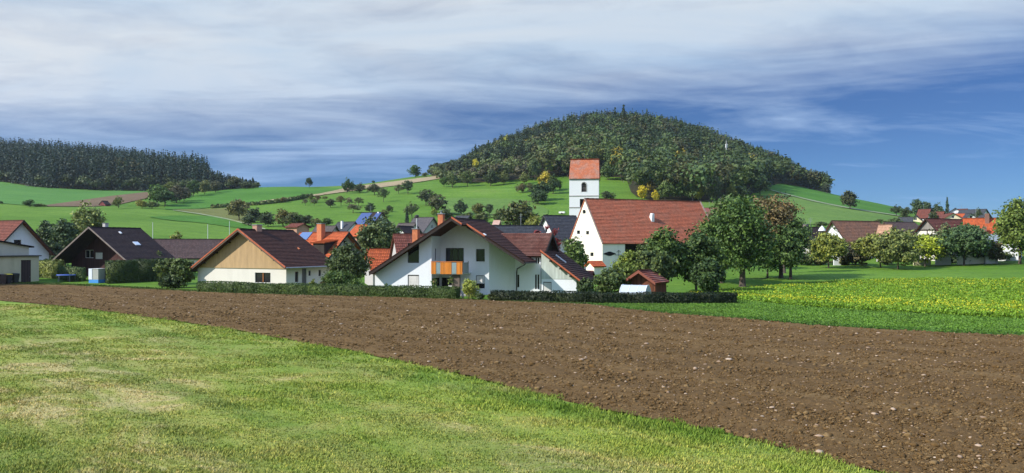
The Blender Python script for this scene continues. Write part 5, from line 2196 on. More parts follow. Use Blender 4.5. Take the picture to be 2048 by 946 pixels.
# --- garage building at the left edge
def garage():
    d0 = 117.0
    r = R(-62)
    X1 = (78 - 1024) / F * d0
    zb = 0.0
    root = empty('garage', (X1, d0, zb), -r, 'flat roofed cream garage with a brown door at the left edge', 'garage')
    def loc_(x, y, c=0.0):
        u = (x - 1024) / F
        lx = (u * (d0 + c * math.cos(r)) - X1 - c * math.sin(r)) / (math.cos(r) + u * math.sin(r))
        Y = d0 - lx * math.sin(r) + c * math.cos(r)
        return lx, CZ + (HZ - y) / F * Y
    W = -11.5
    zt = loc_(40, 513)[1]
    d = (loc_(42, 540)[0], 0.0, loc_(62, 540)[0], loc_(50, 520)[1])
    m = MB()
    panel(m, (0, 0), (1, 0), (0, -1), [(W, -1), (0, -1), (0, zt), (W, zt)], [d], .15)
    panel(m, (0, 0), (0, 1), (1, 0), [(0, -1), (4.5, -1), (4.5, zt), (0, zt)])
    panel(m, (W, 0), (0, 1), (-1, 0), [(0, -1), (4.5, -1), (4.5, zt), (0, zt)])
    panel(m, (0, 4.5), (1, 0), (0, 1), [(W, -1), (0, -1), (0, zt), (W, zt)])
    m.build('wall', M_beige, root)
    m = MB()
    obox(m, (0, 0), (1, 0), (0, -1), d[0], d[2], d[1], d[3], -.12, -.06)
    dr = m.build('door', boards('brown_door_boards', (.050, .034, .030), 7, .2), root)
    m = MB()
    m.box(d[2] - .22, d[2] - .10, -.0, .10, .98, 1.02)
    m.build('handle', M_metal, dr)
    m = MB()
    m.box(W - .1, .25, -.25, 4.7, zt + .002, zt + .16)
    m.build('roof_edge', plain('dark_edge', (.05, .045, .04), .7), root)
    # parapet above, set back, with a sloping top edge
    x1 = loc_(57, 500, .5)[0]
    za, zb_ = loc_(0, 484, .5)[1], loc_(57, 494, .5)[1]
    xa = loc_(0, 484, .5)[0]
    sl = (zb_ - za) / (x1 - xa)
    z0 = za + sl * (W - xa)
    m = MB()
    m.hexa([(W, .4, zt + .16), (x1, .4, zt + .16), (x1, 4.2, zt + .16), (W, 4.2, zt + .16)],
           [(W, .4, z0), (x1, .4, zb_), (x1, 4.2, zb_), (W, 4.2, z0)])
    m.build('upper_wall', plaster('parapet_plaster', (.50, .47, .38), amount=.4), root)
    m = MB()
    m.hexa([(W, .1, z0 + .003), (x1 + .6, .1, zb_ - .10 + .003), (x1 + .6, 4.4, zb_ - .10 + .003), (W, 4.4, z0 + .003)],
           [(W, .1, z0 + .22), (x1 + .6, .1, zb_ + .10), (x1 + .6, 4.4, zb_ + .10), (W, 4.4, z0 + .22)])
    m.build('roof', T_dark, root)
    # bins
    for i, (px, c, lab, lid) in enumerate(((5, (.07, .045, .035), 'brown wheelie bin leftmost at the garage wall', None), (17, (.03, .03, .03), 'black wheelie bin with a yellow lid at the garage wall', (.75, .55, .03)),
                                           (31, (.025, .03, .025), 'black wheelie bin nearest the brown garage door', None))):
        lx, _ = loc_(px, 560, -.9)
        X = X1 + lx * math.cos(r) + -.9 * math.sin(r)
        Y = d0 - lx * math.sin(r) - .9 * math.cos(r)
        b = empty('wheelie_bin', (X, Y, gz(X, Y)), -r, lab, 'bin', 'wheelie bins at the garage')
        mt = plain('bin_%d' % i, c, .5, .1)
        m = MB()
        hh = 1.32
        m.hexa([(-.26, -.26, .08), (.26, -.26, .08), (.26, .26, .08), (-.26, .26, .08)], [(-.38, -.36, hh), (.38, -.36, hh), (.38, .38, hh), (-.38, .38, hh)])
        m.build('body', mt, b)
        m = MB()
        m.hexa([(-.41, -.40, hh + .003), (.41, -.40, hh + .003), (.41, .42, hh + .003), (-.41, .42, hh + .003)], [(-.36, -.30, hh + .10), (.36, -.30, hh + .10), (.36, .40, hh + .14), (-.36, .40, hh + .14)])
        m.build('lid', plain('bin_lid_%d' % i, lid or c, .5, .1), b)
        for sx in (-1, 1):
            m = MB()
            m.tube([(sx * .24, .28, .11), (sx * .30, .28, .11)], .11, 12)
            m.build('wheel', M_dfr, b)


garage()
_h = House('left_house', 'red roofed house with a white gable behind the garage at the left edge', 'house', -62, 124, (48, 441), (11.5,), None, (85, 516), over=(.9, .5, .4), zb=0.0)
_h.fix(5.0, 47)
_h.info('left_house')
_h.walls(M_white, [(-1.0, 5.2, .1, 6.4)])
window(_h.root, (0, _h.f), (1, 0), (0, -1), (-1.0, 5.2, .1, 6.4), bars=1)
_h.roof(T_red, sag=.01, verge=M_dark)

# --- low roof behind
_h = House('low_house', 'long low house with a flat brown roof between the dark and the tan gabled house', 'house', 68, 138, (300, 478.5), 452, None, (318, 512), over=(.3, .4, .3), zb=0.0)
_h.fix(4.5, 36)
_h.walls(M_cream)
_h.roof(tiles('mauve_tiles', (.13, .085, .075), (.09, .062, .056), (.10, .08, .07), .4), sag=.012)
_h.chimney(373, 472, 5.5, .6, M_grey, pot=False)

# --- orange roofed house with the big chimney
_h = House('orange_roof_house', 'house with bright orange roof and tall orange chimney behind the bungalow', 'house', -58, 128, (698, 464), 600, None, (730, 503), over=(.9, .5, .4), zb=0.0)
_h.fix(4.6, 42)
_w = _h.frect(687, 481, 695, 490, _h.f)
_h.walls(M_grey, [_w])
window(_h.root, (0, _h.f), (1, 0), (0, -1), _w, bars=1)
_h.roof(T_orange, sag=.01)
_ro = _h.roof_obj
for _t in (_h.tL, _h.tR):
    m = MB()
    m.hexa([(0, -.08, _h.zr - .3), (_t, -.08, _h.zroof(_t) - .3), (_t, -.02, _h.zroof(_t) - .3), (0, -.02, _h.zr - .3)],
           [(0, -.08, _h.zr + .06), (_t, -.08, _h.zroof(_t) + .06), (_t, -.02, _h.zroof(_t) + .06), (0, -.02, _h.zr + .06)])
    m.build('barge_board', M_dark, _ro)
# chimney on the left slope, solar panel, dormer
m = MB()
_n = math.hypot(1, _h.pitch)


def on_left(h, x, y, lift=.0):
    """local lx, ly of the point of the left slope seen at a pixel"""
    best = None
    for i in range(400):
        lx = h.tL * i / 400
        ly, z = h.side(x, y, lx)
        e = abs(z - (h.zroof(lx) + lift))
        if best is None or e < best[0]:
            best = (e, lx, ly)
    return best[1], best[2]


_cx, _cy = on_left(_h, 642, 477)
m.box(_cx - .45, _cx + .45, _cy - .5, _cy + .5, _h.zroof(_cx) - .5, _h.zroof(_cx) + (477 - 452) / F * 128 + .35)
_c = m.build('chimney', M_brick, _h.root)
m = MB()
_zt = _h.zroof(_cx) + (477 - 452) / F * 128 + .35
m.box(_cx - .5, _cx + .5, _cy - .55, _cy + .55, _zt + .002, _zt + .1)
m.build('chimney_cap', M_metal, _c)
_sx, _sy = on_left(_h, 612, 472)
_h.skylight(_sy - 1.0, abs(_sx) * _n - .8, 2.4, 1.8, -1, plain('solar_blue', (.10, .16, .30), .2, .2, 9), 'solar_panel')
_dx, _dy = on_left(_h, 652, 494)
m = MB()
_dz = _h.zroof(_dx) + 1.2
m.hexa([(_dx - 1.6, _dy - 1.2, _h.zroof(_dx) - 1.4), (_dx + .9, _dy - 1.2, _h.zroof(_dx) - .2), (_dx + .9, _dy + 1.2, _h.zroof(_dx) - .2), (_dx - 1.6, _dy + 1.2, _h.zroof(_dx) - 1.4)],
       [(_dx - 1.6, _dy - 1.2, _dz - .6), (_dx + 1.4, _dy - 1.2, _dz - .3), (_dx + 1.4, _dy + 1.2, _dz - .3), (_dx - 1.6, _dy + 1.2, _dz - .6)])
_d = m.build('dormer', M_dark, _h.root)
m = MB()
slope(m, (_dx + 1.8, _dy - 1.5, _dz), (_dx + 1.8, _dy + 1.5, _dz), (_dx - 1.9, _dy - 1.5, _dz - .5), (_dx - 1.9, _dy + 1.5, _dz - .5), thick=.1)
m.build('dormer_roof', T_orange, _d)

# --- lower orange roof, and dark red roof behind the white house
_h = House('low_orange_house', 'low house with a plain orange tile roof left of the white house', 'house', 72, 110, (733, 498), (15,), None, (722, 547), over=(.3, .4, .3), zb=0.0)
_h.fix(4.4, 36)
_h.walls(M_grey)
_h.roof(T_orange, sag=.01)
_h = House('red_brown_house', 'house with a patterned red-brown roof directly behind the white house', 'house', 74, 103, (786, 468), (12,), None, (776, 496), over=(.3, .4, .3), zb=0.0)
_h.fix(4.6, 37)
_h.walls(M_grey)
_h.roof(T_red, sag=.01)

# ------------------------------------------------------------------ barn and church
def barn():
    h = House('big_barn', 'big whitewashed barn with steep old red tile roof in front of the church tower', 'barn', 65, 138.0,
              (1169, 397), 1401, (1133, 487), (1205, 487), over=(.12, .22, .12))
    h.info('big_barn')
    w = [h.frect(1153.5, 461, 1160, 468), h.frect(1172, 462, 1178, 469), h.frect(1180.5, 505, 1187, 512.5), h.frect(1165, 420, 1171.5, 427)]
    gate = h.srect(1250, 489, 1300, 524)
    gate = (gate[0], gate[1] - 1.0, gate[2], h.zroof(h.tR - .22) - .35)
    h.walls(M_barnwall, w, [gate])
    for k in w[:3]:
        window(h.root, (0, h.f), (1, 0), (0, -1), k, bars=0, sill=False, depth=.3)
    a0, z0, a1, z1 = w[3]
    window(h.root, (0, h.f), (1, 0), (0, -1), w[3], bars=0, sill=False, depth=.3, name='attic_window')
    m = MB()        # rounded head of the attic window and brick frame
    obox(m, (0, h.f), (1, 0), (0, -1), a0 - .06, a0 + .1, z1 - .22, z1 + .02, -.02, .015)
    obox(m, (0, h.f), (1, 0), (0, -1), a1 - .1, a1 + .06, z1 - .22, z1 + .02, -.02, .015)
    m.build('arch_head', M_barnwall, h.root)
    m = MB()
    obox(m, (h.x1, 0), (0, 1), (1, 0), gate[0], gate[2], gate[1], gate[3], -2.5, -2.4)
    m.build('gate', M_dark, h.root)
    # dark quatrefoil opening on the long wall
    ly, z = h.side(1219, 507.5)
    m = MB()
    pts = []
    for i in range(24):
        a = 2 * math.pi * i / 24
        rr = 1 + .12 * math.cos(4 * a)
        pts.append((h.x1 + .02, ly + 1.05 * rr * math.cos(a), z + .33 * rr * math.sin(a)))
    m.poly(pts)
    m.hexa(pts, [(p[0] + .02, p[1], p[2]) for p in pts])
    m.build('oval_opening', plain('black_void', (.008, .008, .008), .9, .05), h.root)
    # wrought iron sign
    ly, z = h.side(1237, 508)
    m = MB()
    for a, b in (((-.7, -.15), (.7, -.15)), ((0, -.6), (0, .65)), ((-.4, .3), (0, .65)), ((.4, .3), (0, .65)), ((-.6, -.15), (-.6, .1))):
        m.tube([(h.x1 + .06, ly + a[0], z + a[1]), (h.x1 + .06, ly + b[0], z + b[1])], .03, 5)
    m.build('iron_ornament', M_dfr, h.root)
    h.roof(T_barn, sag=.035, row=.30)
    ro = h.roof_obj
    m = MB()        # pale mortar along the right verge
    t = h.tR
    L = h.L
    m.hexa([(0, L - .25, h.zr + .0), (t, L - .25, h.zroof(t) + .0), (t, L + .05, h.zroof(t)), (0, L + .05, h.zr)],
           [(0, L - .25, h.zr + .16), (t, L - .25, h.zroof(t) + .13), (t, L + .05, h.zroof(t) + .13), (0, L + .05, h.zr + .16)])
    m.build('verge', plain('mortar_verge', (.30, .22, .17), .9, .3, 3), ro)
    m = MB()
    m.hexa([(0, -.10, h.zr - .02), (t, -.10, h.zroof(t) - .02), (t, .10, h.zroof(t) - .02), (0, .10, h.zr - .02)],
           [(0, -.10, h.zr + .14), (t, -.10, h.zroof(t) + .13), (t, .10, h.zroof(t) + .13), (0, .10, h.zr + .14)])
    m.build('verge', plain('mortar_verge', (.30, .22, .17)), ro)
    # little white dormer vent
    best = None
    for i in range(400):
        lx = h.tR * i / 400
        ly, z = h.side(1303, 438, lx)
        e = abs(z - h.zroof(lx))
        if best is None or e < best[0]:
            best = (e, lx, ly, z)
    _, lx, ly, z = best
    m = MB()
    m.hexa([(lx - .30, ly - .30, z + .1), (lx + .45, ly - .30, z - .5), (lx + .45, ly + .30, z - .5), (lx - .30, ly + .30, z + .1)],
           [(lx - .05, ly - .20, z + 1.0), (lx + .55, ly - .22, z + .9), (lx + .55, ly + .22, z + .9), (lx - .05, ly + .20, z + 1.0)])
    v = m.build('roof_vent', M_wfr, h.root)
    return h


barn()


def church():
    d = 205.0
    r = R(7)
    X = (1138.5 - 1024) / F * d
    zb = gz(X + 4, d)
    def zz(y):
        return CZ + (HZ - y) / F * d - zb
    root = empty('church_tower', (X, d, zb), -r, 'white church tower with saddle roof of faded orange tiles', 'church tower')
    W = (1197.2 - 1138.5) / F * d
    D = 7.2
    ze, zr = zz(356.5), zz(316)
    bel = (W * .425, zz(384), W * .575, zz(371))
    low = (W * .36, zz(416), W * .50, zz(398))
    bell_s = (D * .42, zz(384), D * .58, zz(371))
    m = MB()
    panel(m, (0, 0), (1, 0), (0, -1), [(0, -1), (W, -1), (W, ze), (0, ze)], [bel, low], .5)
    gp = [(0, -1), (D, -1), (D, ze), (D / 2, zr - .2), (0, ze)]
    panel(m, (W, 0), (0, 1), (1, 0), gp, [bell_s], .5)
    panel(m, (0, 0), (0, 1), (-1, 0), gp, [bell_s], .5)
    panel(m, (0, D), (1, 0), (0, 1), [(0, -1), (W, -1), (W, ze), (0, ze)], [], .5)
    m.build('wall', plaster('tower_plaster', (.74, .75, .76), amount=.08), root)
    # string courses
    for y in (359, 391.5, 414.5):
        m = MB()
        z = zz(y)
        m.box(-.10, W + .10, -.10, D + .10, z - .13, z + .05)
        m.build('string_course', plain('sandstone_band', (.36, .34, .32), .85, .15), root)
    # arched belfry window: arch head with louvres
    a0, z0, a1, z1 = bel
    cx = (a0 + a1) / 2
    rr = (a1 - a0) / 2
    m = MB()
    for i in range(10):
        b0, b1 = math.pi * i / 10, math.pi * (i + 1) / 10
        p = [(cx + rr * math.cos(b0), z1 + rr * 1.25 * math.sin(b0)), (cx + rr * math.cos(b1), z1 + rr * 1.25 * math.sin(b1))]
        m.hexa([(cx, -.02, z1), (p[0][0], -.02, p[0][1]), (p[1][0], -.02, p[1][1])], [(cx, .02, z1), (p[0][0], .02, p[0][1]), (p[1][0], .02, p[1][1])])
    w = m.build('belfry_window', plain('black_void', (.008, .008, .008)), root)
    m = MB()
    for k in range(5):
        z = z0 + (z1 - z0) * (k + .4) / 5
        m.hexa([(a0, .05, z), (a1, .05, z), (a1, .35, z + .12), (a0, .35, z + .12)], [(a0, .05, z + .04), (a1, .05, z + .04), (a1, .35, z + .16), (a0, .35, z + .16)])
    m.build('louvres_board', plain('grey_louvre', (.16, .15, .14), .8), w).name = 'louvre'
    m = MB()
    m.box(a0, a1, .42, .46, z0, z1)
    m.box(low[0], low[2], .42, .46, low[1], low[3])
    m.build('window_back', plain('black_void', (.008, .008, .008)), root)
    # surround of the arch
    m = MB()
    pts = [(cx + (rr + .12) * math.cos(math.pi * i / 10), z1 + (rr + .12) * 1.25 * math.sin(math.pi * i / 10)) for i in range(11)]
    for p, q in zip(pts, pts[1:]):
        m.tube([(p[0], -.03, p[1]), (q[0], -.03, q[1])], .07, 6)
    m.tube([(a0 - .08, -.03, z0), (a0 - .08, -.03, z1)], .07, 6)
    m.tube([(a1 + .08, -.03, z0), (a1 + .08, -.03, z1)], .07, 6)
    m.build('window_surround', plain('sandstone_band', (.36, .34, .32)), root)
    # saddle roof: the ridge is a little shorter than the eaves
    m = MB()
    o = .28
    e = .35
    slope(m, (e * .6, D / 2, zr), (W - e * .2, D / 2, zr), (-.1, -o, ze - .15), (W + .1, -o, ze - .15), sag=.03, seed=3, thick=.16, row=.30)
    slope(m, (e * .6, D / 2, zr), (W - e * .2, D / 2, zr), (-.1, D + o, ze - .15), (W + .1, D + o, ze - .15), sag=.03, seed=4, thick=.16, row=.30)
    ro = m.build('roof', T_tower, root)
    m = MB()
    m.box(e * .4, W - e * .1, D / 2 - .22, D / 2 + .22, zr - .12, zr + .16)
    m.build('ridge_tile', T_orange, ro)
    m = MB()
    m.tube([(W * .5, D / 2, zr + .1), (W * .5, D / 2, zr + 1.6)], .03, 5)
    m.build('lightning_rod', M_metal, ro)
    # step of the side gable: orange verge
    for yy in (-o, D + o):
        m = MB()
        m.hexa([(W + .05, D / 2, zr - .05), (W + .18, yy, ze - .2), (W + .3, yy, ze - .2), (W + .15, D / 2, zr - .05)],
               [(W + .05, D / 2, zr + .1), (W + .18, yy, ze - .02), (W + .3, yy, ze - .02), (W + .15, D / 2, zr + .1)])
        m.build('verge', T_orange, ro)


church()


# ------------------------------------------------------------------ the village: simple gabled houses with parts
def village(name, label, r, d0, rf, rbx, hw, deg, wall, roof, wins=(), chim=None, over=(.6, .5, .4), courses=True, cat='house', verge=None, lmin=5.0, zb=None, awin=()):
    """r > 0: the gable looks to the left of the camera; r < 0: to the right. wins: pixel boxes on the gable; awin: (lx, z, w, h) on the gable"""
    h = House(name, label, cat, r, d0, rf, rbx, None, (rf[0] + 10, rf[1] + 10), over=over, zb=zb)
    if d0 >= 290 and cat == 'house':
        hw *= 1.25
    h.fix(hw, deg, lmin, 14.5)
    if h.zr - h.pitch * hw < 2.2:
        h.zb -= 2.6 - (h.zr - h.pitch * hw)
        h.root.location.z = h.zb
        h.zr = CZ + (HZ - rf[1]) / F * d0 - h.zb
    fh = [h.frect(*w) for w in wins] + [(a - w / 2, z, a + w / 2, z + hh) for a, z, w, hh in awin]
    ze = h.zr - h.pitch * (hw - h.o)
    # windows along the visible long side
    lw = []
    k = int((h.L - 1.5) / 2.6)
    for i in range(k):
        c = h.f + 1.2 + (h.L - 2.4 - h.f) * (i + .5) / max(1, k)
        lw.append((c - .5, ze - 2.0, c + .5, ze - .8))
    vis = r < 0
    h.walls(wall, fh, () if vis else lw, lw if vis else ())
    for q in fh:
        window(h.root, (0, h.f), (1, 0), (0, -1), q, bars=1, sill=False, frame=M_wfr if wall is not M_white else M_dfr)
    for q in lw:
        if vis:
            window(h.root, (h.x0, 0), (0, 1), (-1, 0), q, bars=1, sill=False)
        else:
            window(h.root, (h.x1, 0), (0, 1), (1, 0), q, bars=1, sill=False)
    h.roof(roof, courses=courses, sag=.01 if courses else 0, verge=verge, row=.4)
    if chim:
        x, y, ly, w, m = chim
        h.chimney(x, y, ly, w, m, pot=False)
    if sum(map(ord, name)) % 3 == 0 and hw > 3:
        m = MB()
        yy = h.L * .6
        m.tube([(.1, yy, h.zr), (.1, yy, h.zr + 2.0)], .035, 5)
        for q in (1.2, 1.5, 1.8):
            m.tube([(-.5, yy, h.zr + q), (.7, yy, h.zr + q)], .02, 4)
        m.build('aerial', M_metal, h.root)
    h.info(name)
    return h


GB = tiles('grey_brown_tiles', (.13, .11, .10), (.10, .085, .08), (.1, .09, .08), .4)
MV = tiles('mauve_tiles', (.13, .085, .075), (.09, .062, .056))
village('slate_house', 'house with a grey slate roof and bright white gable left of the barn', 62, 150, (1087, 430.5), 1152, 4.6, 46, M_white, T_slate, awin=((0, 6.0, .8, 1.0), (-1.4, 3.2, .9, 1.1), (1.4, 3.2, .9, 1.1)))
village('long_slate_house', 'long grey slate roof behind the right half of the white house', 70, 132, (972, 450.5), 1086, 4.8, 40, M_grey, T_slate)
village('brick_hut', 'small hut with a pale red pent roof at the foot of the orchard slope', -60, 205, (609, 446.5), 583, 2.6, 22, M_brickp, T_red, over=(.5, .4, .3), cat='hut', lmin=3.5)
village('grey_roof_house', 'grey roofed white house left of the solar roof', -55, 215, (711, 443.5), 676, 4.0, 40, M_white, T_slate, chim=(684, 442, 3, .5, M_wfr), awin=((0, 2.5, 1, 1.1),))
village('long_grey_house', 'low brownish grey roof between the red hut and the grey roofed house', -70, 190, (673, 451.5), 632, 4.0, 38, M_grey, GB)
_h = village('solar_house', 'white house with blue solar panels on its dark roof', -60, 235, (766, 424.5), 724, 5.2, 42, M_white, T_dark, chim=(757, 424, 1.5, .5, M_wfr), awin=((0, 4.2, 1, 1.1),))
_n = math.hypot(1, _h.pitch)
_sl = abs(_h.tL) * _n
_sol = plain('solar_panel_blue', (.055, .085, .20), .25, .3, 6)
_h.skylight(_h.L * .48, .3, _h.L * .50, _sl - .6, -1, _sol, 'solar_panel')
_h.skylight(.4, .3, _h.L * .22, _sl * .75, -1, _sol, 'solar_panel')
village('orange_cottage', 'small orange roofed cottage half hidden by the broad tree beside the solar house', -50, 180, (736, 449), 718, 3.2, 40, M_brickp, T_orange, lmin=4)
village('dark_gable_house', 'dark roofed house with a white timber gable right of the orange cottage', 30, 165, (796, 452), 822, 3.6, 40, M_white, T_dark, awin=((-.7, 2.6, .8, 1.0), (.7, 2.6, .8, 1.0)))
village('brown_ridge_house', 'brownish grey roof just above the dark roofed timber gable', -62, 190, (832, 446), 800, 3.8, 40, M_white, GB)
_h = village('balcony_house', 'large grey roofed house with a flowered balcony in front of the orchard', -58, 205, (868, 434.5), 828, 4.4, 42, M_grey, tiles('mid_grey_tiles', (.12, .11, .115), (.09, .085, .09), (.14, .12, .11), .3), awin=((0, 4.6, .8, .9), (-1.2, 1.8, .9, 1.1), (1.2, 1.8, .9, 1.1)))
_xb = _h.x0
_ze = _h.zroof(_xb) - 2.0
m = MB()
m.box(_xb - 1.1, _xb - .01, 1.5, _h.L * .75, _ze - .2, _ze)
_b2 = m.build('balcony', M_wfr, _h.root)
m = MB()
m.box(_xb - 1.18, _xb - 1.1, 1.5, _h.L * .75, _ze + .1, _ze + .9)
m.build('flower_box', plain('pink_flowers', (.60, .22, .20), .8, .6, 2), _b2)
village('slope_roof_house', 'small grey roof half hidden by bushes above the white house ridge', -60, 240, (940, 431), 912, 4.0, 36, M_grey, T_slate)
village('pink_hut', 'small hut with a pale pink roof above the long slate roof', -75, 170, (1001, 441), 987, 1.6, 38, M_brickp, plain('pale_pink_roof', (.42, .27, .21), .8, .2), courses=False, cat='hut', lmin=1.5)
village('mauve_house', 'house with a dull red roof above the right end of the barn roof', -65, 250, (1440, 415.5), 1404, 4.8, 36, M_grey, tiles('mauve_red_tiles', (.26, .10, .085), (.2, .08, .07), (.2, .1, .09), .3))
village('orange_shed', 'tiny orange roof peeping out beside the right end of the barn', 60, 185, (1414, 441), 1426, 2.6, 38, M_white, T_orange, cat='hut', lmin=3)
village('chimney_house', 'house with a dark roof and tall stone chimney right of the great tree', 66, 172, (1590, 454), 1640, 4.4, 38, M_grey, T_dark, chim=(1611.5, 449, -1.0 + 4.6, .9, plain('grey_brick', (.26, .22, .2), .9, .2)))
_h = village('vine_farmhouse', 'old farmhouse with an overgrown white gable and weathered tile roof', 64, 165, (1663, 441.5), 1758, 4.4, 50, M_white, T_old, verge=M_dark)
rg = np.random.default_rng(3)
n = 1100
P = np.column_stack([rg.uniform(_h.x0, _h.x1, n), np.full(n, _h.f - .06) - rg.uniform(0, .2, n), rg.uniform(0, 9, n)])
P = P[(P[:, 2] < _h.zr - .4 - _h.pitch * np.abs(P[:, 0])) & (np.sin(P[:, 0] * 3) + np.sin(P[:, 2] * 2.3 + P[:, 0]) > .0)]
v = fast_mesh('climbing_vine', leaves(P, np.tile([0, -1., .2], (len(P), 1)) + rg.normal(0, .3, (len(P), 3)), .22, rg), np.arange(len(P) * 4).reshape(-1, 4), M_leaf, parent=_h.root)
v.color = (.05, .075, .025, 1)
village('tan_roof_house', 'small house with a pale tan roof right of the overgrown farmhouse', -50, 158, (1785, 449), 1764, 3.4, 48, M_grey, T_tan, lmin=2.6)
village('mauve_roof_house', 'long dark mauve roof behind the pale tan roof', 68, 205, (1768, 444), 1830, 4.0, 38, M_grey, MV)
_h = village('timber_barn', 'half-timbered barn with grey boarded gable top and red-brown roof', 58, 158, (1851, 437), 1932, 4.6, 48, M_cream, T_red, verge=M_dark)
zc = _h.front(1850, 460)[1]
a = (_h.zr - .22 - zc) / _h.pitch
m = MB()
m.hexa([(-a, _h.f - .06, zc), (a, _h.f - .06, zc), (a, _h.f - .003, zc), (-a, _h.f - .003, zc)],
       [(-.02, _h.f - .06, _h.zr - .22), (.02, _h.f - .06, _h.zr - .22), (.02, _h.f - .003, _h.zr - .22), (-.02, _h.f - .003, _h.zr - .22)])
m.build('gable_cladding', boards('grey_boards', (.27, .255, .235), 3.0, .25), _h.root)
for k in (-2.2, 0, 2.2):
    m = MB()
    m.box(k - .09, k + .09, _h.f - .03, _h.f - .002, 0, min(zc - .02, _h.zroof(k) - .3))
    m.build('timber_post', M_dark, _h.root)
m = MB()
m.box(-a, a, _h.f - .09, _h.f - .062, zc - .12, zc + .1)
m.build('timber_beam', M_dark, _h.root)
_h = village('orange_farmhouse', 'farmhouse with a broad orange roof and two brick chimneys', -66, 162, (1992, 436), 1925, 5.0, 42, M_white, T_orange)
for (x, y) in ((1974, 444), (1969, 470)):
    lx, ly = on_left(_h, x, y)
    m = MB()
    z = _h.zroof(lx)
    m.box(lx - .35, lx + .35, ly - .35, ly + .35, z - .6, z + 1.7)
    m.build('chimney', plain('dull_brick', (.22, .12, .09), .9, .2), _h.root)
village('white_gable_house', 'white gabled house with a dark roof just left of the rightmost tree', 35, 150, (2006, 446), 2030, 2.9, 50, M_white, T_dark)
village('white_garage', 'white garage with a flat blue-grey roof below the orange farmhouse', -68, 146, (2000, 469), 1966, 2.4, 32, M_white, plain('blue_grey_sheet', (.20, .24, .28), .5, .1), courses=False, cat='garage', lmin=3)
# houses on the hill to the right
village('cream_gable_house', 'cream gabled house with a grey roof at the left of the hilltop village', 30, 330, (1831, 430.5), 1822, 4.0, 42, M_yell, T_slate, lmin=9, awin=((0, 5.0, 1, 1.1),))
village('white_low_house', 'low white house left of the cream gable', -60, 300, (1826, 434), 1808, 3.6, 40, M_white, T_slate)
village('red_twin_house', 'red roofed house leftmost of the hilltop houses', -50, 345, (1862, 418), 1844, 4.2, 38, M_white, T_red, awin=((0, 3.2, 1, 1.1),))
village('red_small_house', 'red roofed white house left of the pointed conifer', -50, 350, (1889, 423), 1870, 3.6, 38, M_white, T_red, awin=((0, 3.2, 1, 1.1),))
village('brown_gable_house', 'wide brown-red gabled house below the pointed conifer', 14, 320, (1907, 425.5), 1925, 4.6, 32, M_yell, T_red, lmin=9, awin=((0, 4.0, 1, 1.1),))
village('black_roof_house', 'white house with a wide black roof right of the pointed conifer', 26, 350, (1911, 416), 1928, 5.0, 33, M_white, T_dark, lmin=9, awin=((-1, 3.6, 1, 1.1), (1.4, 3.6, 1, 1.1)))
village('white_peak_house', 'small white pointed gable in the middle of the hilltop village', 12, 315, (1943, 426.5), 1950, 2.8, 42, M_white, T_slate, lmin=8, awin=((0, 3.4, .8, 1.0),))
village('orange_hip_house', 'orange-red roof between the two black roofs of the hilltop village', -55, 322, (1930, 427), 1914, 4.0, 38, M_white, T_orange)
village('black_wide_house', 'wide black roofed house rightmost on the skyline', -35, 335, (1974, 418), 1950, 5.6, 36, M_white, T_slate, lmin=11, awin=((-1, 3.6, 1, 1.1), (1.4, 3.6, 1, 1.1)))
village('skyline_house', 'tiny white house with a red roof on the skyline between black roofs', -40, 390, (1936, 417.5), 1927, 3.0, 36, M_white, T_red)
village('white_end_house', 'white gable below the rightmost black roof on the hill', 15, 290, (1974, 429), 1982, 3.2, 40, M_white, T_slate, lmin=8, awin=((0, 3.0, .8, 1.0),))
village('field_shed', 'small red shed alone in the field on the left slope', 30, 378, (203.5, 401.5), 211, 2.6, 34, boards('red_boards', (.17, .045, .045), 4, .2), T_dark, over=(.2, .2, .2), cat='shed', lmin=3)

# ------------------------------------------------------------------ shed, greenhouse, small garden things
def shed():
    h = House('garden_shed', 'brown boarded shed with a red tile roof behind the long dark hedge', 'shed', 30, 84.0,
              (1277, 542), 1330, (1252, 556), (1311, 566.5), over=(.75, .3, .3), zb=0.0)
    h.info('shed')
    h.L = 4.4
    h.walls(boards('shed_boards', (.145, .050, .026), 6.0, .4, 'XY'))
    h.roof(tiles('shed_tiles', (.27, .075, .045), (.20, .055, .038), (.36, .30, .26), .45, row=.34, wid=.30), sag=.01)
    m = MB()
    t = h.tR
    m.hexa([(0, -.07, h.zr - .22), (t, -.07, h.zroof(t) - .22), (t, -.02, h.zroof(t) - .22), (0, -.02, h.zr - .22)],
           [(0, -.07, h.zr + .1), (t, -.07, h.zroof(t) + .1), (t, -.02, h.zroof(t) + .1), (0, -.02, h.zr + .1)])
    m.build('barge_board', plain('shed_trim', (.20, .06, .035), .7), h.roof_obj)
    t = h.tL
    m = MB()
    m.hexa([(0, -.07, h.zr - .22), (t, -.07, h.zroof(t) - .22), (t, -.02, h.zroof(t) - .22), (0, -.02, h.zr - .22)],
           [(0, -.07, h.zr + .1), (t, -.07, h.zroof(t) + .1), (t, -.02, h.zroof(t) + .1), (0, -.02, h.zr + .1)])
    m.build('barge_board', plain('shed_trim', (.20, .06, .035), .7), h.roof_obj)
    return h


shed()


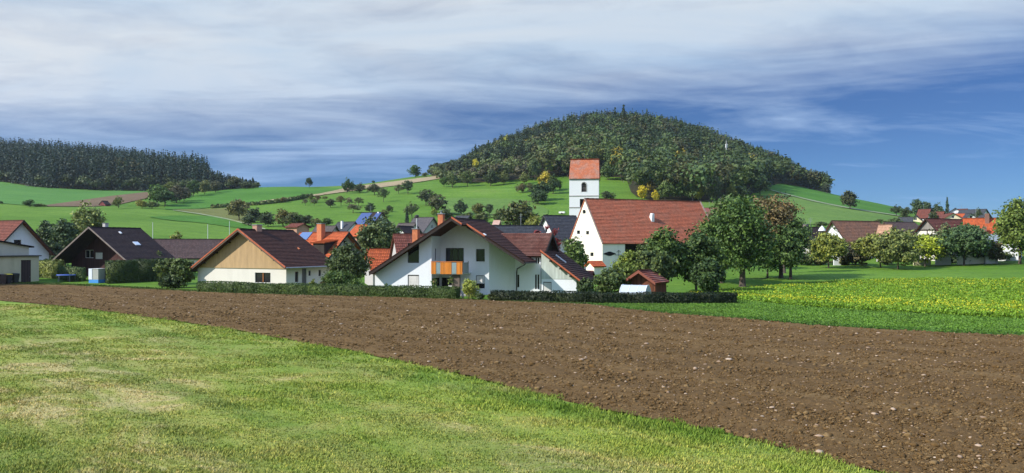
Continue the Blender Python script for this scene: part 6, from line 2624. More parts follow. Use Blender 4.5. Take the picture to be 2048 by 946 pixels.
def greenhouse():
    d = 81.0
    x0 = (1239 - 1024) / F * d
    root = empty('greenhouse', (x0 + 1.6, d, 0), -R(24), 'low arched greenhouse of clear sheets in front of the brown shed', 'greenhouse')
    sheet_m, nt, b = newmat('polycarbonate')
    b.inputs['Base Color'].default_value = (.50, .56, .60, 1)
    b.inputs['Roughness'].default_value = .25
    b.inputs['Alpha'].default_value = .80
    prof = [(-1.35, 0), (-1.30, .55), (-.95, 1.15), (-.35, 1.55), (.35, 1.55), (.95, 1.15), (1.30, .55), (1.35, 0)]
    L0, L1 = -1.3, 1.3
    # tunnel runs left to right
    m = MB()
    for (a, z0), (b_, z1) in zip(prof, prof[1:]):
        m.hexa([(L0, a, z0), (L1, a, z0), (L1, b_, z1), (L0, b_, z1)], [(L0, a * 1.01, z0 + .012), (L1, a * 1.01, z0 + .012), (L1, b_ * 1.01, z1 + .012), (L0, b_ * 1.01, z1 + .012)])
    m.build('cover_sheet', sheet_m, root)
    for L in (L0, L1):
        m = MB()
        m.poly([(L, a, z) for a, z in prof])
        m.build('end_wall', sheet_m, root)
        m = MB()
        m.tube([(L, a * 1.02, z + .02) for a, z in prof], .035, 6)
        m.build('hoop', M_wfr, root)
    for k in (1, 2):
        m = MB()
        L = L0 + (L1 - L0) * k / 3
        m.tube([(L, a * 1.02, z + .02) for a, z in prof], .022, 6)
        m.build('hoop', M_wfr, root)


greenhouse()


def box_thing():
    X, Y, Z = ground(187, 566)
    root = empty('storage_box', (X, Y, Z), -R(20), 'square white and grey box with a blue base at the field edge', 'container')
    w, dpt, h = 1.75, 1.3, 2.0
    m = MB()
    m.box(-w / 2, w / 2, 0, dpt, .0, .48)
    m.build('base', plain('blue_base', (.06, .26, .62), .5, .1), root)
    m = MB()
    m.box(-w / 2 + .02, w / 2 - .02, .02, dpt - .02, .483, h)
    m.build('body', plain('grey_sheet', (.34, .36, .33), .6, .12, 3), root)
    m = MB()
    m.box(-w / 2 - .02, -w / 2 + .62, -.03, dpt + .02, .49, h + .03)
    m.build('side_panel', plain('sunlit_sheet', (.62, .66, .72), .5, .05), root)  # narrow face coloured paler to show it sunlit
    m = MB()
    m.box(-w / 2 + .64, w / 2 + .03, -.03, dpt + .02, h + .004, h + .05)
    m.build('lid', M_wfr, root)


box_thing()


def trampoline(x, d, lab, c):
    X = (x - 1024) / F * d
    root = empty('trampoline', (X, d, gz(X, d)), .3, lab, 'trampoline')
    m = MB()
    n = 24
    pts = [(1.2 * math.cos(2 * math.pi * i / n), 1.2 * math.sin(2 * math.pi * i / n), .95) for i in range(n + 1)]
    m.tube(pts, .09, 6)
    m.build('rim_pad', plain('blue_pad', c, .6, .1), root)
    m = MB()
    m.hexa([(1.1 * math.cos(2 * math.pi * i / n), 1.1 * math.sin(2 * math.pi * i / n), .90) for i in range(n)], [(1.1 * math.cos(2 * math.pi * i / n), 1.1 * math.sin(2 * math.pi * i / n), .93) for i in range(n)])
    m.build('jumping_mat', M_dfr, root)
    for i in range(5):
        a = 2 * math.pi * i / 5 + .3
        m = MB()
        m.tube([(1.15 * math.cos(a), 1.15 * math.sin(a), .9), (1.2 * math.cos(a), 1.2 * math.sin(a), 0)], .03, 6)
        m.build('leg', M_metal, root)


trampoline(132, 116, 'blue trampoline on the lawn in front of the dark house', (.10, .16, .45))

# poles in front of the left field
for x, y0, y1, d, lab in ((305.5, 446, 480, 155, 'thin white pole leftmost of three in front of the green field'), (415.5, 450, 482, 150, 'thin white pole in the middle of three before the green field'),
                          (459, 443, 476, 165, 'thin white pole nearest the tan gabled house ridge')):
    X = (x - 1024) / F * d
    Z = gz(X, d)
    h = CZ + (HZ - y0) / F * d - Z
    r_ = empty('lamp_pole', (X, d, Z), 0, lab, 'pole', 'thin poles in front of the green field')
    m = MB()
    m.tube([(0, 0, -.3), (0, 0, h * .5), (0, 0, h)], [.075, .06, .045], 8)
    m.build('pole', plain('pale_steel', (.55, .58, .58), .5, .1), r_)
    m = MB()
    m.tube([(0, 0, h), (0, 0, h + .12)], [.08, .05], 8)
    m.build('cap', M_metal, r_)


def mast():
    d = 470.0
    X = (1452.5 - 1024) / F * d
    Z = gz(X, d)
    h = CZ + (HZ - 281) / F * d - Z
    root = empty('radio_mast', (X, d, Z), 0, 'slim radio mast with white antennas rising from the hill wood', 'mast')
    m = MB()
    m.tube([(0, 0, 0), (0, 0, h * .5), (0, 0, h)], [.45, .32, .12], 8)
    m.build('mast_tube', plain('mast_grey', (.45, .46, .46), .6, .1), root)
    for a in range(3):
        m = MB()
        t = 2 * math.pi * a / 3
        cx, cy = .5 * math.cos(t), .5 * math.sin(t)
        m.box(cx - .16, cx + .16, cy - .12, cy + .12, h - 4.2, h - 2.0)
        m.build('antenna', M_wfr, root)
    for k, z in enumerate((h - 8, h - 10)):
        m = MB()
        m.tube([(-.7, -.3, z), (-.7, -.55, z)], [.5, .5], 12)
        m.build('dish', M_wfr, root)


mast()


def trailer():
    X, Y, Z = ground(1124, 428.5)
    root = empty('trailer', (X, Y, Z), -.3, 'small white flat-topped trailer standing in the meadow left of the church tower', 'trailer')
    m = MB()
    m.box(-1.15, 1.15, -.6, .6, .4, 1.05)
    m.build('body', M_wfr, root)
    m = MB()
    m.tube([(1.15, 0, .45), (1.9, 0, .45)], .05, 6)
    m.build('drawbar', M_dfr, root)
    for s in (-.62, .62):
        m = MB()
        m.tube([(0, s, .3), (0, s * 1.12, .3)], .3, 12)
        m.build('wheel', M_dfr, root)


trailer()

# garden wall at the right
def wall_piece(name, label, xa, xb, d, h, mat):
    Xa, Xb = (xa - 1024) / F * d, (xb - 1024) / F * d
    z = gz((Xa + Xb) / 2, d)
    root = empty(name, (Xa, d, z), 0, label, 'wall')
    m = MB()
    m.box(0, Xb - Xa, 0, .35, -.5, h)
    m.build('wall', mat, root)
    m = MB()
    m.box(-.05, Xb - Xa + .05, -.05, .40, h + .002, h + .10)
    m.build('coping', M_grey, root)


wall_piece('garden_wall', 'whitish garden wall behind the trees right of the timber barn', 1872, 1902, 147, 1.6, M_cream)
wall_piece('garden_wall', 'pale old wall under the dark tree below the orange farmhouse', 1916, 1978, 146, 2.2, M_barnwall)
wall_piece('garden_wall', 'low beige wall below the bright yellow-green tree', 1828, 1862, 148, 1.0, M_beige)
wall_piece('garden_wall', 'short white wall piece beside the yellow-green tree before the farmhouse', 1668, 1682, 150, 1.9, M_white)

# parasol on the village terrace
X = (1644 - 1024) / F * 160
_r = empty('parasol', (X, 160, gz(X, 160)), 0, 'white open parasol left of the overgrown farmhouse gable', 'parasol')
m = MB()
_top = CZ + (HZ - 451.5) / F * 160 - gz(X, 160)
m.tube([(0, 0, _top - 1.0), (0, 0, _top - .5), (0, 0, _top)], [.75, .5, .04], 10)
m.build('canopy', M_wfr, _r)
m = MB()
m.tube([(0, 0, 0), (0, 0, _top - .3)], .04, 6)
m.build('pole', M_metal, _r)

# ------------------------------------------------------------------ hedges
def gp(x, y):
    X, Y, Z = ground(x, y)
    return (X, Y)


def off(p, d):
    return (p[0], p[1] + d)


hedge('hedge', 'long low clipped hedge along the soil in front of the bungalow and white house', [off(gp(396, 583.5), .6), off(gp(560, 588.5), .6), off(gp(740, 593.5), .6), off(gp(915, 599), .6)], 1.1, 1.18, (.030, .050, .012), .10, 110, wob=.05)
hedge('hedge', 'long dark clipped hedge that ends at the yellow flowering field', [off(gp(985, 602), .6), off(gp(1180, 606.5), .6), off(gp(1330, 608.5), .6), off(gp(1474, 608), .6)], 1.2, 1.0, (.008, .014, .0045), .10, 110, wob=.05)
hedge('hedge', 'thick high clipped hedge block in front of the dark house', [((213 - 1024) / F * 113.5, 113.5), ((213 - 1024) / F * 113.5 + 6.3, 113.5 + 4.7)], 2.0, 3.1, (.022, .036, .010), .14, 55, wob=.015)
hedge('hedge', 'olive clipped hedge between the garage and the dark house', [((80 - 1024) / F * 124, 124), ((118 - 1024) / F * 121, 121)], 1.6, 2.6, (.085, .10, .03), .2, 26, wob=.04)
hedge('hedge', 'dark hedge against the wall of the dark house behind the trampoline', [((120 - 1024) / F * 118.5, 118.5), ((168 - 1024) / F * 116.5, 116.5)], .8, 2.0, (.035, .055, .018), .2, 26, wob=.04)
# the field hedge on the far slope
_pts = [gp(x, y) for x, y in ((422, 416.5), (470, 413), (520, 409.5), (560, 405.5), (600, 398.5), (622, 393.5))]
hedge('field_hedge', 'thin dark hedge line climbing the slope below the stubble strip', _pts, 2.2, 1.5, (.055, .07, .025), .55, 5, wob=.15)

# ------------------------------------------------------------------ near trees and bushes
DG = (.036, .066, .018)
MG = (.050, .088, .020)
YG = (.115, .140, .024)
OL = (.085, .098, .028)
BR = (.095, .070, .036)
GY = (.085, .082, .048)
tree('lime_tree', 'tallest dark green tree with a thick trunk at the meadow edge', 'tree', 1485, 573, 390, 128, (.044, .076, .020), leafn=9500, leaf=.25, trunk=.13, nlobe=15, seed=3, rad=.42, xc=1476)
tree('broad_tree', 'tree with a bent trunk between the shed trees and the tallest tree', 'tree', 1443, 566, 458, 80, DG, leafn=4200, leaf=.25, trunk=.16, nlobe=8, rad=.30, xc=1436)
tree('red_brown_tree', 'tall tree with a reddish brown thin crown behind the tallest tree', 'tree', 1562, 555, 392, 118, BR, leafn=6500, leaf=.24, trunk=.15, nlobe=12, seed=8, rad=.32, xc=1548)
tree('dusky_red_tree', 'pointed dusky red tree top right of the red-brown crown', 'tree', 1568, 545, 402, 44, (.105, .050, .038), leafn=1800, leaf=.25, trunk=.3, seed=12, d=132)
tree('green_tree', 'dark green tree on a slim trunk right of the red-brown tree', 'tree', 1581, 558, 440, 98, (.046, .076, .024), leafn=5600, leaf=.24, trunk=.14, nlobe=10, seed=5, rad=.24, xc=1583)
tree('dark_low_tree', 'low dark tree filling the gap below the red-brown crown', 'tree', 1535, 556, 462, 96, DG, leafn=4600, leaf=.24, trunk=.12, nlobe=8, seed=15)
tree('grey_brown_tree', 'thin greyish brown tree top above the left shoulder of the tallest tree', 'tree', 1452, 560, 385, 56, GY, leafn=1800, leaf=.24, trunk=.35, d=140, seed=9, irregular=.5)
tree('reddish_tree', 'sparse reddish brown tree between the barn roof end and the tallest tree', 'tree', 1412, 560, 440, 40, (.14, .075, .035), leafn=1300, leaf=.22, trunk=.3, d=118, seed=19, irregular=.5)
# in front of the barn
tree('orchard_tree', 'rounded dark tree directly behind the shed roof', 'tree', 1330, 592, 458, 76, (.050, .080, .022), d=92, leafn=5200, leaf=.26, trunk=.12, nlobe=10, seed=22)
tree('orchard_tree', 'yellowish green tree left of the shed in front of the barn wall', 'tree', 1268, 592, 505, 92, (.078, .102, .022), d=90, leafn=5200, leaf=.25, trunk=.10, nlobe=10, seed=23)
tree('orchard_tree', 'dark broad tree right of the shed whose boughs hang low', 'tree', 1392, 590, 458, 84, (.038, .062, .018), d=93, leafn=6000, leaf=.26, trunk=.10, nlobe=11, seed=24)
tree('orchard_tree', 'low dark tree over the end of the hedge right of the shed', 'tree', 1418, 598, 520, 70, (.026, .046, .015), d=86, leafn=3600, leaf=.24, trunk=.06, nlobe=8, seed=25)
tree('orchard_tree', 'grey-green low tree between the shed roof and the barn trees', 'tree', 1300, 592, 492, 80, (.055, .075, .028), d=89, leafn=4000, leaf=.24, trunk=.10, nlobe=9, seed=26)
tree('garden_bush', 'grey-green bush left of the shed behind the dark hedge', 'bush', 1220, 598, 540, 66, (.052, .072, .026), d=86, leafn=3200, leaf=.22, trunk=.03, nlobe=8, seed=27)
tree('garden_bush', 'dark bush between the board gabled house and the grey-green bush', 'bush', 1172, 598, 556, 36, (.040, .058, .024), d=87, leafn=1500, leaf=.20, trunk=.03, nlobe=6, seed=28)
tree('gable_tree', 'green tree in front of the big barn gable', 'tree', 1150, 560, 476, 50, (.060, .090, .028), d=112, leafn=2600, leaf=.24, trunk=.2, nlobe=8, seed=29)
tree('red_cherry_tree', 'sparse crimson leaved tree behind the right end of the white house roof', 'tree', 1104, 560, 452, 40, (.16, .030, .035), d=118, leafn=620, leaf=.24, trunk=.4, nlobe=7, seed=30, irregular=.6)
tree('red_cherry_tree', 'small crimson bush showing above the wing roof of the white house', 'bush', 1072, 560, 455, 26, (.15, .032, .035), d=116, leafn=420, leaf=.24, trunk=.4, nlobe=6, seed=31, irregular=.5)
# between the houses on the left
tree('garden_tree', 'dense dark tree between the bungalow and the white house', 'tree', 693, 585, 488, 80, (.040, .056, .020), d=99, leafn=5200, leaf=.22, trunk=.12, nlobe=10, seed=33)
tree('garden_tree', 'broad grey-green tree behind the orange roofs', 'tree', 752, 540, 438, 84, (.058, .078, .032), d=133, leafn=5200, leaf=.26, trunk=.14, nlobe=10, seed=34)
tree('round_bush', 'big rounded green bush in front of the dense dark tree', 'bush', 684, 592, 546, 88, (.055, .085, .022), d=93, leafn=3600, leaf=.16, trunk=.0, nlobe=8, seed=35)
tree('round_bush', 'small yellowish bush at the right wall of the bungalow', 'bush', 626, 590, 559, 26, (.105, .120, .03), d=93, leafn=900, leaf=.15, trunk=.0, nlobe=5, seed=36)
tree('round_bush', 'small purple-brown bush between two green bushes by the bungalow', 'bush', 650, 591, 558, 26, (.070, .035, .035), d=92, leafn=900, leaf=.15, trunk=.0, nlobe=5, seed=37)
tree('ball_bush', 'light yellow-green ball shaped bush in the gap of the hedge', 'bush', 941, 599.5, 561, 33, (.20, .22, .055), leafn=2600, leaf=.11, trunk=.0, nlobe=5, seed=38, lobe_r=.36, irregular=.05)
tree('low_shrub', 'small grey-green shrub at the foot of the left white wall', 'bush', 776, 592, 567, 22, (.07, .10, .05), d=89, leafn=420, leaf=.15, trunk=.0, nlobe=5, seed=39, irregular=.4)
tree('low_shrub', 'dark low shrub right beside the light green ball bush', 'bush', 962, 600.5, 587, 26, (.045, .065, .025), leafn=900, leaf=.12, trunk=.0, nlobe=5, seed=40)
tree('low_shrub', 'straggly low shrub at the left end of the long dark hedge', 'bush', 985, 602, 589, 24, (.06, .07, .03), leafn=700, leaf=.12, trunk=.0, nlobe=5, seed=43, irregular=.5)
tree('garden_shrub', 'tall shrubs right of the hedge block beside the tan gable', 'bush', 368, 585, 520, 40, (.052, .074, .022), d=106, leafn=4200, leaf=.22, trunk=.0, nlobe=13, seed=41, irregular=.7)
tree('garden_shrub', 'olive shrub above the right end of the hedge block', 'bush', 306, 580, 506, 54, (.066, .082, .026), d=124, leafn=3000, leaf=.22, trunk=.0, nlobe=8, seed=42)
tree('garden_shrub', 'low broad shrub between the hedge block and the tall shrubs', 'bush', 340, 583, 514, 46, (.062, .080, .024), d=112, leafn=2600, leaf=.2, trunk=.0, nlobe=10, seed=64, irregular=.6)
tree('garden_shrub', 'dark low shrub at the left foot of the bungalow wall', 'bush', 346, 588, 552, 50, (.034, .050, .018), d=105, leafn=2400, leaf=.2, trunk=.0, nlobe=7, seed=44)
tree('garden_tree', 'large light olive-green tree left of the dark house ridge', 'tree', 174, 560, 408, 64, (.105, .125, .045), d=150, leafn=3800, leaf=.26, trunk=.16, nlobe=10, seed=45)
tree('garden_tree', 'dark narrow tree standing directly right of the garage roof', 'tree', 92, 560, 440, 40, (.042, .060, .030), d=146, leafn=2600, leaf=.26, trunk=.10, nlobe=8, seed=46)
tree('garden_tree', 'dark tree between the narrow tree and the large olive tree', 'tree', 130, 560, 441, 46, (.045, .066, .032), d=143, leafn=2800, leaf=.26, trunk=.10, nlobe=8, seed=47)
tree('garden_bush', 'dark bush under the dark trees behind the olive hedge', 'bush', 102, 560, 482, 50, (.036, .052, .026), d=135, leafn=2400, leaf=.24, trunk=.0, nlobe=7, seed=48)
tree('garden_bush', 'yellowish bush peeping over the long low brown roof', 'bush', 352, 520, 464, 30, (.12, .12, .03), d=150, leafn=1200, leaf=.22, trunk=.1, nlobe=6, seed=49)
# row of orchard trees at the right edge of the meadow
tree('fruit_tree', 'yellow-green fruit tree in front of the overgrown farmhouse gable', 'tree', 1657, 536, 466, 73, (.115, .128, .030), leafn=3400, leaf=.25, trunk=.13, nlobe=9, seed=51, irregular=.4)
tree('garden_bush', 'dark purple-brown bush right of the first yellow-green fruit tree', 'bush', 1706, 532, 488, 56, (.055, .052, .036), d=150, leafn=2600, leaf=.25, trunk=.05, nlobe=8, seed=52)
tree('fruit_tree', 'leaning olive fruit tree on a pale slanted trunk', 'tree', 1762, 535, 470, 73, (.105, .115, .030), leafn=3000, leaf=.25, trunk=.15, nlobe=9, seed=53, lean=(-.18, 0), irregular=.4, xc=1745)
tree('fruit_tree', 'broad olive tree in the middle of the right orchard row', 'tree', 1796, 538, 456, 87, (.085, .100, .034), leafn=4200, leaf=.25, trunk=.11, nlobe=10, seed=54, irregular=.4)
tree('fruit_tree', 'bright yellow-green tree on two slender trunks below the timber barn', 'tree', 1850, 533, 473, 87, (.155, .185, .020), leafn=3800, leaf=.25, trunk=.15, nlobe=9, seed=55)
tree('fruit_tree', 'greyish thin tree in front of the red-brown roof of the timber barn', 'tree', 1884, 530, 450, 67, (.075, .080, .042), d=152, leafn=1700, leaf=.25, trunk=.16, nlobe=8, seed=56, irregular=.5)
tree('fruit_tree', 'dark green spreading tree below the orange farmhouse', 'tree', 1928, 531, 448, 103, (.042, .070, .030), leafn=5400, leaf=.25, trunk=.12, nlobe=11, seed=57)
tree('fruit_tree', 'small dark tree with low boughs left of the rightmost tree', 'tree', 1958, 527, 480, 56, (.046, .068, .030), leafn=2000, leaf=.25, trunk=.14, nlobe=7, seed=58)
tree('walnut_tree', 'large yellow-green and dark tree at the right edge of the picture', 'tree', 2040, 528, 402, 92, (.080, .108, .026), leafn=6500, leaf=.27, trunk=.10, nlobe=13, seed=59)
tree('garden_bush', 'grey bush between the white garage and the rightmost tree', 'bush', 1992, 525, 484, 34, (.075, .068, .045), d=144, leafn=1500, leaf=.24, trunk=.0, nlobe=6, seed=60)
tree('garden_bush', 'low olive bush by the wall pieces right of the leaning fruit tree', 'bush', 1725, 533, 505, 40, (.10, .10, .045), d=149, leafn=1200, leaf=.22, trunk=.0, nlobe=6, seed=61)
tree('garden_bush', 'sparse pale bush left of the first yellow-green fruit tree', 'bush', 1625, 536, 472, 34, (.085, .085, .045), d=153, leafn=900, leaf=.22, trunk=.05, nlobe=7, seed=62, irregular=.5)

# ------------------------------------------------------------------ trees of the far slopes
g1 = 'trees between the left wood and the fields'
for a in (('field_bush', 'small dark bush alone in the far left green field', 60, 413.5, 399, 24, DG, 'bush'),
          ('field_bush', 'low bush beside the dark bush in the far left field', 78, 413.5, 407, 26, OL, 'bush'),
          ('field_bush', 'tiny dark bush at the very left edge of the picture', 2, 408, 402, 8, DG, 'bush'),
          ('field_tree', 'small round olive tree right of the red field shed', 237, 416, 393, 20, OL, 'bush')):
    small_tree(a[0], a[1], 'bush' if 'bush' in a[0] else 'tree', *a[2:6 + 1], kind=a[7])
for lab, x, yb, yt, w, c, k in (
        ('yellow-green bush at the left foot of the field copse', 284, 416.5, 400, 26, (.16, .15, .03), 'bush'),
        ('pale green bush at the foot of the field copse', 304, 417, 402, 26, (.09, .11, .04), 'bush'),
        ('tallest dark green tree of the field copse', 314, 411, 366, 44, MG, 'round'),
        ('dark rounded tree in the lower middle of the field copse', 330, 413, 380, 40, DG, 'round'),
        ('brownish tree on the right of the field copse', 353, 407, 369, 40, (.06, .055, .035), 'round'),
        ('dusky tree at the right end of the field copse', 368, 403, 374, 28, (.052, .052, .034), 'bush'),
        ('olive tree behind the field copse', 344, 395, 362, 36, OL, 'round'),
        ('green round tree right of the field copse', 387, 393, 358, 26, DG, 'round'),
        ('pale topped tree left of two similar in the avenue', 409.5, 390, 358, 24, (.10, .105, .04), 'round'),
        ('dull round tree in the avenue', 431, 386, 360, 26, (.06, .062, .036), 'round'),
        ('broad dome shaped tree at the right end of the left wood', 467, 378.5, 353, 34, (.062, .064, .032), 'bush'),
        ('low bushes trailing off from the right end of the left wood', 492, 378, 364, 32, (.05, .062, .03), 'bush'),
        ('last tiny bush where the left wood ends', 512, 376, 368, 18, (.05, .07, .035), 'bush'),
        ('big pale olive tree left of the dark slope bushes', 478, 442, 399, 46, (.098, .092, .038), 'round'),
        ('very dark round tree right of the big pale olive tree', 510, 446, 416, 36, (.024, .036, .016), 'bush'),
        ('dark low bush below the very dark round tree', 497, 451, 430, 34, (.035, .05, .02), 'bush'),
        ('dark bush left in the belt above the tan gabled house', 536, 453, 424, 34, (.036, .05, .024), 'bush'),
        ('autumn yellow topped bush in the middle of the slope belt', 566, 453, 418, 44, (.088, .078, .026), 'bush'),
        ('olive green bush in the slope belt', 590, 455, 424, 40, (.06, .068, .026), 'bush'),
        ('darkest right bush of the slope belt above the red hut', 612, 452, 430, 32, (.034, .044, .02), 'bush'),
        ('small olive bush right of the slope belt', 634, 453, 437, 22, (.085, .085, .03), 'bush'),
        ('dark round bush above the orange roofed house', 653, 452, 436, 24, DG, 'bush'),
        ('lone round tree standing on the skyline', 618.6, 376.5, 355, 16, (.036, .058, .034), 'round'),
        ('tall dark tree left of the stubble strip', 694, 387, 357, 20, DG, 'round'),
        ('dark tree touching the tall dark tree on its right', 705, 384, 363, 15, DG, 'round'),
        ('rounded tree above the upper orchard', 720, 386, 367, 24, (.045, .055, .026), 'round'),
        ('spreading tree at the top of the orchard', 749, 390, 368, 28, (.05, .058, .028), 'round'),
        ('thin tall tree at the top right of the orchard', 767, 404, 374, 22, (.055, .072, .03), 'loose'),
        ('tiny bush on the skyline above the stubble strip', 747, 366.5, 361, 7, DG, 'bush'),
        ('dark round tree below the stubble strip end', 816, 388, 361, 26, (.030, .052, .024), 'round'),
        ('grey leafless shrub left of the dark round tree', 797, 387, 369, 22, GY, 'loose'),
        ('round tree on the skyline left of the hill wood', 831, 354.5, 329, 26, MG, 'bush'),
        ('low bush right of the skyline tree', 850, 353.5, 345, 14, OL, 'bush'),
        ('dark bush at the upper end of the field hedge', 606, 399, 387, 14, DG, 'bush'),
        ('small thin tree below the field hedge end', 611, 411, 397, 13, GY, 'loose'),
        ('small olive tree left in the orchard row', 621, 407, 390, 15, OL, 'loose'),
        ('second small tree of the orchard row', 628.5, 412, 396, 15, GY, 'loose'),
        ('small brownish tree of the orchard row', 636, 405, 389, 15, BR, 'loose'),
        ('small tree at the stubble strip corner', 650, 401, 391, 13, OL, 'loose'),
        ('dark little tree with a clear trunk in the orchard', 661, 415, 397, 21, (.04, .045, .026), 'round'),
        ('brownish orchard tree right of the dark little tree', 682, 411, 390, 20, (.085, .075, .03), 'loose'),
        ('grey-green orchard tree in the middle of the slope', 699, 415, 395, 20, GY, 'loose'),
        ('orchard tree right of the grey-green one', 717, 412, 393, 20, (.06, .07, .032), 'loose'),
        ('wide thin orchard tree lowest on the slope', 706, 426, 406, 28, GY, 'loose'),
        ('dense dark round tree above the solar roof', 741, 425, 405, 20, (.028, .045, .022), 'bush'),
        ('dark bush right of the solar roof', 778, 424, 411, 15, (.035, .05, .02), 'bush'),
        ('low olive bush right beside the solar roof', 768, 432, 419, 18, OL, 'bush'),
        ('small bush on the field hedge', 567, 406, 393, 14, BR, 'loose'),
        ('smaller bush on the field hedge, left one', 556, 406, 396, 12, OL, 'loose'),
        ('large dark tree on the slope left of the terraced pasture', 852, 411, 379, 36, (.042, .052, .028), 'round'),
        ('greyish broad tree below the large dark slope tree', 873, 430, 388, 38, (.065, .068, .038), 'round'),
        ('light thin tree with spreading crown above the balcony house', 824, 440, 403, 30, (.07, .085, .04), 'loose'),
        ('bright yellow-green bush under the greyish broad tree', 868, 432, 417, 14, (.14, .17, .04), 'bush'),
        ('olive bushes behind the big orange chimney', 893, 442, 418, 34, (.05, .062, .028), 'bush'),
        ('dark round tree above the white house ridge', 923, 430, 399, 25, (.028, .045, .024), 'round'),
        ('olive-yellow tree in the middle of the pasture row', 956, 432, 405, 28, (.09, .088, .03), 'round'),
        ('dark small tree right in the pasture row', 979, 432, 408, 20, (.036, .052, .024), 'round'),
        ('green bush at the right end of the pasture row', 998, 446, 419, 28, (.06, .075, .03), 'bush'),
        ('low olive bush under the pasture row', 966, 446, 424, 34, (.068, .08, .03), 'bush'),
        ('low bush left under the pasture row', 938, 446, 424, 30, (.06, .075, .03), 'bush'),
        ('yellow autumn tree on top of the hedge tongue left of the tower', 1090, 384, 343, 30, (.26, .20, .03), 'round'),
        ('dark tree right of the yellow autumn tree', 1106, 388, 350, 26, (.036, .056, .022), 'round'),
        ('dark tree below the yellow autumn tree', 1082, 402, 364, 42, (.034, .056, .024), 'bush'),
        ('dark lower tip of the hedge tongue in the meadow', 1076, 409, 380, 36, (.03, .05, .022), 'bush'),
        ('small round bush right of the hedge tongue', 1119, 379, 359, 15, DG, 'bush'),
        ('brownish shrub left of the hedge tongue', 1044, 385, 367, 22, (.075, .062, .03), 'bush'),
        ('brown-green shrub beside the hedge tongue', 1060, 384, 366, 18, (.065, .07, .03), 'bush'),
        ('olive round tree above the brownish shrubs', 1049, 368, 345, 20, (.105, .115, .04), 'round'),
        ('bushy tree between the pasture and hill wood, far left', 888, 374, 352, 18, MG, 'round'),
        ('broad light green tree left in front of the hill wood', 905, 375, 346, 28, (.075, .10, .036), 'round'),
        ('light green tree before the hill wood edge', 935, 373, 342, 26, (.068, .09, .03), 'round'),
        ('dark tree in the middle of the pasture top edge', 981, 372, 340, 28, (.04, .055, .024), 'round'),
        ('light olive tree near the bare earth clearing', 1008, 369, 342, 24, (.085, .095, .035), 'round'),
        ('bright yellow tree on the left flank of the hill', 951, 352, 316, 16, (.34, .29, .035), 'round'),
        ('tall pale yellow-green tree high on the left flank', 1012, 318, 272, 22, (.20, .20, .05), 'round'),
        ('lone dark round tree on the right hill skyline', 1700, 418.5, 381, 36, (.040, .046, .024), 'bush'),
        ('little dark tree where the hill wood ends at right', 1654, 388, 366, 17, (.035, .045, .03), 'loose'),
        ('small tree leftmost of the hilltop village trees', 1793, 434, 409, 24, (.04, .055, .028), 'loose'),
        ('bush between two trees left of the hilltop village', 1812, 438, 415, 24, (.045, .06, .028), 'bush'),
        ('tallest tree left of the hilltop village', 1835, 432, 396, 28, (.036, .058, .026), 'round'),
        ('round tree right of the tallest hilltop village tree', 1852, 430, 403, 24, (.04, .06, .028), 'round'),
        ('tree left of the pointed conifer', 1876, 432, 407, 28, (.042, .062, .028), 'round'),
        ('dark tree before the red hilltop roofs', 1868, 440, 421, 20, (.045, .055, .025), 'round'),
        ('dark tree in front of the rightmost black roof', 1956, 436, 418, 20, (.04, .055, .028), 'round'),
        ('low hedge bushes at the foot of the right hill', 1790, 448, 436, 40, (.06, .08, .03), 'bush'),
        ('bush left of the dark chimney house roof', 1640, 455, 443, 30, (.05, .07, .025), 'bush'),
        ('small bush at the foot of the right hill pasture', 1760, 447, 438, 24, (.06, .08, .03), 'bush'),
        ('bushes on the meadow right of the church tower', 1213, 400, 383, 30, (.042, .055, .025), 'bush')):
    nm = 'slope_bush' if k == 'bush' else 'slope_tree'
    dd = None
    if x > 1780:
        dd = {1793: 345, 1812: 340, 1835: 365, 1852: 372, 1876: 372, 1868: 322, 1956: 322, 1790: 270}.get(x, 330)
    small_tree(nm, lab, 'bush' if k == 'bush' else 'tree', x, yb, yt, w, c, k, d=dd)
small_tree('pointed_conifer', 'single pointed dark conifer among the hilltop houses', 'conifer', 1894.5, 432, 394, 14, (.022, .042, .028), 'conifer', d=345)
small_tree('column_conifer', 'slim dark columnar conifer behind the balcony house', 'conifer', 814, 446, 408, 9, (.02, .034, .018), 'conifer')
small_tree('broad_slope_tree', 'very broad brown-green tree above the long slate roof', 'tree', 1042, 455, 397, 84, (.052, .058, .022), 'round', d=215)
small_tree('yellow_slope_bush', 'yellow-green bush right of the very broad brown-green tree', 'bush', 1070, 455, 430, 44, (.11, .115, .028), 'bush', d=195)

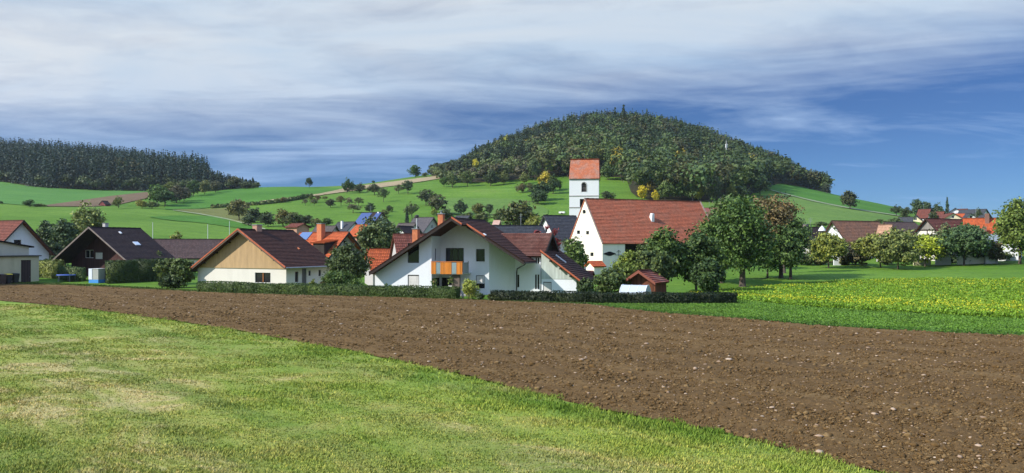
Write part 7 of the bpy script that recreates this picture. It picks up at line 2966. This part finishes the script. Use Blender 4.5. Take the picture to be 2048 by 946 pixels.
# the distinct trees along the lower edge of the hill wood
rg = np.random.default_rng(99)
EDGE = [
    (1216, 360, 322, 30, (.05, .075, .026), 'green tree of the hill wood directly right of the tower roof'),
    (1226, 358, 317, 14, (.30, .22, .03), 'small yellow tree of the hill wood right of the tower roof'),
    (1244, 362, 322, 30, (.04, .064, .024), 'dark tree above the meadow corner right of the tower'),
    (1277, 372, 320, 22, (.22, .17, .03), 'yellow topped tree above the meadow corner'),
    (1290, 378, 325, 34, (.075, .115, .034), 'light green rounded tree at the meadow corner'),
    (1284, 402, 369, 22, (.46, .36, .03), 'brightest yellow tree just above the barn roof'),
    (1300, 388, 360, 16, (.30, .24, .04), 'small yellow tree behind the brightest yellow tree'),
    (1310, 404, 380, 16, (.40, .31, .03), 'small bright yellow tree above the middle of the barn roof'),
    (1330, 404, 362, 34, (.058, .08, .028), 'green tree right of the small yellow trees'),
    (1362, 402, 345, 44, (.062, .094, .034), 'pointed green tree above the barn vent'),
    (1398, 404, 366, 24, (.26, .25, .05), 'yellow-green tree above the right part of the barn roof'),
    (1385, 404, 350, 34, (.046, .068, .03), 'dark green tree left of the yellow-green one'),
    (1424, 406, 348, 42, (.040, .050, .028), 'dark brownish tree above the barn roof end'),
    (1400, 385, 330, 40, (.085, .10, .045), 'pale leaved tree halfway up the lower wood'),
    (1450, 392, 336, 48, (.060, .090, .030), 'broad green tree left of the largest wood edge tree'),
    (1490, 392, 330, 62, (.066, .096, .034), 'largest rounded green tree at the wood edge'),
    (1520, 392, 352, 34, (.050, .068, .026), 'rounded tree where the gravel track meets the wood'),
    (1463, 404, 368, 24, (.15, .16, .03), 'yellowish tree under the largest wood edge tree'),
    (1480, 404, 372, 40, (.038, .056, .024), 'dark low tree below the largest wood edge tree'),
    (1345, 372, 326, 40, (.055, .085, .028), 'green tree in the second row above the barn roof'),
    (1320, 360, 318, 32, (.085, .088, .04), 'pale olive tree in the second row of the wood'),
    (1440, 352, 306, 46, (.070, .100, .036), 'pale green domed tree below the radio mast'),
    (1380, 350, 308, 38, (.06, .085, .03), 'green tree left below the radio mast'),
    (1499, 330, 304, 14, (.28, .22, .03), 'tiny yellow tree crown right of the radio mast'),
    (1163, 352, 305, 30, (.05, .075, .025), 'green tree of the hill wood above the tower roof, left'),
    (1135, 355, 315, 28, (.046, .068, .026), 'dark tree at the wood edge left of the tower roof'),
    (1105, 355, 303, 30, (.075, .10, .03), 'light green tree left above the tower'),
    (1160, 345, 288, 24, (.09, .115, .035), 'tall light green tree behind the tower roof'),
    (1070, 362, 318, 28, (.042, .06, .026), 'dark green tree above the yellow autumn tree'),
]
for x, yb, yt, w, c, lab in EDGE:
    c = tuple(v * (1.15 if c[0] < .15 else .72) for v in c)
    small_tree('wood_edge_tree', lab, 'tree', x, yb, yt, w, c, 'round' if w > 12 else 'loose', group='distinct trees along the lower edge of the hill wood')
# tallest conifers that break the skyline of the hill
for x, yt, w, lab in ((1247, 209, 12, 'tallest pointed conifer on the very top of the hill'), (1230, 214, 9, 'pointed conifer just left of the hilltop'), (1294, 217, 9, 'pointed conifer right of the hilltop'),
                      (1352, 232, 8, 'pointed conifer on the right shoulder of the hill'), (977, 280, 10, 'pointed pine on the left shoulder of the hill'), (951, 288, 12, 'broad pine low on the left shoulder of the hill'),
                      (1556, 300, 9, 'pointed conifer low on the right skyline of the hill')):
    d = {977: 560, 951: 540, 1556: 610}.get(x, 650)
    small_tree('skyline_conifer', lab, 'conifer', x, 300, yt, w * 1.5, (.022, .040, .022), 'conifer', d=d, group='conifers breaking the hill skyline')
# clearing
sheet('bare_clearing', G_stub, [(992, 322), (1010, 317), (1024, 316)], [(992, 331), (1010, 333), (1024, 331)], 4, 6, .5)

# undergrowth that closes the gaps of the right orchard row
for i, (x, yt, w, c, lab) in enumerate(((1690, 512, 40, (.075, .075, .035), 'low bush between the first fruit tree and the purple-brown bush'),
                                        (1776, 508, 44, (.060, .066, .032), 'dusky undergrowth right of the leaning fruit tree trunk'),
                                        (1822, 505, 40, (.065, .080, .030), 'low green bush left of the bright yellow-green tree'),
                                        (1893, 508, 44, (.040, .055, .026), 'dark bush right of the bright yellow-green tree'),
                                        (2010, 500, 40, (.055, .075, .026), 'bush directly left of the rightmost big tree'),
                                        (1608, 508, 44, (.045, .060, .026), 'dark undergrowth right of the green tree on a slim trunk'),
                                        (1640, 515, 30, (.080, .080, .040), 'pale low bush left below the first fruit tree'))):
    tree('undergrowth_bush', lab, 'bush', x, 533, yt, w, c, d=151, leafn=1500, leaf=.22, trunk=.0, nlobe=7, seed=200 + i, irregular=.5)


def haze_box():
    m = bpy.data.materials.new('haze_air')
    m.use_nodes = True
    nt = m.node_tree
    nt.nodes.clear()
    out = nt.nodes.new('ShaderNodeOutputMaterial')
    v = nt.nodes.new('ShaderNodeVolumePrincipled')
    v.inputs['Color'].default_value = (.80, .90, 1.0, 1)
    v.inputs['Density'].default_value = 0.00006
    v.inputs['Anisotropy'].default_value = 0.2
    nt.links.new(v.outputs[0], out.inputs['Volume'])
    b = MB()
    b.box(-7500, 7500, -7500, 7500, -3.0, 150.0)
    tag(b.build('haze', m), kind='stuff')


haze_box()
